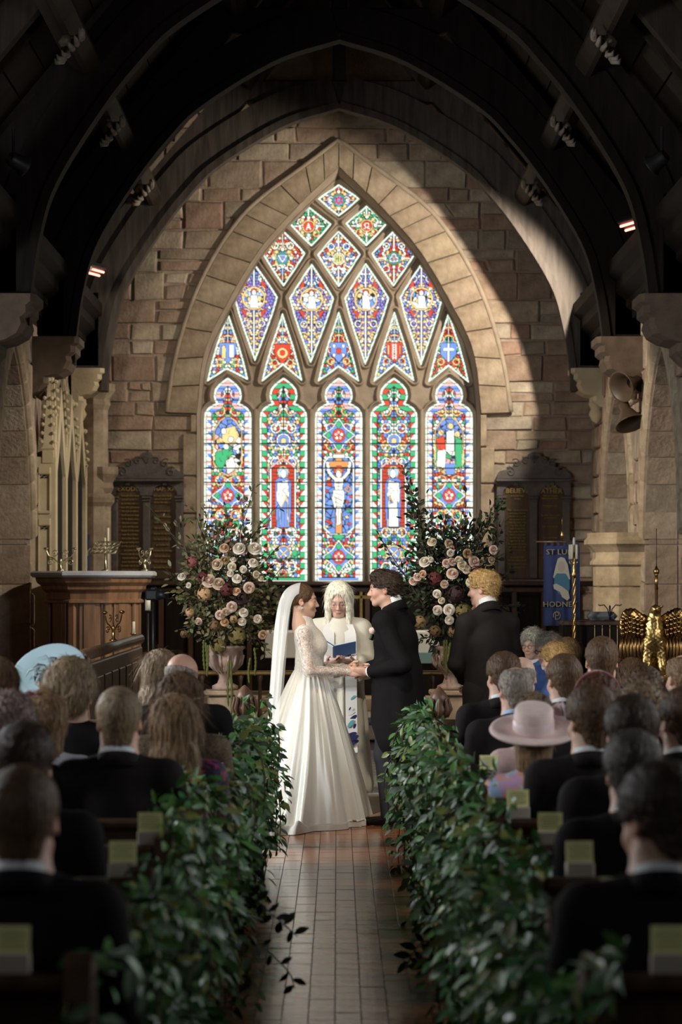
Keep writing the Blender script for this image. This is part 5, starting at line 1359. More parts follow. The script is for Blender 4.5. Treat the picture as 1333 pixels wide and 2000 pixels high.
# veil
ns, mt_ = 80, 70; V = []
for i in range(mt_):
    t = i / (mt_ - 1)
    for k in range(ns):
        s_ = -1 + 2 * k / (ns - 1); a = s_ * 1.45
        top = A(-.012 - .012 * abs(s_), .094 * math.sin(a), .040 + .088 * math.cos(a)) + A(-.055, 0, 1.562)          # over the crown, world offsets (x fwd)
        g = 1 - math.exp(-t * 16); B = .135 - .085 * s_ * s_; z = top[2] - (top[2] - .06) * t ** 1.35
        rip = math.cos(19 * s_ + 1.3) * .6 + math.cos(37 * s_ + 4 * t) * .4
        x = top[0] - B * g - .13 * t + .016 * rip * min(1, 3 * t)
        y = top[1] * (1 + .12 * g) + s_ * (.20 * t) + .006 * math.sin(23 * s_) * t
        V.append((-y, x, z))
idx_ = np.arange(ns * mt_).reshape(mt_, ns); F = np.stack([idx_[:-1, :-1], idx_[:-1, 1:], idx_[1:, 1:], idx_[1:, :-1]], -1).reshape(-1, 4)
mesh_obj('veil', (np.array(V), F), M_VEIL, bride)
hp = J['head']
MB().lathe([(0, -.008), (.006, -.004), (.006, .004), (0, .008)], 8, c=tuple(hp + A(.078, .0, -.05))).build('earring', mat('earring_stone', (.25, .6, .65), rough=.1, spec=.8), bride, True)
# ---- groom
gl = A((774 - CX) * 16.8 / FPX, 16.8, 0); grz = math.radians(60)
gh = lambda w: W2L(grz, A(*w) - gl)
J = fixJ(standJ(pelvis=A(0, -.01, .96), chest=A(0, .0, 1.28), neck=A(0, .030, 1.515), head=A(-.03, .080, 1.642), shL=A(-.195, .0, 1.42), shR=A(.195, .03, 1.42), elL=gh(P(789, 1298, 16.55)), elR=gh(P(765, 1296, 17.06)),
         wrL=gh(HAND + A(.075, -.04, -.005)), wrR=gh(HAND + A(.07, .05, .02)), hipL=A(-.09, 0, .93), knL=A(-.10, .03, .5), knR=A(.10, .02, .5), anL=A(-.10, -.01, .09), anR=A(.11, .02, .09)), rot(-.05, 0, math.radians(28)))
d_ = lambda w: W2L(grz, w)
hb = hero_body(J, False, {'L': (J['wrL'], d_(A(-1, .1, .0)), d_(A(0, .8, .5)), 1, .75), 'R': (J['wrR'], d_(A(-1, -.1, .05)), d_(A(0, -.6, -.6)), -1, .45)})
groom = person(gl, grz, J, hb, skin=(.56, .33, .235), brow=(.04, .025, .018), lips=(.47, .2, .17), label='groom in a black tailcoat and grey trousers holding the hands of the bride')
put_hair(groom, J, 'quiff', HC['dark'])
def tailcoat(J, m, p, tails=True, h=.008):
    pts = np.array(J.values()); S = SDF(pts.min(0) - .26, pts.max(0) + .2, h); nb, ch, pe = J['neck'], J['chest'], J['pelvis']
    S.cone(pe + A(0, 0, .06), ch, .155, .178, .06, flat=((0, 1, 0), .82)); S.cone(J['shL'] * .95 + nb * .05, J['shR'] * .95 + nb * .05, .058, .058, .06); S.cone(ch, nb + A(0, -.01, -.06), .14, .085, .06, flat=((0, 1, 0), .82))
    for q in 'LR':
        S.cone(J['sh' + q], nb + A(0, -.012, -.03), .060, .05, .05); S.cone(J['sh' + q], J['el' + q], .066, .054, .03); S.cone(J['el' + q], J['wr' + q] + (J['el' + q] - J['wr' + q]) * .12, .054, .042, .02)
    if tails:
        S.cone(pe + A(0, 0, .08), pe + A(0, -.02, -.34), .195, .212, .05, flat=((0, 1, 0), .92))
        for sx in (-1, 1):
            S.cone(pe + A(sx * .075, -.10, -.02), pe + A(sx * .085, -.15, -.46), .075, .085, .04, flat=((0, 1, 0), .45)); S.cone(pe + A(sx * .13, -.02, -.04), pe + A(sx * .13, -.11, -.3), .05, .05, .04, flat=((1, 0, 0), .6))
        S.ell(pe + A(0, .30, -.54), (.36, .31, .34), .03, mode='sub')
    else: S.cone(pe + A(0, 0, .06), pe + A(0, 0, -.2), .145, .165, .05, flat=((0, 1, 0), .82))
    S.cone(nb + A(0, .0, -.03), nb + A(0, .02, .14), .058, .075, .012, mode='sub'); S.noise(waves(.0035, 16, 41))
    mesh_obj('tailcoat' if tails else 'jacket', S.get(), m, p)
    nR = rot(-.28, 0, 0)
    o = link('shirt_collar', ring_mesh(nb + A(0, .0, .005), nR, .077, .070, -.03, .05), p, mat=CL['white']); o = link('jacket_collar', ring_mesh(nb + A(0, -.008, 0), nR, .096, .082, -.045, .018, th=.014), p, mat=m)
    mesh_obj('trousers', trouser_mesh(J, .01), CL['trouser'] if tails else m, p)
    for q in 'LR':
        S = SDF(J['an' + q] - .2, J['an' + q] + .25, .009); a = J['an' + q]
        S.cone(a + A(0, -.02, -.03), a + A(0, .17, -.055), .05, .036, .02, flat=((0, 0, 1), .9)); S.cone(a + A(0, -.02, 0), a, .045, .045, .02); S.half((0, 0, .006), (0, 0, -1)); mesh_obj('shoe', S.get(), mat('black_shoe', (.008, .007, .007), rough=.25), p)
tailcoat(J, CL['black'], groom)
for q in 'LR':
    a, b = J['wr' + q], J['el' + q]; u = (b - a) / np.linalg.norm(b - a)
    MB().tube([a + u * .002, a + u * .045], [.034, .036], 14).build('shirt_cuff', CL['white'], groom, True)
bf = empty('boutonniere', (0, 0, 0), parent=groom); bf.location = J['chest'] + A(-.105, .125, .07)
M_BLUSH = mat('rose_blush', (.70, .50, .42), rough=.6, rand=.08)
MB().lathe([(.0, -.02), (.022, -.012), (.03, .01), (.024, .026), (.01, .03), (0, .026)], 10).build('rose_head', M_BLUSH, bf, True)
for k in range(4): MB().tube([(0, 0, -.01), (.02 * math.cos(k * 1.6), .01, -.03 - .01 * k), (.03 * math.cos(k * 1.6), .014, -.055)], [.006, .011, .001], 5).build('leaf', mat('sprig_green', (.05, .085, .03), rough=.6), bf, True)
# ---- best man
ml = A((952 - CX) * 17.0 / FPX, 17.0, 0)
J = fixJ(standJ(head=A(-.01, .045, 1.642), neck=A(0, .0, 1.505), elL=A(-.235, .03, 1.12), elR=A(.235, .03, 1.12), wrL=A(-.06, .2, .98), wrR=A(.05, .2, .97)), rot(-.08, 0, .75))
hb = body_mesh(J, .0075, False, {'L': (J['wrL'], (.8, .5, -.3), (0, -1, -.3), -1, .6), 'R': (J['wrR'], (-.8, .5, -.3), (0, -1, -.3), 1, .6)})
bman = person(ml, .42, J, hb, skin=(.60, .37, .27), brow=(.28, .18, .09), label='fair-haired man in a dark suit standing right of the couple')
put_hair(bman, J, 'quiff', HC['blond']); tailcoat(J, CL['charcoal'], bman, False, .009)
# ---- priest
vl = A(.008, 17.85, .148)
J = fixJ(standJ(pelvis=A(0, 0, .86), chest=A(0, .01, 1.10), neck=A(0, .02, 1.262), head=A(.0, .075, 1.412), shL=A(-.165, .0, 1.19), shR=A(.165, .0, 1.19), elL=A(-.21, .04, .93), elR=A(.21, .04, .93), wrL=A(-.115, .25, .965), wrR=A(.085, .25, .95),
     hipL=A(-.09, 0, .84), hipR=A(.09, 0, .84), knL=A(-.1, .02, .45), knR=A(.1, .02, .45)), rot(-.36, 0, -.06))
hb = body_mesh(J, .0065, True, {'L': (J['wrL'], (.75, .55, .1), (0, -.2, 1), -1, .45), 'R': (J['wrR'], (-.6, .6, .15), (0, -.5, .8), 1, .6)})
priest = person(vl, PI, J, hb, skin=(.60, .36, .28), brow=(.35, .28, .22), label='priest with long white hair in a white robe reading from a blue book')
put_hair(priest, J, 'vicar', HC['white'], 1.02)
glasses(priest, J, mat('silver_frame', (.5, .5, .5), rough=.25, metal=1), .019, .0014)
S = SDF((-.45, -.4, -.02), (.45, .5, 1.4), .009)
S.cone(J['pelvis'] + A(0, 0, .0), J['chest'], .165, .165, .06, flat=((0, 1, 0), .85)); S.cone(J['shL'] * .96 + J['neck'] * .04, J['shR'] * .96 + J['neck'] * .04, .066, .066, .07); S.cone(J['chest'], J['neck'] + A(0, 0, -.02), .13, .08, .06)
S.cone(J['pelvis'], (0, .0, .06), .165, .245, .06, flat=((0, 1, 0), .82))
for q in 'LR':
    S.cone(J['sh' + q], J['neck'] + A(0, 0, -.03), .064, .06, .05); S.cone(J['sh' + q], J['el' + q], .075, .085, .04); S.cone(J['el' + q], J['wr' + q] + (J['el' + q] - J['wr' + q]) * .25, .085, .07, .03)
    S.cone(J['el' + q] + A(0, .03, -.03), J['wr' + q] + (J['el' + q] - J['wr' + q]) * .3 + A(0, 0, -.1), .05, .035, .05)
S.cone(J['neck'] + A(0, .01, -.03), J['neck'] + A(0, .03, .12), .053, .07, .01, mode='sub'); S.half((0, 0, .012), (0, 0, -1))
def drap(X, Y, Z):
    a = np.arctan2(Y, X); w = np.clip((1.05 - Z) / .6, 0, 1); return .013 * w * np.sin(a * 13 + 1.2 * np.sin(Z * 3)) + .006 * w * np.sin(a * 23 + 2) + .004 * np.sin(9 * Z + 5 * X)
S.noise(drap); RV, RFc = S.get(); mesh_obj('alb', (RV, RFc), M_ROBE, priest)
link('clerical_collar', ring_mesh(J['neck'] + A(0, .008, .005), rot(-.3), .060, .056, -.02, .03), priest, mat=CL['black'])
def front_y(x, z):
    d = np.abs(RV[:, 0] - x) + np.abs(RV[:, 2] - z); q = RV[d < .05]; return q[:, 1].max() if len(q) else .15
M_NAVY = mat('stole_navy', (.015, .02, .08), rough=.6); M_TEAL = mat('stole_teal', (.10, .35, .36), rough=.6); M_REDS = mat('stole_red', (.30, .03, .04), rough=.6)
for sx, xo in ((-1, .085), (1, .075)):
    zz = list(np.linspace(1.235, .30 if sx < 0 else .35, 26)); V = []
    for z in zz:
        xm = sx * (xo + .02 * (1.2 - z) * .6) if z < 1.19 else sx * (.06 + (1.235 - z) * .4); y = front_y(xm, z) + .012
        if z > 1.19: y = max(y - .03, .06)
        for dx in (-.042, .042): V.append((xm + dx, y, z))
    m = len(zz); st_m = MB().raw(V, [[2 * i, 2 * i + 1, 2 * i + 3, 2 * i + 2] for i in range(m - 1)])
    V2 = [(a, b - .004, c) for a, b, c in V]; st_m.raw(V2, [[2 * i, 2 * i + 2, 2 * i + 3, 2 * i + 1] for i in range(m - 1)])
    sto = st_m.build('stole_band', M_STOLE, priest, True)
    if sx < 0:                                   # the band on the viewer's right carries leaf motifs
        for k, (dx, z, a, l, mm) in enumerate([(.015, .70, .7, .03, M_TEAL), (-.01, .62, 1.0, .018, M_NAVY), (.0, .585, .5, .03, M_STOLE), (.012, .55, .7, .045, M_NAVY), (-.005, .51, .9, .045, M_TEAL), (.024, .495, 1.2, .03, M_NAVY),
                                        (.0, .43, .35, .05, M_NAVY), (.018, .405, .5, .05, M_NAVY), (-.015, .40, .6, .04, M_NAVY), (.015, .375, .3, .05, M_NAVY), (-.005, .36, .45, .045, M_NAVY), (.01, .342, .3, .045, M_REDS)]):
            xm = sx * (xo + .02 * (1.2 - z) * .6) - dx; y = front_y(xm, z) + .018; ca, sa = math.cos(a), math.sin(a); pts = [(l * math.cos(q) * ca - .4 * l * math.sin(q) * sa, l * math.cos(q) * sa + .4 * l * math.sin(q) * ca) for q in np.linspace(0, 2 * PI, 11)[:-1]]
            MB().prism(pts, lambda u, v, d: (xm - u * .8, y + d, z + v * .8), -.002, .001).build('stole_leaf', mm, sto)
    else:
        xm = sx * (xo + .02 * .5); z = .66; y = front_y(xm, z) + .016
        MB().box((xm, y, z), (.006, .003, .10)).box((xm, y, z + .02), (.055, .003, .006)).build('stole_cross', mat('stole_gold', (.5, .38, .2), rough=.5), sto)
# lapel microphone and badge
MB().box((-.075, front_y(-.075, 1.09) + .02, 1.09), (.022, .006, .026)).build('badge', mat('badge_purple', (.06, .015, .04)), priest)
mc = MB(); y = front_y(-.08, 1.0) + .022; mc.box((-.075, y, 1.015), (.03, .008, .008)).tube([(-.075, y, 1.015), (-.078, y, 1.04)], .002, 5); mc.build('lapel_microphone', M_BLACK, priest)
# blue book in the priest's hands
bk = empty('book', (vl[0], 17.57, 1.175), 0, label='open blue book held by the priest', cat='book')
M_BLUEB = mat('book_blue', (.07, .14, .30), rough=.5); M_PAPER = mat('paper', (.75, .74, .70), rough=.8)
for sx, ang, ln in ((1, .28, .165), (-1, 2.45, .15)):
    ca, sa = math.cos(ang), math.sin(ang)
    def fnb(u, v, d): return (-.035 + u * ca - d * sa * 1.0, v * -.55 + .0 + .12 * abs(u) * 0, u * sa * .75 + d * ca + v * .75 - .03)
    MB().prism([(0, 0), (ln, 0), (ln, .115), (0, .115)], fnb, -.004, 0).build('cover', M_BLUEB, bk)
    MB().prism([(0.004, .004), (ln - .006, .004), (ln - .006, .11), (.004, .11)], fnb, .001, .010).build('pages', M_PAPER, bk)
# ================================================================== PEWS, CARDS, GARLANDS
PEW_Y = [5.35 + .87 * k for k in range(11)]
PEX = .57
def make_pew(Y, sg, lab):
    t = empty('pew', (sg * PEX, Y, 0), label=lab, cat='pew', group='oak pews on the %s' % ('right' if sg > 0 else 'left'))
    L = 2.0; m = M_PEW
    MB().box((sg * (L / 2 + .03), 0, .60), (L, .03, .44), bev=.006).build('backrest', m, t)
    MB().box((sg * (L / 2 + .03), -.02, .815), (L, .075, .035), bev=.01).build('top_rail', m, t)
    MB().box((sg * (L / 2 + .03), -.075, .70), (L, .10, .018), bev=.004).build('book_ledge', m, t)
    MB().box((sg * (L / 2 + .03), .21, .405), (L, .38, .035), bev=.008).build('seat', m, t)
    prof = [(-.10, 0), (.42, 0), (.42, .42), (.36, .52), (.20, .60), (.09, .70), (.07, .84), (.0, .88), (-.06, .86), (-.09, .78)]
    MB().prism(prof, lambda u, v, d: (d, u, v), -.03, .03).build('pew_end', m, t)
    MB().box((0, .16, .25), (.075, .34, .3), bev=.01).build('end_panel', m, t)
    return t
ords = ['nearest', 'second', 'third', 'fourth', 'fifth', 'sixth', 'seventh', 'eighth', 'ninth', 'tenth', 'eleventh']
for k, y in enumerate(PEW_Y):
    for sg, s_ in ((-1, 'left'), (1, 'right')): make_pew(y, sg, '%s dark oak pew from the camera on the %s of the aisle' % (ords[k], s_))
# front pew desk with carved poppyheads
def poppy(x, y, z, lab):
    t = empty('poppyhead_post', (x, y, 0), label=lab, cat='finial', group='carved poppyheads on the front pews')
    MB().box((0, 0, z / 2 - .02), (.09, .09, z - .04), bev=.012).build('post', M_PEW, t)
    MB().lathe([(.05, 0), (.062, .015), (.045, .03), (.04, .05), (.062, .075), (.066, .10), (.05, .13), (.055, .15), (.06, .17), (.045, .2), (.02, .23), (0, .245)], 8, c=(0, 0, z - .05)).build('finial', wood('finial_oak', (.13, .07, .04)), t, True)
    for k in range(8):
        q = k * PI / 4; MB().tube([(.05 * math.cos(q), .05 * math.sin(q), z), (.075 * math.cos(q), .075 * math.sin(q), z + .05), (.06 * math.cos(q), .06 * math.sin(q), z + .11), (.07 * math.cos(q), .07 * math.sin(q), z + .12)], [.012, .014, .01, .004], 5).build('carved_leaf', MATS['finial_oak'], t, True)
poppy(*P(478, 1375, 15.3)[:2], .85, 'carved oak poppyhead at the left front pew'); poppy(*P(858, 1375, 15.3)[:2], .84, 'carved oak poppyhead at the right front pew')
for sg, s_ in ((-1, 'left'), (1, 'right')):
    t = empty('pew_desk', (sg * .66, 15.3, 0), label='panelled oak front of the %s pew block' % s_, cat='pew desk')
    MB().box((sg * .95, 0, .40), (1.85, .05, .74), bev=.006).build('panel', M_PEW, t); MB().box((sg * .95, 0, .80), (1.9, .14, .045), bev=.012).build('top_rail', M_PEW, t)
# yellow service cards on the pew tops
M_CARD = mat('yellow_card', (.86, .84, .38), rough=.7); M_BOX = mat('card_box', (.45, .39, .32), rough=.8); M_INK = mat('print_grey', (.34, .34, .16), rough=.8)
def card(px, py, Y, lab, tilt=0.0, grn=0):
    c = P(px, py, Y)
    t = empty('service_card', (c[0], Y - .02, .834), tilt, label=lab, cat='card', group='yellow service cards on the pews')
    MB().box((0, 0, .022), (.082, .03, .044), bev=.003).build('card_holder', M_BOX, t)
    s = MB().box((0, .0, 0), (.080, .004, .062)); o = s.build('card_sheet', M_CARD, t); o.location = (0, .004, .075); o.rotation_euler = (-.12, 0, 0)
    ln = MB()
    for k in range(6): ln.box((0, -.0025, .02 - k * .0075), (.06 if k % 3 else .045, .001, .0022))
    q = ln.build('printed_lines', M_INK, o)
for a in [(1012, 1585, PEW_Y[4], 'yellow card on the right below the pastel floral dress', .1), (1075, 1620, PEW_Y[3], 'yellow card on the right, second from the pastel floral dress'), (1132, 1680, PEW_Y[2], 'yellow card on the right, third from the pastel floral dress', .1),
          (1203, 1750, PEW_Y[1], 'yellow card on the right beside the elbow of the nearest guest'), (1306, 1870, PEW_Y[0], 'nearest yellow card on the right, low at the edge'),
          (294, 1610, PEW_Y[4] - .45, 'yellow card on the left behind the broad man'), (241, 1660, PEW_Y[3] - .45, 'yellow card on the left, second from the broad man'), (130, 1735, PEW_Y[2] - .45, 'yellow card on the left beside the nearest guest'), (25, 1855, PEW_Y[0], 'nearest yellow card on the left, low at the edge'),
          (349, 1535, PEW_Y[5], 'yellow card on the left below the girl in the floral dress'), (955, 1505, PEW_Y[6], 'small yellow card on the right left of the wide pink hat')]:
    k = int(np.argmin([abs(a[2] - y) for y in PEW_Y])); card(a[0], a[1], PEW_Y[k] - .0, *a[3:])
# ------------------------------------------------------------------ leaves
def leaf_tpl(L=1.0, W=.46, fold=.12, droop=.15):
    ts = [0, .22, .5, .78, 1.0]; ws = [.02, .72, 1.0, .62, .0]; V = []
    for t, w in zip(ts, ws):
        z = -droop * t * t
        V += [(-W / 2 * w, t * L, z + fold * w * .5), (0, t * L, z), (W / 2 * w, t * L, z + fold * w * .5)]
    F = []
    for i in range(4): F += [[3 * i, 3 * i + 1, 3 * i + 4, 3 * i + 3], [3 * i + 1, 3 * i + 2, 3 * i + 5, 3 * i + 4]]
    return np.array(V), np.array(F)
def rotm(d, up, roll):
    """frames (n,3,3) with y axis along d and z near up, rolled"""
    d = d / (np.linalg.norm(d, axis=1)[:, None] + 1e-9); x = np.cross(d, up); x /= np.linalg.norm(x, axis=1)[:, None] + 1e-9; z = np.cross(x, d)
    c, s = np.cos(roll)[:, None], np.sin(roll)[:, None]; return np.stack([x * c + z * s, d, -x * s + z * c], 2)
def scatter(tp, pos, R, sc, cols):
    V, F = tp; n = len(pos); VV = np.einsum('nij,kj->nki', R, V) * sc[:, None, None] + pos[:, None, :]
    FF = (F[None] + (np.arange(n) * len(V))[:, None, None]).reshape(-1, F.shape[1]); return VV.reshape(-1, 3), FF, np.repeat(cols, len(V), 0)
M_LEAF = mat('leaf', (1, 1, 1), rough=.42, spec=.3, attr=True); M_LEAFD = mat('leaf_dry', (1, 1, 1), rough=.6, spec=.25, attr=True)
M_LEAF1 = mat('leaf_green', (.085, .19, .05), rough=.42, spec=.5, rand=.45); M_LEAF2 = mat('leaf_blue_green', (.16, .23, .15), rough=.42, spec=.5, rand=.35); M_LEAF3 = mat('leaf_olive', (.21, .21, .06), rough=.4, rand=.3)
M_STEM = mat('stem', (.06, .045, .025), rough=.7)
def leafcols(n, rs, pal): 
    i = rs.randint(0, len(pal), n); return np.array(pal)[i] * rs.uniform(.55, 1.35, (n, 1))
PAL_G = [(.07, .16, .035), (.10, .19, .085), (.05, .12, .03), (.16, .22, .15), (.20, .22, .055), (.08, .18, .05), (.04, .15, .045)]
lme = rawmesh('leaf', *leaf_tpl())
def garland(Y, sg, lab, seed, near):
    rs = np.random.RandomState(seed); t = empty('leaf_garland', (sg * .50, Y + .1, 0), label=lab, cat='garland', group='leaf garlands on the pew ends of the %s side' % ('right' if sg > 0 else 'left'))
    n = 620
    # sprigs: several arching stems, thick with leaves, tumbling from the top of the pew end to the floor
    pos, dr = [], []; stems = MB()
    for k in range(26):
        y0 = rs.uniform(-.42, .42); z0 = rs.uniform(.35, .93); x0 = rs.uniform(.0, .16)
        out = rs.uniform(.04, .20); drop = rs.uniform(.25, .7); yy = rs.uniform(-.25, .25); pts = []
        for q in np.linspace(0, 1, 9):
            pts.append(A(-sg * (-x0 + out * math.sin(q * 1.9)), y0 + yy * q, max(z0 + .10 * math.sin(q * 2.2) - drop * q * q, .02)))
        if k % 3 == 0: stems.tube(pts, [.004] * 8 + [.002], 4)
        for j in range(n // 26):
            q = rs.uniform(0, 8); i = min(int(q), 7); p = pts[i] * (1 - (q - i)) + pts[i + 1] * (q - i); tdir = pts[i + 1] - pts[i]; tdir /= np.linalg.norm(tdir) + 1e-9
            sd = rs.normal(0, 1, 3); sd -= tdir * (sd @ tdir); sd /= np.linalg.norm(sd); d = tdir * .55 + sd * .8 + A(-sg * .25, 0, -.15)
            pos.append(p + sd * .012); dr.append(d)
    pos, dr = np.array(pos), np.array(dr); pos[:, 2] = np.maximum(pos[:, 2], .03); up = np.tile(A(-sg * .75, -.35, .65), (len(pos), 1)) + rs.normal(0, .35, (len(pos), 3))
    R = rotm(dr, up, rs.normal(0, .5, len(pos))); sc = rs.uniform(.045, .075, len(pos)); cols = leafcols(len(pos), rs, PAL_G)
    # the leaves that stand out furthest into the aisle become single parts
    order = np.argsort(-(-sg * pos[:, 0] + .25 * pos[:, 2] - .1 * pos[:, 1])); big = order[:near]; rest = order[near:]
    V, F, C = scatter(leaf_tpl(), pos[rest], R[rest], sc[rest], cols[rest]); me = rawmesh('foliage', V, F, True, C); me.materials.append(M_LEAF); link('foliage', me, t, kind='stuff')
    for j in big:
        o = link('leaf', lme, t, mat=(M_LEAF1, M_LEAF2, M_LEAF3)[rs.choice(3, p=[.5, .35, .15])]); o.matrix_local = Matrix.Translation(Vector(pos[j])) @ Matrix(R[j].tolist()).to_4x4() @ Matrix.Scale(float(sc[j] * 1.05), 4)
    stems.build('stem', M_STEM, t, True)
for k, y in enumerate(PEW_Y + [14.95]):
    for sg, s_ in ((-1, 'left'), (1, 'right')):
        garland(y, sg, '%s leafy garland from the camera on the %s of the aisle' % ((ords + ['farthest'])[k], s_), 300 + k * 2 + (sg > 0), 45)
# trailing sprays that reach into the aisle
def spray(x, y, z, pts, lab, seed, m, n=16, L=.07):
    t = empty('trailing_spray', (x, y, z), label=lab, cat='leaf spray'); P3 = spline(pts, 20); rs = np.random.RandomState(seed)
    MB().tube(P3, [.003] * 20, 5).build('stem', M_STEM, t, True)
    for k in range(n):
        i = 2 + int((k + .5) / n * 17); d = P3[i] - P3[i - 1]; d /= np.linalg.norm(d); sd = np.cross(d, A(0, 1, 0)) * (1 if k % 2 else -1) + rs.normal(0, .35, 3)
        R = rotm((d * .5 + sd)[None], A(0, -1, .5)[None], np.array([rs.normal(0, .4)]))[0]
        o = link('leaf', lme, t, mat=m); o.matrix_local = Matrix.Translation(Vector(P3[i])) @ Matrix(R.tolist()).to_4x4() @ Matrix.Scale(float(L * rs.uniform(.75, 1.15)), 4)
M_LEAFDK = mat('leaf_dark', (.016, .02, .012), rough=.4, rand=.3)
spray(-.44, 9.75, .42, [(0, 0, 0), (.09, -.05, .01), (.19, -.1, -.06), (.28, -.1, -.14)], 'dark leafy spray reaching into the aisle from the left garlands', 1, M_LEAFDK, 14)
spray(-.44, 9.6, .26, [(0, 0, 0), (.08, -.05, .04), (.17, -.1, -.02), (.25, -.1, -.1), (.27, -.1, -.16)], 'dark leafy spray hanging low into the aisle on the left', 2, M_LEAFDK, 9, .06)
spray(.46, 14.9, .62, [(0, 0, 0), (-.06, -.1, .04), (-.13, -.15, .0), (-.17, -.15, -.1), (-.18, -.15, -.2)], 'pale leafy spray hanging in front of the groom', 3, mat('leaf_light', (.11, .16, .05), rough=.4, rand=.3), 12, .065)
spray(.44, 11.6, .32, [(0, 0, 0), (-.06, -.05, .05), (-.10, -.1, -.02), (-.11, -.1, -.1)], 'grey-green spray edging the aisle on the right', 4, M_LEAF2, 10)
spray(.44, 10.0, .16, [(0, 0, 0), (-.07, -.05, .06), (-.13, -.1, .02), (-.16, -.1, -.05)], 'dark spray near the floor on the right of the aisle', 5, M_LEAFDK, 12)
# ================================================================== FLOWERS
def rose_mesh(seed, n_out=5, open_=1.0):
    rs = np.random.RandomState(seed); V, F = [], []
    for ring, (np_, r0, r1, h, cu) in enumerate([(3, .10, .30, .62, -.15), (4, .22, .52, .62, .0), (5, .32, .78, .52, .22), (n_out, .36, 1.0, .36, .42)]):
        for k in range(np_):
            a0 = 2 * PI * k / np_ + ring * .6 + rs.uniform(-.15, .15); wd = 2 * PI / np_ * .72; b = len(V)
            for i in range(4):
                t = i / 3
                for j in range(5):
                    s = (j - 2) / 2; a = a0 + s * wd * (.55 + .45 * t); r = r0 * .5 + (r1 - r0 * .5) * t ** .8 * open_ - .06 * s * s * t; z = -.25 + (h + .25) * t ** .9 - cu * t ** 3 - .16 * s * s * t + rs.uniform(-.02, .02)
                    V.append((r * math.cos(a), r * math.sin(a), z))
            F += [[b + i * 5 + j, b + i * 5 + j + 1, b + (i + 1) * 5 + j + 1, b + (i + 1) * 5 + j] for i in range(3) for j in range(4)]
    b = len(V); pr = [(.30, -.2), (.36, .15), (.30, .42), (.17, .56), (.03, .54)]
    for r, z in pr: V += [(r * (1 + .12 * math.sin(3 * q + z * 9)) * math.cos(q), r * (1 + .12 * math.sin(3 * q + z * 9)) * math.sin(q), z) for q in np.linspace(0, 2 * PI, 11)[:-1]]
    F += [[b + i * 10 + j, b + i * 10 + (j + 1) % 10, b + (i + 1) * 10 + (j + 1) % 10, b + (i + 1) * 10 + j] for i in range(4) for j in range(10)]
    return rawmesh('rose', np.array(V), np.array(F))
ROSES = [rose_mesh(1), rose_mesh(2, 6), rose_mesh(3, 4, .75)]
def hyd_mesh(seed):
    rs = np.random.RandomState(seed); n = 90; d = rs.normal(0, 1, (n, 3)); d /= np.linalg.norm(d, axis=1)[:, None]; V, F = leaf_tpl(1, .9, .1, .2); VV, FF = [], []
    for k in range(4):
        tang = np.cross(d, rs.normal(0, 1, (n, 3)) if k == 0 else ref); 
        if k == 0: ref = d * 0 + rs.normal(0, 1, (n, 3)); tang = np.cross(d, ref)
        t2 = np.cross(d, tang); ang = k * PI / 2; dr = tang / np.linalg.norm(tang, axis=1)[:, None] * math.cos(ang) + t2 / np.linalg.norm(t2, axis=1)[:, None] * math.sin(ang)
        a, b, _ = scatter((V, F), d * .85, rotm(dr + d * .3, d, np.zeros(n)), np.full(n, .26), np.ones((n, 3))); VV.append(a); FF.append(b)
    return rawmesh('hydrangea', *join(*zip(VV, FF)))
HYD = hyd_mesh(4)
FM_ = {k: mat('petal_' + k, tuple(c * .92 for c in v), col2=v, rough=.65, spec=.25, rand=.06, vscale=9) for k, v in dict(white=(.68, .60, .49), cream=(.62, .52, .37), blush=(.60, .43, .34), beige=(.50, .37, .25), peach=(.58, .37, .24), apricot=(.50, .30, .15), tan=(.34, .22, .11),
      burg=(.10, .022, .022), dusk=(.24, .075, .07), olive=(.14, .11, .035), brown=(.15, .085, .04), dark=(.035, .014, .016)).items()}
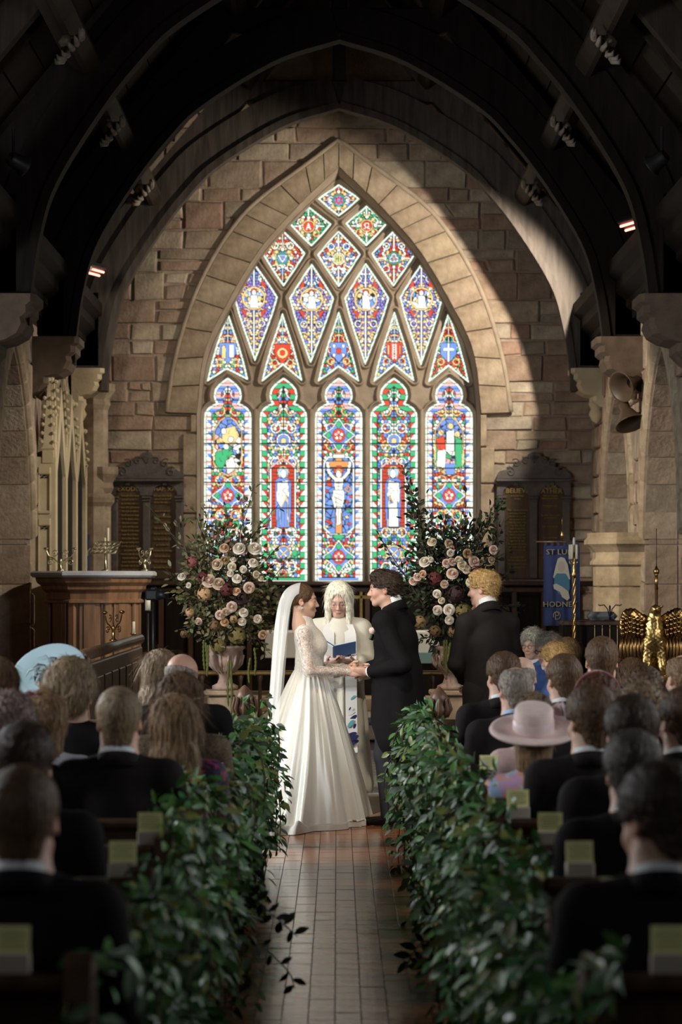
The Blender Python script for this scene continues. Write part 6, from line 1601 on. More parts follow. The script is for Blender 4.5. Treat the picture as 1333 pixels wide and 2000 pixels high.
def arrangement(px, Y, zpl, lab, flowers, branches, pal, core, seed, nleaf, hang, fill):
    rs = np.random.RandomState(seed); base = P(px, 1300, Y); t = empty('flower_arrangement', (base[0], Y, zpl), label=lab, cat='flower arrangement')
    org = A(base[0], Y, zpl); loc = lambda a, b, dy=0.0: P(a, b, Y + dy) * 1.0 - org
    # urn
    MB().lathe([(.10, 0), (.10, .03), (.06, .05), (.045, .09), (.05, .12), (.09, .15), (.125, .20), (.14, .27), (.135, .30), (.155, .32), (.155, .335), (.12, .33)], 24).build('urn', mat('urn_stone', (.36, .25, .20), var=.2, vscale=14, rough=.8, bump=.2), t, True)
    for k in range(14):
        q = 2 * PI * k / 14; MB().tube([(.062 * math.cos(q), .062 * math.sin(q), .13), (.125 * math.cos(q), .125 * math.sin(q), .20), (.142 * math.cos(q), .142 * math.sin(q), .265)], [.008, .014, .01], 5).build('urn_flute', MATS['urn_stone'], t, True)
    cpx, cpy, rx, ry = core; src = loc(cpx, cpy + ry * .6)
    pos, dr = [], []
    st_ = MB()
    for (bx, by, dy, n, sp) in branches:
        e = loc(bx, by, dy); s = src + rs.normal(0, .05, 3); mid = (s + e) / 2 + rs.normal(0, .04, 3) + A(0, -.03, .04); pts = spline([s, mid, e], 14); st_.tube(pts, list(np.linspace(.006, .002, 14)), 4)
        for k in range(n):
            q = rs.uniform(.25, 1) ** .8 * 12.99; i = int(q); p = pts[i] * (1 - q + i) + pts[i + 1] * (q - i); td = pts[i + 1] - pts[i]; td /= np.linalg.norm(td); sd = rs.normal(0, 1, 3)
            pos.append(p + sd * sp * rs.uniform(.1, 1)); dr.append(td * .6 + sd * .6)
    # the thick of the bush: leaves on and inside an ellipsoid
    for k in range(nleaf):
        d = rs.normal(0, 1, 3); d /= np.linalg.norm(d); r = rs.uniform(.35, 1.0); p = loc(cpx + rx * d[0] * r, cpy - ry * d[2] * r) + A(0, .26 * d[1] * r, 0); pos.append(p); dr.append(d + rs.normal(0, .6, 3))
    pos, dr = np.array(pos), np.array(dr); up = rs.normal(0, .5, pos.shape) + A(0, -.8, .5); R = rotm(dr, up, rs.normal(0, .6, len(pos))); sc = rs.uniform(.028, .06, len(pos)); C = leafcols(len(pos), rs, pal)
    # foremost leaves singly
    order = np.argsort(pos[:, 1] - .2 * sc); big = order[:90]; rest = order[90:]
    V, F, C2 = scatter(leaf_tpl(1, .5), pos[rest], R[rest], sc[rest], C[rest]); me = rawmesh('foliage', V, F, True, C2); me.materials.append(M_LEAFD); link('foliage', me, t, kind='stuff')
    for j in big:
        o = link('leaf', lme, t, mat=fill[rs.randint(len(fill))]); o.matrix_local = Matrix.Translation(Vector(pos[j])) @ Matrix(R[j].tolist()).to_4x4() @ Matrix.Scale(float(sc[j]), 4)
    st_.build('stem', M_STEM, t, True)
    for (fx, fy, r, c, kind) in flowers:
        u, v = (fx - cpx) / rx, (fy - cpy) / ry; dep = -.30 * math.sqrt(max(.12, 1 - min(1, u * u + v * v) * .9)) - .05
        p = loc(fx, fy, dep); d = A(u * .5 + rs.normal(0, .25), -1, -v * .35 + .25 + rs.normal(0, .25)); d /= np.linalg.norm(d)
        q = Vector(d).to_track_quat('Z', 'Y').to_matrix().to_4x4() @ Matrix.Rotation(rs.uniform(0, 6.28), 4, 'Z')
        o = link('hydrangea' if kind == 'h' else 'rose', HYD if kind == 'h' else ROSES[rs.randint(3)], t, mat=FM_[c]); o.matrix_local = Matrix.Translation(Vector(p)) @ q @ Matrix.Scale(r * Y / FPX, 4)
    for (hx_, y0, y1) in hang:
        a, b = loc(hx_, y0, -.2), loc(hx_ + rs.uniform(-3, 3), y1, -.2); pts = spline([a, (a + b) / 2 + A(rs.normal(0, .01), 0, 0), b], 22)
        MB().tube(pts, [.006 + .005 * ((i * 7) % 3) * .5 for i in range(20)] + [.005, .002], 6).build('amaranthus_strand', mat('amaranthus', (.10, .115, .025), rough=.8, bump=.6, bscale=200), t, True)
    return t
FLL = [(467, 1071, 13, 'white', 'r'), (498, 1071, 14, 'white', 'r'), (438, 1070, 10, 'peach', 'r'), (424, 1102, 12, 'beige', 'r'), (439, 1094, 9, 'tan', 'r'), (456, 1093, 8, 'white', 'r'), (495, 1099, 10, 'white', 'r'), (453, 1107, 9, 'cream', 'r'), (475, 1112, 10, 'white', 'r'), (450, 1120, 9, 'white', 'r'),
       (463, 1130, 10, 'white', 'r'), (408, 1134, 14, 'blush', 'r'), (427, 1140, 13, 'beige', 'r'), (487, 1148, 12, 'blush', 'r'), (501, 1122, 8, 'cream', 'r'), (510, 1130, 8, 'cream', 'r'), (355, 1126, 9, 'white', 'r'), (368, 1143, 6, 'white', 'r'), (376, 1097, 12, 'dusk', 'h'), (399, 1160, 15, 'apricot', 'h'),
       (453, 1185, 11, 'blush', 'r'), (442, 1195, 11, 'beige', 'r'), (430, 1201, 10, 'blush', 'r'), (476, 1196, 10, 'white', 'r'), (473, 1214, 11, 'white', 'r'), (439, 1215, 11, 'apricot', 'r'), (457, 1209, 9, 'tan', 'h'), (388, 1214, 10, 'blush', 'r'), (371, 1196, 10, 'apricot', 'h'), (504, 1209, 9, 'white', 'r'),
       (463, 1242, 19, 'olive', 'h'), (427, 1262, 17, 'olive', 'h'), (462, 1155, 9, 'peach', 'r'), (397, 1127, 12, 'burg', 'h'), (443, 1152, 14, 'burg', 'h'), (473, 1170, 15, 'dark', 'h'), (514, 1240, 10, 'peach', 'r'), (420, 1222, 12, 'brown', 'h'), (360, 1238, 9, 'brown', 'h')]
BRL = [(345, 1010, 0, 40, .05), (330, 1040, .1, 25, .04), (292, 990, .15, 14, .02), (375, 985, 0, 45, .05), (410, 985, 0, 50, .05), (440, 990, .1, 50, .05), (470, 975, .1, 45, .05), (498, 945, .1, 30, .025), (545, 985, .05, 32, .02), (530, 1010, 0, 30, .03), (560, 1095, 0, 34, .025), (540, 1070, 0, 30, .03), (330, 1120, -.1, 45, .04), (338, 1170, -.1, 50, .05), (350, 1230, -.1, 40, .05), (545, 1150, 0, 40, .04), (550, 1190, 0, 35, .04), (530, 1230, -.1, 40, .04), (385, 1050, -.1, 60, .06), (500, 1040, 0, 50, .05), (420, 1030, -.1, 60, .07), (520, 1280, -.1, 25, .03)]
PAL_L = [(.15, .125, .055), (.11, .115, .045), (.20, .165, .09), (.08, .075, .035), (.09, .07, .04), (.23, .20, .11), (.08, .115, .035)]
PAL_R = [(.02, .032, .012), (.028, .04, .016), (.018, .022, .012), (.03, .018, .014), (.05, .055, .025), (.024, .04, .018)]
arrangement(440, 18.5, .87, 'airy olive and brown flower arrangement with cream roses left of the bride', FLL, BRL, PAL_L, (442, 1145, 96, 125), 21, 2600, [(398, 1250, 1310), (402, 1255, 1322), (406, 1260, 1320), (447, 1290, 1380), (451, 1290, 1400), (489, 1285, 1335), (497, 1265, 1320)],
            [mat('leaf_sage', (.16, .155, .09), rough=.6, rand=.35), mat('leaf_brown', (.13, .08, .04), rough=.6, rand=.35), M_LEAF3])
FLR = [(878, 1062, 10, 'beige', 'r'), (844, 1058, 10, 'cream', 'r'), (881, 1080, 8, 'white', 'r'), (830, 1097, 12, 'white', 'r'), (842, 1093, 8, 'white', 'r'), (873, 1100, 9, 'blush', 'r'), (884, 1097, 9, 'blush', 'r'), (897, 1094, 11, 'cream', 'r'), (927, 1097, 13, 'blush', 'r'), (912, 1112, 12, 'cream', 'r'), (904, 1104, 11, 'cream', 'r'), (884, 1120, 12, 'blush', 'r'),
       (914, 1081, 10, 'tan', 'r'), (965, 1074, 10, 'blush', 'r'), (961, 1094, 10, 'beige', 'r'), (816, 1127, 9, 'blush', 'r'), (808, 1135, 9, 'blush', 'r'), (826, 1121, 8, 'peach', 'r'), (869, 1141, 11, 'blush', 'r'), (854, 1160, 9, 'white', 'r'), (863, 1173, 9, 'cream', 'r'), (855, 1192, 13, 'white', 'r'), (878, 1191, 12, 'white', 'r'), (878, 1211, 12, 'white', 'r'), (906, 1195, 18, 'olive', 'h'), (921, 1138, 12, 'cream', 'h'),
       (929, 1191, 10, 'peach', 'r'), (850, 1233, 13, 'brown', 'h'), (886, 1234, 13, 'brown', 'h'), (930, 1117, 14, 'burg', 'h'), (850, 1130, 15, 'burg', 'h'), (892, 1160, 18, 'dark', 'h'), (820, 1215, 14, 'tan', 'h')]
BRR = [(787, 912, .1, 60, .022), (800, 940, 0, 60, .035), (815, 975, 0, 70, .05), (800, 1000, 0, 55, .05), (838, 1000, 0, 60, .05), (742, 1048, 0, 36, .02), (760, 1055, 0, 30, .02), (985, 972, 0, 55, .03), (965, 985, 0, 60, .04), (950, 1010, 0, 70, .05), (985, 1015, 0, 50, .04), (915, 1000, 0, 40, .04), (975, 1045, 0, 50, .05), (912, 955, .2, 16, .02), (1003, 1072, .1, 16, .02), (990, 1180, .2, 35, .04), (1015, 1185, .2, 30, .03), (805, 1100, 0, 45, .04), (800, 1160, -.05, 45, .05), (815, 1250, -.1, 50, .05), (850, 1280, -.1, 50, .05), (1000, 1110, .2, 30, .03), (930, 1040, -.1, 60, .06), (860, 1030, -.1, 60, .06)]
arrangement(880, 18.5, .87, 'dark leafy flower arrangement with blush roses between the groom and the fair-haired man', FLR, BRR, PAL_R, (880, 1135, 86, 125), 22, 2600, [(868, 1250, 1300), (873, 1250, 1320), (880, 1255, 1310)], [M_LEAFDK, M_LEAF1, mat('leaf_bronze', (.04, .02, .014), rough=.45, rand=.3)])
for px, s_ in ((440, 'left'), (880, 'right')):
    x = (px - CX) * 18.5 / FPX; t = empty('flower_plinth', (x, 18.5, .148), label='stone plinth under the %s flower urn' % s_, cat='plinth', group='plinths under the flower urns')
    MB().box((0, 0, .36), (.26, .26, .64), bev=.015).build('shaft', M_STEP, t); MB().box((0, 0, .70), (.32, .32, .04), bev=.01).build('cap', M_STEP, t); MB().box((0, 0, .03), (.34, .34, .06), bev=.01).build('foot', M_STEP, t)
# ================================================================== CHANCEL FURNITURE
def sc_(Y): return Y / FPX
# ---- pulpit
py_ = 22.8; pc = P(184, 1135, py_)
pul = empty('pulpit', (pc[0], py_, .148), label='octagonal oak pulpit with marble-topped cornice left of the couple', cat='pulpit')
zt_ = CAMH + (CY - 1128) * sc_(py_) - .148; R8 = .46
M_MARB = mat('pale_marble', (.60, .62, .66), col2=(.48, .48, .50), rough=.3, vscale=7)
MB().lathe([(.595, zt_), (.62, zt_ + .02), (.62, zt_ + .045), (.60, zt_ + .06)], 8, ph=PI / 8).build('top_slab', M_MARB, pul)
MB().lathe([(R8 - .01, zt_ - .24), (R8 + .03, zt_ - .235), (R8 + .03, zt_ - .215), (R8, zt_ - .20), (R8 + .01, zt_ - .14), (R8 + .05, zt_ - .11), (R8 + .055, zt_ - .08), (R8 + .10, zt_ - .045), (R8 + .11, zt_ - .01), (R8 + .10, zt_)], 8, ph=PI / 8).build('cornice', M_OAK, pul)
MB().lathe([(R8 - .03, .22), (R8 - .03, zt_ - .02)], 8, ph=PI / 8).build('drum', M_OAK, pul)
MB().lathe([(R8 + .08, .0), (R8 + .08, .12), (R8 + .03, .2), (R8, .24)], 8, ph=PI / 8).build('plinth', M_OAK, pul)
for k in range(8):
    q = k * PI / 4; ap = (R8 - .03) * math.cos(PI / 8); c, s = math.cos(q), math.sin(q); Rm = np.array([[-s, c, 0], [c, s, 0], [0, 0, 1]]).T
    def at_(u, d, z): return (c * d - s * u, s * d + c * u, z)
    pan = MB().box(at_(0, ap + .012, .88), (.03, .20, 1.10), rz=q, bev=.008).build('panel', M_OAK, pul)
    MB().box(at_(0, ap + .028, .88), (.02, .115, .98), rz=q, bev=.006).build('panel_field', M_OAK, pan)
    qq = q + PI / 8; MB().box(((R8 - .03) * math.cos(qq), (R8 - .03) * math.sin(qq), .78), (.05, .075, 1.16), rz=qq, bev=.01).build('pilaster', M_OAK, pul)
# ---- things on the pulpit
PT = zt_ + .148 + .06
def scroll(c, r0, r1, turns, a0, sgn, n=22):
    return [A(c[0] + sgn * (r0 + (r1 - r0) * t) * math.cos(a0 + turns * 2 * PI * t), c[1], c[2] + (r0 + (r1 - r0) * t) * math.sin(a0 + turns * 2 * PI * t)) for t in np.linspace(0, 1, n)]
M_SILV = mat('pale_brass', (.62, .56, .36), rough=.3, metal=1.0)
def candelabrum(px, Y, z, h, w, lab, rz=0.0, m=None, parentloc=None):
    m = m or M_SILV; x = (px - CX) * sc_(Y); t = empty('candelabrum', (x, Y, z), rz, label=lab, cat='candelabrum', group='brass candelabra')
    MB().lathe([(.035, 0), (.035, .008), (.014, .02), (.012, h * .35), (.018, h * .42), (.010, h * .5), (.0, h * .55)], 12).build('base', m, t, True)
    for sg in (-1, 1):
        arm = spline([(0, 0, h * .28), (sg * w * .22, 0, h * .52), (sg * w * .38, 0, h * .62), (sg * w * .5, 0, h * .9)], 18)
        MB().tube(arm, .0065, 6).build('arm', m, t, True)
        MB().tube(scroll((sg * w * .2, 0, h * .78), .002, .034, 1.4, 2.6, sg), .0045, 6).build('scroll', m, t, True)
        MB().tube(scroll((sg * w * .34, 0, h * .36), .002, .036, 1.4, .6, sg), .0045, 6).build('scroll', m, t, True)
        MB().lathe([(.004, h * .88), (.012, h * .9), (.024, h * .95), (.024, h * .97), (.014, h)], 12, c=(sg * w * .5, 0, 0)).build('cup', m, t, True)
    return t
candelabrum(118, py_ - .28, PT, .22, .27, 'brass scroll candelabrum at the left of the pulpit top'); candelabrum(283, py_ - .12, PT, .22, .22, 'brass candelabrum at the right of the pulpit top', 1.1)
bs = empty('book_stand', ((210 - CX) * sc_(py_), py_ - .2, PT), label='pierced brass book stand on the pulpit', cat='book stand')
MB().lathe([(.04, 0), (.04, .008), (.012, .02), (.012, .16), (.018, .18), (.008, .2)], 12).build('stem', M_SILV, bs, True)
fr = MB(); Rt = rot(.75, 0, -.35)
for k in range(5):
    for j in range(3):
        c0 = Rt @ A(-.10 + k * .05, -.05 + j * .05, 0) + A(0, 0, .22); fr.tube([c0 + Rt @ A(.022 * math.cos(q), .022 * math.sin(q), 0) for q in np.linspace(0, 2 * PI, 10)], .004, 5, False)
fr.build('pierced_plate', M_SILV, bs, True)
rim = MB(); cs4 = [Rt @ A(a, b, 0) + A(0, 0, .22) for a, b in ((-.13, -.08), (.13, -.08), (.13, .08), (-.13, .08), (-.13, -.08))]; rim.tube(cs4, .006, 6).build('rim', M_SILV, bs, True)
def candle(px, ytop, ybot, Y, r, lab, flame=False):
    a, b = P(px, ytop, Y), P(px, ybot, Y); t = empty('candle', b, label=lab, cat='candle', group='cream candles'); h = a[2] - b[2]
    MB().lathe([(r, 0), (r, h - .004), (r * .8, h)], 14).build('wax', M_WAX, t, True); MB().tube([(0, 0, h), (.001, 0, h + .012)], .0012, 5).build('wick', M_BLACK, t)
    if flame: MB().lathe([(.0, h + .006), (.006, h + .014), (.005, h + .024), (0, h + .045)], 10).build('flame', M_FLAME, t, True)
    return t
candle(211, 1031, 1112, py_ - .12, .012, 'slim candle behind the pulpit book stand'); candle(205, 1050, 1113, py_ - .05, .01, 'short candle behind the pulpit book stand')
# ---- choir desk with brass candelabrum
dk = empty('choir_desk', (-1.79, 19.4, .148), label='dark oak choir desk with brass scroll candelabrum in front of the pulpit', cat='desk')
MB().box((0, 0, .50), (.05, 4.9, .92), bev=.01).build('front_panel', M_PEW, dk)
for k in range(8): MB().box((.03, -2.15 + k * .61, .5), (.02, .50, .7), bev=.006).build('sunk_panel', M_PEW, dk)
MB().tube([(.0, -2.5, 1.03), (.0, 2.45, 1.03)], .045, 12).build('book_roll', wood('roll_oak', (.09, .05, .03), .3), dk, True)
MB().prism([(-.2, 0), (.05, 0), (.07, .5), (.04, .8), (.06, 1.0), (-.02, 1.06), (-.12, 1.0), (-.2, .9)], lambda u, v, d: (u, d, v), -2.5, -2.44).build('desk_end', M_PEW, dk)
candelabrum(222, 19.3, .148 + 1.075, .24, .34, 'brass scroll candelabrum fixed to the choir desk', 1.25, M_BRASS)
cd = empty('candle', A(-1.79, 21.2, 1.225), label='cream candle on the choir desk', cat='candle', group='cream candles'); MB().lathe([(.013, 0), (.013, .115), (.01, .12)], 12).build('wax', M_WAX, cd, True); MB().lathe([(.012, 0), (.03, .012), (.03, .02)], 12).build('cup', M_BRASS, cd, True)
# ---- camera on a tripod
cx_ = P(300, 1162, 19.3); tr = empty('tripod_camera', (cx_[0], 19.3, .148), label='black camera on a tripod beside the left flower arrangement', cat='camera'); cz = cx_[2] - .148
MB().tube([(0, 0, cz - .05), (0, 0, .7)], .014, 8).build('column', M_BLACK, tr, True)
for q in (-.4, 1.7, 3.8): MB().tube([(.02 * math.cos(q), .02 * math.sin(q), .95), (.32 * math.cos(q), .32 * math.sin(q), .02)], [.016, .010], 8).build('leg', M_BLACK, tr, True)
MB().lathe([(.03, .9), (.04, .93), (.04, .98), (.02, 1.0)], 10).build('collar', M_BLACK, tr, True)
cb = MB().box((0, 0, cz), (.13, .06, .085), bev=.012).box((-.0, 0, cz + .05), (.05, .05, .03), bev=.01).build('camera_body', M_BLACK, tr); MB().tube([(.03, -.02, cz), (.11, -.05, cz + .0)], [.032, .034], 14).build('lens', M_BLACK, tr, True)
# ---- gothic screen on the left
gs = empty('gothic_screen', (-2.95, 23.4, 0), label='cream gothic screen with crocketed pinnacles against the left wall', cat='screen')
def gw(px, py, Y): p = P(px, py, Y); return p - A(-2.95, 23.4, 0)
xl, xr = gw(36, 1135, 23.4)[0], gw(110, 1135, 23.4)[0]; zg = P(0, 892, 23.4)[2]
MB().box(((xl + xr) / 2, .06, zg / 2), (xr - xl, .12, zg), bev=.008).build('end_panel', M_CREAM, gs)
for (ya, yb) in ((912, 1000), (1012, 1128)):
    a, b = gw(76, ya, 23.4), gw(98, yb, 23.4); w = b[0] - a[0]; h = a[2] - b[2]
    MB().box(((a[0] + b[0]) / 2, -.012, a[2] - .04), (w * 1.15, .05, .07), bev=.01).build('niche_hood', M_CREAM, gs)
    for sx in (a[0], b[0]): MB().box((sx, -.008, (a[2] + b[2]) / 2), (.018, .03, h), bev=.004).build('niche_shaft', M_CREAM, gs)
    MB().box(((a[0] + b[0]) / 2, -.006, b[2]), (w * 1.1, .03, .03), bev=.004).build('niche_sill', M_CREAM, gs)
    for dx in (-.02, .02, 0): MB().lathe([(.0, -.006), (.013, -.006), (.013, .006), (0, .006)], 8, c=((a[0] + b[0]) / 2 + dx, -.004, a[2] - .10 + (.018 if dx == 0 else 0))).build('trefoil', M_OAK_DARK, gs)
def pinnacle(x, y, z0, z1, w, m):
    MB().lathe([(w, z0), (w, z0 + .12), (w * 1.25, z0 + .14), (w * .9, z0 + .16), (.012, z1 - .12), (.02, z1 - .1), (.012, z1 - .08)], 4, c=(x, y, 0), ph=PI / 4).build('pinnacle', m, gs)
    n = int((z1 - z0 - .3) / .085)
    for k in range(n):
        z = z0 + .2 + k * .085; r = w * (1 - (z - z0 - .16) / (z1 - z0 - .2)) * .8 + .012
        for q in range(4):
            a = q * PI / 2 + PI / 4; MB().lathe([(0, -.018), (.017, -.006), (.02, .01), (.008, .022), (0, .024)], 6, c=(x + (r + .018) * math.cos(a), y + (r + .018) * math.sin(a), z)).build('crocket', m, gs, True)
    for q in range(4): MB().lathe([(0, -.03), (.026, -.01), (.026, .015), (0, .03)], 6, c=(x + .028 * math.cos(q * PI / 2), y + .028 * math.sin(q * PI / 2), z1 - .06)).build('finial_leaf', m, gs, True)
    MB().lathe([(0, 0), (.02, .01), (.012, .05), (0, .06)], 6, c=(x, y, z1 - .06)).build('finial', m, gs, True)
p1 = gw(95, 730, 23.45); pinnacle(gw(95, 0, 23.45)[0], .04, zg - .06, p1[2], .075, M_CREAM)
# side: shafts with set-offs, dark sheets between them stand in for the shaded openings
for k, yy in enumerate((.12, 1.05, 2.0, 2.95)):
    xs = .165; zt2 = 3.2 - .12 * k
    MB().box((xs, yy, .75), (.09, .20, 1.5), bev=.01).build('shaft_base', M_CREAM, gs)
    MB().prism([(-.1, 1.5), (.1, 1.5), (.075, 1.62), (.075, zt2), (-.075, zt2), (-.075, 1.62)], lambda u, v, d: (xs + d, yy + u, v), -.05, .045).build('shaft', M_CREAM, gs)
    pinnacle(xs, yy, zt2 - .02, zt2 + .85 - .1 * k, .07, M_CREAM)
for k, yy in enumerate((.58, 1.52, 2.48)):
    MB().box((.155, yy, 1.85), (.04, .72, 2.4)).build('opening_shade', M_OAK_DARK, gs)
    MB().prism([(-.36, 2.75), (-.36, 3.0), (0, 3.62), (.36, 3.0), (.36, 2.75), (.2, 2.95), (0, 3.3), (-.2, 2.95)], lambda u, v, d: (.16 + d, yy + u, v), -.03, .05).build('gable', M_CREAM, gs)
MB().box((.18, 1.7, .3), (.2, 3.5, .6), bev=.01).build('plinth', M_CREAM, gs)
# wall shafts in the left corner of the gable wall
for nm, px, w, z1 in (('respond', 185, .15, 3.95), ('respond', 203, .08, 3.0)):
    t = empty('wall_shaft', ((px - CX) * sc_(27.6), 27.62, 0), label='pale stone wall shaft in the left corner' if w > .1 else 'slim pale wall shaft beside the left text board', cat='wall shaft')
    MB().lathe([(w, .2), (w, z1 - .3)], 8, c=(0, 0, 0)).build('shaft', M_ASHLAR, t); MB().lathe([(w, 2.55), (w + .04, 2.6), (w + .04, 2.66), (w, 2.7)], 8).build('ring', M_ASHLAR, t); MB().lathe([(w, z1 - .3), (w + .03, z1 - .24), (w + .02, z1 - .18), (w + .08, z1 - .08), (w + .08, z1)], 8).build('capital', M_ASHLAR, t)
# ---- blue banner with a letter behind the pulpit
b2 = empty('banner', P(158, 1080, 27.1), label='narrow blue banner with a gold letter behind the gothic screen', cat='banner')
M_BANB = mat('banner_blue', (.055, .075, .20), rough=.75, var=.1, vscale=10, bump=.05)
MB().box((0, 0, 0), (.20, .01, .42)).build('cloth', M_BANB, b2)
def text3d(s, size, m, parent, loc, name='lettering', wide=1.0):
    me = TXT[s].copy(); me.name = name; me.transform(Matrix.Diagonal((wide * size, 1, size, 1))); me.materials.append(m)
    q = link(name, me, parent); q.location = loc; return q
text3d('Y', .12, mat('thread_gold', (.50, .42, .26), rough=.6), b2, (.078, -.008, -.03))
# ---- text boards on the gable wall
M_SLATE = mat('carved_slate', (.075, .062, .058), col2=(.11, .095, .088), rough=.6, vscale=12, bump=.35, bscale=60); M_TXB = wood('text_board', (.075, .042, .02), .55); M_TXT = mat('gold_text', (.36, .25, .085), rough=.5)
CREST = [(170, 455), (172, 400), (205, 355), (270, 336), (335, 330), (330, 275), (380, 303), (400, 252), (450, 218), (525, 207), (518, 150), (568, 168), (600, 120), (640, 96), (680, 88), (720, 96), (755, 120), (790, 170), (845, 150), (832, 205), (900, 218), (948, 252), (972, 310), (1030, 280), (1018, 335), (1090, 336), (1150, 368), (1183, 410), (1187, 455)]
def board(dx, lab, heads, bodies):
    YB = EY - .08; o0 = P(285 + dx, 1130, YB); t = empty('text_board', o0, label=lab, cat='text board', group='carved text boards')
    L = lambda a, b: (P(a + dx, b, YB) - o0)
    f = lambda u, v, d: (u, d, v)
    cr = [(L(190 + a / 7.016, 870 + b / 7.016)[0], L(0, 870 + b / 7.016)[2]) for a, b in CREST]
    MB().prism(cr, f, -.03, .04).build('crest', M_SLATE, t)
    for k, (a, b, r, s) in enumerate([(251, 905, 7, 1), (323, 905, 7, -1), (240, 922, 8, 1), (335, 922, 8, -1), (270, 900, 6, -1), (305, 900, 6, 1)]):
        c = L(a, b); MB().tube(scroll((c[0], -.034, c[2]), .006, r * sc_(YB) * 1.3, 1.3, .5, s), .008, 6).build('carved_scroll', M_SLATE, t, True)
    for k in range(5): c = L(287 + (k - 2) * 3, 893); MB().tube([(L(287, 905)[0], -.034, L(287, 905)[2]), (c[0] + (k - 2) * .006, -.04, c[2] + .02 * (1 - abs(k - 2) * .3))], [.008, .004], 5).build('carved_leaf', M_SLATE, t, True)
    a, b = L(212, 936), L(359, 941); MB().box(((a[0] + b[0]) / 2, -.03, (a[2] + b[2]) / 2), (b[0] - a[0], .11, .028), bev=.006).build('cornice', M_SLATE, t)
    a, b = L(214, 938), L(358, 1130); MB().box(((a[0] + b[0]) / 2, .03, (a[2] + b[2]) / 2), (b[0] - a[0], .05, a[2] - b[2])).build('backing', M_TXB, t)
    # frieze with two arches
    for (xa, xb) in ((214, 286), (286, 358)):
        c = (xa + xb) / 2; hw = 25; za, zb = L(0, 941)[2], L(0, 968)[2]; rr = hw * sc_(YB); xc_ = L(c, 0)[0]; top = [(L(xa, 0)[0], za), (L(xb, 0)[0], za), (L(xb, 0)[0], zb)]
        arc = [(xc_ + rr * math.cos(q), zb + (za - zb) * .82 * math.sin(q)) for q in np.linspace(0, PI, 13)]; MB().prism(top + arc + [(L(xa, 0)[0], zb)], f, -.02, .02).build('arched_frieze', M_SLATE, t)
        MB().box((xc_, -.03, zb + (za - zb) * .86), (.05, .03, .04), bev=.004).build('keystone', M_SLATE, t)
    for cx2 in (223, 286, 350):
        x = L(cx2, 0)[0]; MB().box((x, -.0, (L(0, 972)[2] + L(0, 1130)[2]) / 2), (.088, .07, L(0, 972)[2] - L(0, 1130)[2]), bev=.01).build('column', M_SLATE, t)
        MB().box((x, -.01, L(0, 972)[2]), (.115, .10, .03), bev=.01).box((x, -.01, L(0, 978)[2]), (.10, .085, .02), bev=.006).build('capital', M_SLATE, t)
    for side, (hd, bd) in enumerate(zip(heads, bodies)):
        xc_ = L(254.5 if side == 0 else 318, 0)[0]
        for (s, y, sz) in hd: text3d(s, sz, M_TXT, t, (xc_, .003, L(0, y)[2]), wide=1.0)
        for (s, y) in bd: text3d(s, .034, M_TXT, t, (xc_, .003, L(0, y)[2]), wide=.62)
board(0, 'carved text board with gold lettering left of the great window', ([('EXODUS', 959, .075)], [('CHAP. XX', 959, .065)]), ([(s, 970 + k * 7.6) for k, s in enumerate(COMM)], [(s, 970 + k * 6.4) for k, s in enumerate(COMM[:3])] + [(s, 1000 + k * 11) for k, s in enumerate(COMM[8:19])]))
board(757, 'carved text board reading Believe and Our Father right of the great window', ([('I', 951, .04), ('BELIEVE', 963, .08)], [('OUR', 954, .075), ('FATHER', 963.5, .08)]),
      ([('in God the Father', 970), ('Almighty', 976)] + [(s, 998 + k * 6.0) for k, s in enumerate(CREED)] + [('in the Holy Ghost', 1090), ('the holy catholic Church', 1096), ('the communion of saints', 1103), ('life everlasting Amen', 1110)], [('which art in heaven', 970), ('hallowed be thy Name', 975), ('Thy kingdom come', 990), ('Thy will be done in earth', 1008), ('as it is in heaven', 1013), ('Give us this day our', 1030), ('And forgive us our', 1052), ('trespasses as we forgive', 1060), ('deliver us from evil', 1090)]))
# ---- oak panelling along the gable wall
pn = empty('trim_1', (0, 27.9, 0), kind='structure')
MB().box((.0, .04, .85), (5.6, .05, 1.6)).build('backing', M_OAK_DARK, pn); MB().box((0, -.02, 1.675), (5.6, .16, .05), bev=.012).build('cap_rail', M_PEW, pn); MB().box((0, .0, 1.60), (5.6, .09, .06), bev=.01).build('frieze_rail', M_PEW, pn)
for k in range(17): MB().box((-2.72 + k * .34, .0, 1.0), (.06, .07, 1.2), bev=.008).build('stile', M_PEW, pn)
for k in range(16): 
    p_ = MB().box((-2.55 + k * .34, .012, 1.1), (.25, .03, .85), bev=.01).build('panel', M_OAK_DARK, pn)
# ---- altar, rail, kneeler
al = empty('altar', (.16, 27.1, .43), label='altar with a white cloth behind the couple', cat='altar')
MB().box((0, 0, .34), (1.75, .6, .68), bev=.01).build('table', M_OAK_DARK, al); MB().box((0, 0, .70), (1.95, .66, .03), bev=.012).build('altar_cloth', mat('altar_linen', (.66, .64, .58), rough=.8), al)
MB().box((0, -.325, .56), (1.93, .012, .28), bev=.004).build('cloth_front', MATS['altar_linen'], al); MB().box((.62, -.335, .42), (.6, .008, .12), bev=.003).build('frontal_band', mat('frontal_teal', (.16, .28, .27), rough=.7), al)
cr = empty('altar_cross', P(706, 1232, 27.2), label='gold cross on the altar behind the priest', cat='cross'); MB().box((0, 0, .22), (.035, .02, .44), bev=.006).build('upright', M_BRASS, cr); MB().box((0, 0, .38), (.26, .02, .035), bev=.006).build('crossbar', M_BRASS, cr); MB().lathe([(.09, -.02), (.08, .0), (.03, .02), (.025, .05)], 8).build('foot', M_BRASS, cr)
for e in (-.13, .13): MB().lathe([(0, -.012), (.026, -.012), (.026, .012), (0, .012)], 4, c=(e, 0, .38)).build('flared_end', M_BRASS, cr)
candle(553, 1168, 1232, 27.1, .03, 'lit cream altar candle behind the bride', True)
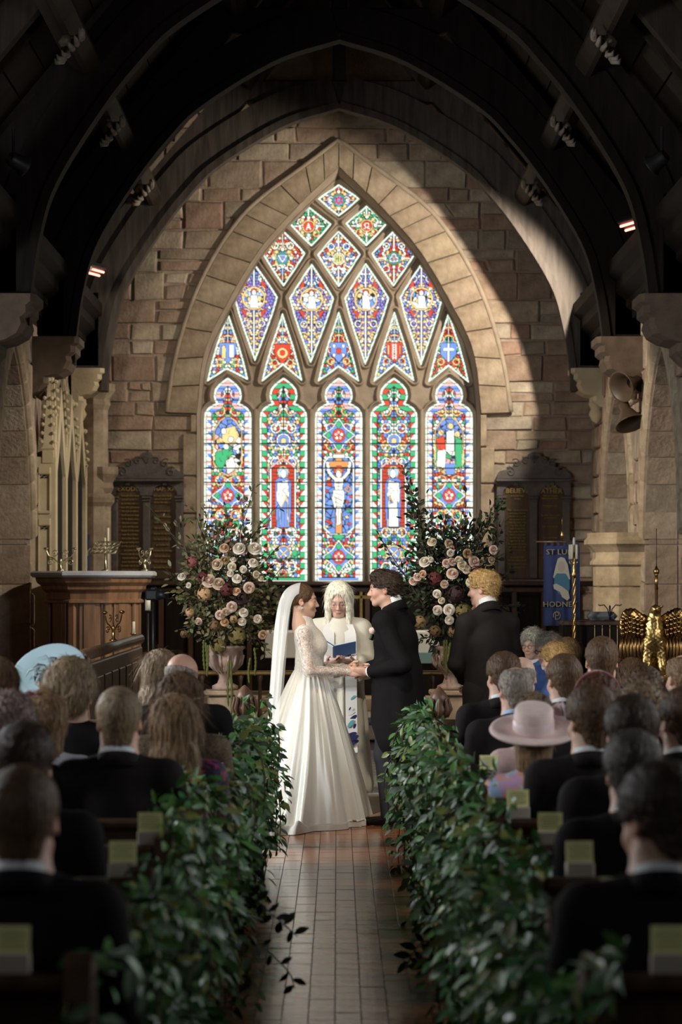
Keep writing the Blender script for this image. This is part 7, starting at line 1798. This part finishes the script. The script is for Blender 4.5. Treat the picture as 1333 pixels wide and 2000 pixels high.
ral = empty('altar_rail', (0, 24.0, .29), label='brass-topped altar rail across the sanctuary', cat='rail'); MB().box((0, 0, .50), (5.2, .09, .04), bev=.012).build('top_rail', M_BRASS, ral); MB().box((0, 0, .03), (5.2, .07, .05), bev=.01).build('bottom_rail', M_PEW, ral)
for k in range(27): MB().lathe([(.022, .05), (.03, .08), (.014, .14), (.02, .26), (.014, .40), (.028, .46), (.02, .48)], 10, c=(-2.5 + k * .192, 0, 0)).build('baluster', M_PEW, ral, True)
kn = empty('kneeler', (0, 23.72, .291), label='long blue-grey kneeler at the altar rail', cat='kneeler'); MB().box((0, 0, .035), (3.6, .2, .06), bev=.025).build('cushion', mat('kneeler_blue', (.10, .15, .19), rough=.85), kn); MB().box((0, 0, .004), (3.6, .18, .006)).build('base', M_PEW, kn)
# ---- parish banner
bY = 21.4; bo = P(1099, 1140, bY); bn = empty('parish_banner', bo, label='blue parish banner with gold lettering and a veiled figure on a pole', cat='banner')
lb = lambda a, b: P(a, b, bY) - bo
nx, nz = 26, 30; V = []
for i in range(nz):
    for k in range(nx):
        a = 1063 + (1133 - 1063) * k / (nx - 1) - (3 if i > 15 else 3 * i / 15) * (1 - 2 * k / (nx - 1)) * .3; b = 1066 + (1222 - 1066) * i / (nz - 1); q = lb(a, b); V.append((q[0], .012 * math.sin(k * .8 + .4) * (.3 + i / nz), q[2]))
n1 = nx * nz; V += [(a, b + .004, c) for a, b, c in V]; idx_ = np.arange(n1).reshape(nz, nx); F1 = np.stack([idx_[:-1, :-1], idx_[1:, :-1], idx_[1:, 1:], idx_[:-1, 1:]], -1).reshape(-1, 4)
mesh_obj('cloth', (np.array(V), np.vstack([F1, F1[:, ::-1] + n1])), M_BANB, bn)
for k in range(6): q = lb(1067 + k * 12.3, 1061); MB().box((q[0], 0, q[2]), (.026, .012, .05), bev=.004).build('loop', M_BANB, bn)
M_COPP = mat('copper_pole', (.40, .20, .09), rough=.4, metal=.8)
a, b = lb(1048, 1058), lb(1141, 1058); MB().tube([a, b], .008, 8).build('crossbar', M_COPP, bn, True)
MB().tube([(0, .02, lb(0, 1050)[2]), (0, .02, -bo[2] + .16)], .011, 8).build('pole', M_COPP, bn, True); MB().lathe([(.009, 0), (.016, .02), (.01, .04), (.013, .05), (.004, .06), (.004, .16), (0, .18)], 10, c=(0, .02, lb(0, 1050)[2])).build('finial', M_BRASS, bn, True)
TG = MATS['thread_gold']; q = lb(1097, 1083); text3d('ST LUKE', .066, TG, bn, (q[0], -.022, q[2]), wide=1.12); q = lb(1094, 1185); text3d('HODNET', .066, TG, bn, (q[0], -.022, q[2]), wide=1.1)
bp = lambda pts, m, nm, y=-.02: MB().prism([(lb(a, b)[0], lb(a, b)[2]) for a, b in pts], lambda u, v, d: (u, y + d, v), -.003, .003).build(nm, m, bn)
bp([(1096, 1088), (1103, 1090), (1109, 1102), (1114, 1130), (1110, 1136), (1104, 1120), (1088, 1120), (1082, 1130), (1081, 1126), (1086, 1104), (1090, 1091)], mat('thread_white', (.66, .62, .50), rough=.8), 'veil_patch')
bp([(1084, 1124), (1092, 1120), (1106, 1121), (1113, 1134), (1113, 1150), (1107, 1165), (1092, 1160), (1082, 1146)], mat('thread_teal', (.10, .24, .34), rough=.8), 'robe_patch', -.022)
bp([(1089 + 7.5 + 7.5 * math.cos(q), 1107 + 11 * math.sin(q)) for q in np.linspace(0, 2 * PI, 15)[:-1]], mat('thread_skin', (.62, .50, .38), rough=.8), 'face_patch', -.024)
bp([(1081, 1142), (1087, 1140), (1100, 1147), (1110, 1155), (1113, 1168), (1108, 1173), (1098, 1166), (1094, 1156), (1082, 1150)], MATS['thread_white'], 'bundle_patch', -.025)
c = lb(1088, 1202); MB().tube([A(c[0] + .03 * math.cos(q), -.022, c[2] + .034 * math.sin(q)) for q in np.linspace(-2.2, 5.2, 20)][:16], .004, 5).tube([(c[0] - .012, -.024, c[2] - .04), (c[0] - .012, -.024, c[2] + .03), (c[0] + .016, -.024, c[2] + .024), (c[0] + .012, -.024, c[2]), (c[0] - .01, -.024, c[2])], .004, 5).build('emblem', TG, bn, True)
# ---- tall twisted candlestick
kY = 20.6; kb = P(1122, 1300, kY); ks = empty('floor_candlestick', (kb[0], kY, .148), label='tall twisted brass candlestick with a ring of candles before the blue banner', cat='candlestick'); zc = lambda y: P(0, y, kY)[2] - .148
tw = MB()
for s in range(3): tw.tube([(.010 * math.cos(t * 40 + s * 2.09), .010 * math.sin(t * 40 + s * 2.09), .1 + t * (zc(1125) - .1)) for t in np.linspace(0, 1, 160)], .0085, 5)
tw.build('twisted_stem', M_BRASS, ks, True); MB().lathe([(.14, 0), (.13, .02), (.05, .05), (.02, .1)], 16).build('foot', M_BRASS, ks, True); MB().lathe([(.012, zc(1130)), (.03, zc(1122)), (.014, zc(1116)), (.022, zc(1110)), (.012, zc(1100)), (.018, zc(1092)), (.008, zc(1080))], 12).build('knop', M_BRASS, ks, True)
MB().lathe([(.012, zc(1222)), (.022, zc(1220)), (.012, zc(1217))], 10).build('ring', M_BRASS, ks, True)
for k in range(5):
    q = k * 2 * PI / 5 + .3; x, y = .035 * math.cos(q), .035 * math.sin(q); z0 = zc(1092 if k else 1078)
    if k == 0: x = y = 0
    MB().tube([(0, 0, zc(1105)), (x * 1.2, y * 1.2, zc(1100)), (x, y, z0)], .004, 5).build('branch', M_BRASS, ks, True); MB().lathe([(.012, 0), (.012, .12 if k else .1), (.009, .124)], 10, c=(x, y, z0)).build('candle', M_WAX, ks, True)
# ---- brass eagle lectern
eY = 16.2; eb = P(1278, 1300, eY); eg = empty('eagle_lectern', (eb[0], eY, 0), label='polished brass eagle lectern with spread wings', cat='lectern'); ZE = lambda y: P(0, y, eY)[2]; XE = lambda x: (x - 1278) * sc_(eY)
S = SDF((-.14, -.2, .85), (.14, .2, 1.62), .007); S.ell((0, 0, ZE(1240)), (.075, .075, .125), .02); S.cone((0, -.0, ZE(1215)), (.004, -.02, ZE(1196)), .055, .038, .03); S.ell((.008, -.035, ZE(1190)), (.036, .045, .032), .015); S.cone((.02, -.06, ZE(1187)), (.05, -.085, ZE(1183)), .016, .005, .01)
for sx in (-1, 1): S.cone((sx * .035, -.01, ZE(1258)), (sx * .05, -.02, ZE(1295)), .046, .03, .02); S.cone((sx * .05, -.02, ZE(1295)), (sx * .055, -.06, ZE(1312)), .028, .022, .02); [S.cone((sx * .055, -.05, ZE(1308)), (sx * .055 + dx, -.11, ZE(1320)), .016, .010, .008) for dx in (-.03, 0, .03)]
S.cone((0, .05, ZE(1265)), (0, .08, ZE(1300)), .05, .06, .03); S.noise(lambda X, Y, Z: .003 * np.sin(X * 160 + np.sin(Z * 90) * 2) * np.sin(Z * 130)); mesh_obj('body', S.get(), mat('eagle_brass', (.42, .28, .10), rough=.36, metal=1.0, var=.25, vscale=25), eg)
M_BRD = mat('dark_brass', (.30, .17, .06), rough=.32, metal=1.0, var=.25, vscale=18)
for sg in (-1, 1):
    S = SDF((-.34, -.16, 1.02), (.34, .16, 1.58), .008); X = lambda a: sg * a
    S.cone((X(.06), .02, ZE(1215)), (X(.15), .0, ZE(1202)), .045, .05, .03, flat=((0, 1, 0), .5)); S.ell((X(.165), .0, ZE(1222)), (.07, .035, .10), .03); S.ell((X(.15), .02, ZE(1255)), (.075, .025, .10), .03)
    S.noise(lambda X_, Y, Z: .0035 * np.sin(X_ * 190) * np.sin(Z * 190)); w = mesh_obj('wing', S.get(), M_BRD, eg)
    for k in range(7):
        a = .075 + k * .023; MB().tube([(X(a), -.012, ZE(1240)), (X(a + .012), -.028, ZE(1265)), (X(a + .008), -.02, ZE(1288 + 5 * math.sin(k * .5))), (X(a), -.005, ZE(1296 + 4 * math.sin(k * .5)))], [.012, .013, .011, .004], 6).build('flight_feather', M_BRD, w, True)
    for j in range(4):
        for k in range(6):
            a = .085 + k * .026; zz = ZE(1206 + j * 9 + abs(k - 3) * 2); MB().tube([(X(a), -.028, zz + .012), (X(a), -.042, zz), (X(a), -.034, zz - .022)], [.008, .013, .004], 6).build('covert_feather', M_BRD, w, True)
MB().lathe([(.0, ZE(1345)), (.06, ZE(1342)), (.10, ZE(1330)), (.105, ZE(1322)), (.08, ZE(1312)), (0, ZE(1308))], 20, c=(0, -.04, 0)).build('globe', M_BRASS, eg, True); MB().lathe([(.26, 0), (.26, .05), (.2, .1), (.07, .16), (.06, .5), (.09, .54), (.06, .58), (.055, .85), (.10, .92), (.07, ZE(1340))], 18).build('stem', M_BRASS, eg, True)
MB().box((0, .1, ZE(1208)), (.42, .03, .02), bev=.004).build('book_rest', M_BRASS, eg)
# ---- slim staff behind the eagle
st_ = empty('brass_staff', (P(1283, 1135, 17.9)[0], 17.9, .148), label='slim brass and copper staff rising behind the eagle lectern', cat='staff'); zs = lambda y: P(0, y, 17.9)[2] - .148
MB().tube([(0, 0, 0), (0, 0, zs(1152))], .012, 8).build('shaft', M_COPP, st_, True); MB().tube([(0, 0, zs(1152)), (0, 0, zs(1120))], .013, 10).build('sleeve', M_BRASS, st_, True); MB().lathe([(.012, zs(1122)), (.022, zs(1119)), (.024, zs(1114)), (.012, zs(1110)), (.004, zs(1105))], 12).build('collar', M_BRASS, st_, True); MB().tube([(0, 0, zs(1106)), (0, 0, zs(1032))], .0025, 6).build('wire', M_BLACK, st_, True)
# ---- vestry desk with cushion and stand, tall chair back
dY = 20.9; dd = P(1165, 1212, dY); ds = empty('clergy_desk', (dd[0], dY, .148), label='dark boarded clergy desk behind the choir', cat='desk'); dz = dd[2] - .148
MB().box((0, 0, dz - .02), (.62, .45, .04), bev=.008).build('top', M_PEW, ds)
for k in range(9): MB().box((-.26 + k * .065, -.19, (dz - .04) / 2), (.058, .03, dz - .04), bev=.004).build('board', M_OAK_DARK, ds)
for sx in (-.29, .29): MB().box((sx, 0, (dz - .04) / 2), (.03, .4, dz - .04)).build('side', M_OAK_DARK, ds)
cu = empty('cushion', (P(1176, 1212, dY)[0], dY, dd[2] + .001), label='grey-blue cushion on the clergy desk', cat='cushion'); MB().box((0, 0, .038), (.25, .2, .075), bev=.03).build('pad', mat('cushion_grey', (.16, .18, .20), rough=.9), cu); MB().tube([(-.125, -.1, .038), (.125, -.1, .038)], .006, 6).build('piping', MATS['cushion_grey'], cu, True)
ms = empty('iron_stand', (P(1192, 1212, dY - .1)[0], dY - .1, dd[2] + .001), label='small black iron stand with two curled arms on the clergy desk', cat='stand'); MB().tube([(0, 0, 0), (0, 0, .13)], .008, 8).build('post', M_BLACK, ms, True)
for sg in (-1, 1): MB().tube([(0, 0, .02), (sg * .02, 0, .1), (sg * .05, 0, .135), (sg * .09, 0, .13), (sg * .10, 0, .14)], .005, 6).build('arm', M_BLACK, ms, True)
MB().lathe([(.05, 0), (.05, .006), (.01, .012)], 12).build('foot', M_BLACK, ms, True)
ch = empty('sedilia_chair', (P(1148, 1135, 26.2)[0], 26.2, .29), label='tall dark chair with a pierced back by the right wall', cat='chair')
hb_ = P(0, 1140, 26.2)[2] - .29
for sx in (-.17, .17): MB().box((sx, 0, hb_ / 2), (.06, .06, hb_), bev=.01).build('post', M_OAK_DARK, ch)
MB().box((0, 0, hb_), (.46, .08, .06), bev=.012).build('cresting', M_OAK_DARK, ch); MB().box((0, -.2, .45), (.40, .42, .05), bev=.01).build('seat', M_OAK_DARK, ch); MB().box((0, .01, .75), (.3, .02, .5)).build('back_panel', M_OAK_DARK, ch)
for sx in (-.17, .17): MB().box((sx, -.36, .21), (.05, .05, .42), bev=.008).build('leg', M_OAK_DARK, ch)
# choir stalls on the right
for k, (x, lab) in enumerate(((2.0, 'oak choir bench under the blue-robed choir'), (2.5, 'rear oak choir bench behind the blue-robed choir'))):
    t = empty('choir_bench', (x, 19.3, .148), label=lab, cat='bench'); MB().box((0, 0, .38), (.36, 2.6, .04), bev=.01).build('seat', M_PEW, t); MB().box((.2, 0, .55), (.04, 2.6, .8), bev=.01).build('backrest', M_PEW, t)
    for y in (-1.25, 1.25): MB().box((0, y, .19), (.34, .05, .36), bev=.01).build('end', M_PEW, t)
# ---- horn loudspeakers on the right pier
for k, (px, py, Y, R, lab) in enumerate(((1233, 748, 23.2, rot(1.9, 0, -.9), 'upper brown horn speaker high on the right pier'), (1225, 805, 23.2, rot(2.6, 0, .5), 'lower brown horn speaker high on the right pier'))):
    t = empty('horn_speaker', P(px, py, Y), label=lab, cat='speaker', group='brown horn speakers'); mm = mat('brown_enamel', (.07, .045, .03), rough=.45)
    o = MB().lathe([(.03, -.12), (.05, -.1), (.05, -.03), (.07, .0), (.10, .06), (.15, .13), (.155, .14), (.14, .135), (.09, .06), (.05, .0)], 22, cap=False).build('horn', mm, t, True); o.rotation_euler = Matrix(R).to_euler()
    o2 = MB().lathe([(0, -.2), (.05, -.19), (.055, -.12), (.03, -.1)], 14).build('driver', mm, t, True); o2.rotation_euler = o.rotation_euler
    MB().tube([(0, 0, 0), (.1, .1, 0), (.24, .24, -.01)], .012, 6).build('bracket', mm, t, True)
# ---- radiant heaters up on the wall plates
for px, py, Y, sg, s_ in ((1237, 437, 21.5, 1, 'right'), (183, 528, 25.6, -1, 'left')):
    c = P(px, py, Y); t = empty('radiant_heater', c, label='glowing red radiant heater under the %s roof slope' % s_, cat='heater', group='radiant heaters'); Rh = rot(0, sg * .6, sg * .35)
    MB().box((0, 0, .02), (.13, .36, .07), R=Rh, bev=.01).build('casing', M_BLACK, t)
    g = MB()
    for e in (-.03, .03): g.tube([Rh @ A(e, -.16, -.025), Rh @ A(e, .16, -.025)], .012, 8)
    g.build('element', mat('heater_glow', (.8, .2, .15), emit=(1.0, .20, .14), estr=5.0), t, True); MB().box(tuple(Rh @ A(0, -.185, 0)), (.12, .012, .10), R=Rh).build('reflector_end', mat('heater_end', (.6, .45, .4), rough=.3), t); MB().tube([(0, 0, .05), (sg * .12, 0, .3)], .012, 6).build('bracket', M_BLACK, t)
# ---- floodlights that light the chancel (fixed to the trusses; the choir one is added)
for f in FLOODS:
    p = np.array(f[0]); d = np.array(f[1]) - p; d /= np.linalg.norm(d); t = empty('floodlight', p, label=f[7], cat='floodlight', group='floodlights on the trusses')
    q = Vector(d).to_track_quat('-Z', 'Y').to_matrix(); m = MB().lathe([(.05, .14), (.06, .12), (.07, .02), (.09, .0), (.09, -.01), (.065, .01)], 14, cap=False); o = m.build('housing', M_BLACK, t, True); o.rotation_euler = q.to_euler(); o.location = 0.09 * -d * 0
    MB().tube([-d * .1, -d * .1 + A(0, 0, .25)], .012, 6).build('bracket', M_BLACK, t)
# ================================================================== HATS
def hat_on(p, J, name, lab, cat='hat'):
    R = Matrix(J['headR']).to_4x4(); M = Matrix.LocRotScale(p.location, p.rotation_euler, p.scale) @ Matrix.Translation(Vector(J['head'])) @ R
    t = empty(name, (0, 0, 0), label=lab, cat=cat); t.matrix_world = M; return t
M_PINKH = mat('pink_straw', (.80, .61, .56), rough=.75, var=.04, vscale=30, bump=.1, bscale=300); M_BLUEH = mat('pale_blue_straw', (.52, .70, .76), rough=.55, bump=.08, bscale=300)
t = hat_on(ph_p, ph_J, 'wide_hat', 'wide-brimmed pale pink hat with a ribbon')
hh = Matrix.Rotation(.36, 4, 'X')
def hp_(o): o.matrix_local = Matrix.Translation((0, -.022, .066)) @ hh; return o
br = []; n = 64
prof = [(.09, .0), (.11, -.004), (.15, -.002), (.185, .008), (.20, .004), (.205, -.006), (.19, -.002), (.15, -.010), (.11, -.012), (.09, -.008)]
hp_(MB().lathe(prof, n, cap=False).build('brim', M_PINKH, t, True)); hp_(MB().lathe([(.094, -.006), (.092, .06), (.089, .095), (.080, .108), (.05, .112), (0, .110)], 48, cap=False, sy=1.14).build('crown', M_PINKH, t, True)); hp_(MB().lathe([(.0965, .0), (.0965, .05), (.094, .052)], 48, cap=False, sy=1.14).build('ribbon', mat('pink_ribbon', (.70, .53, .53), rough=.4), t, True))
for k in range(5): hp_(MB().tube([(.06, .06, .05), (.1 + .02 * k, .09, .07 + .02 * math.sin(k)), (.13 + .01 * k, .05 - .02 * k, .05), (.08, .05, .04)], [.008, .016, .012, .006], 6).build('bow_loop', MATS['pink_ribbon'], t, True))
t = hat_on(pl_hat, J_hat, 'saucer_hat', 'pale blue saucer hat trimmed with flowers and dark feathers')
hh2 = Matrix.Translation((.0, -.045, .085)) @ Matrix.Rotation(.85, 4, 'X') @ Matrix.Rotation(-.2, 4, 'Y')
def hq(o): o.matrix_local = hh2; return o
hq(MB().lathe([(0, .0), (.06, .002), (.13, .012), (.185, .03), (.19, .028), (.13, .006), (.06, -.004), (0, -.006)], 56, cap=False).build('disc', M_BLUEH, t, True))
M_QU = mat('feather_navy', (.02, .03, .045), rough=.5); M_FLB = mat('flower_silk', (.50, .58, .58), rough=.6)
for k in range(11):
    a = k * 2 * PI / 11 + .3; L = .07 + .05 * ((k * 7) % 5) / 5; hq(MB().tube([(0, 0, .01), (L * .5 * math.cos(a), L * .5 * math.sin(a), .045), (L * math.cos(a + .3), L * math.sin(a + .3), .035), (L * 1.15 * math.cos(a + .7), L * 1.15 * math.sin(a + .7), .03)], [.002, .006, .006, .001], 5).build('feather', M_QU if k % 2 else mat('feather_pale', (.35, .42, .44), rough=.5), t, True))
o = link('silk_flower', ROSES[0], t, mat=M_FLB); o.matrix_local = hh2 @ Matrix.Translation((-.03, .0, .03)) @ Matrix.Scale(.05, 4)
t = hat_on(rb_p, rb_J, 'headband', 'padded red velvet headband', 'headband'); MB().tube([(.098 * math.sin(q), .02 - .03 * math.cos(q) * .3, .03 + .105 * math.cos(q)) for q in np.linspace(-1.6, 1.6, 24)], [.012 + .008 * math.sin(i / 23 * PI) for i in range(24)], 10).build('velvet_roll', mat('red_velvet', (.20, .022, .018), rough=.8, sheen=.6), t, True)
t = hat_on(fl_p, fl_J, 'hair_flower', 'dusky pink silk flower in blonde hair', 'hair flower')
for k in range(5): a = k * 1.256; o = link('petal_cluster', ROSES[k % 3], t, mat=mat('dusky_petal', (.42, .22, .20), rough=.7, rand=.1)); o.matrix_local = Matrix.Translation((-.03 + .035 * math.cos(a), -.05 + .03 * math.sin(a), .115)) @ Matrix.Scale(.032, 4)

# ---- white pillar candle on an iron stand behind the tripod
pcn = P(289, 1192, 21.2); t = empty('pillar_candle', (pcn[0], 21.2, .148), label='thick white candle on an iron floor stand behind the tripod', cat='candle'); hz_ = pcn[2] - .148
MB().lathe([(.024, hz_), (.024, hz_ + .095), (.02, hz_ + .1)], 14).build('wax', M_WAX, t, True); MB().lathe([(.008, hz_ - .02), (.035, hz_ - .006), (.035, hz_)], 12).build('dish', M_BLACK, t, True); MB().tube([(0, 0, .02), (0, 0, hz_ - .01)], .01, 8).build('stem', M_BLACK, t, True); MB().lathe([(.13, 0), (.12, .015), (.01, .03)], 14).build('foot', M_BLACK, t, True)
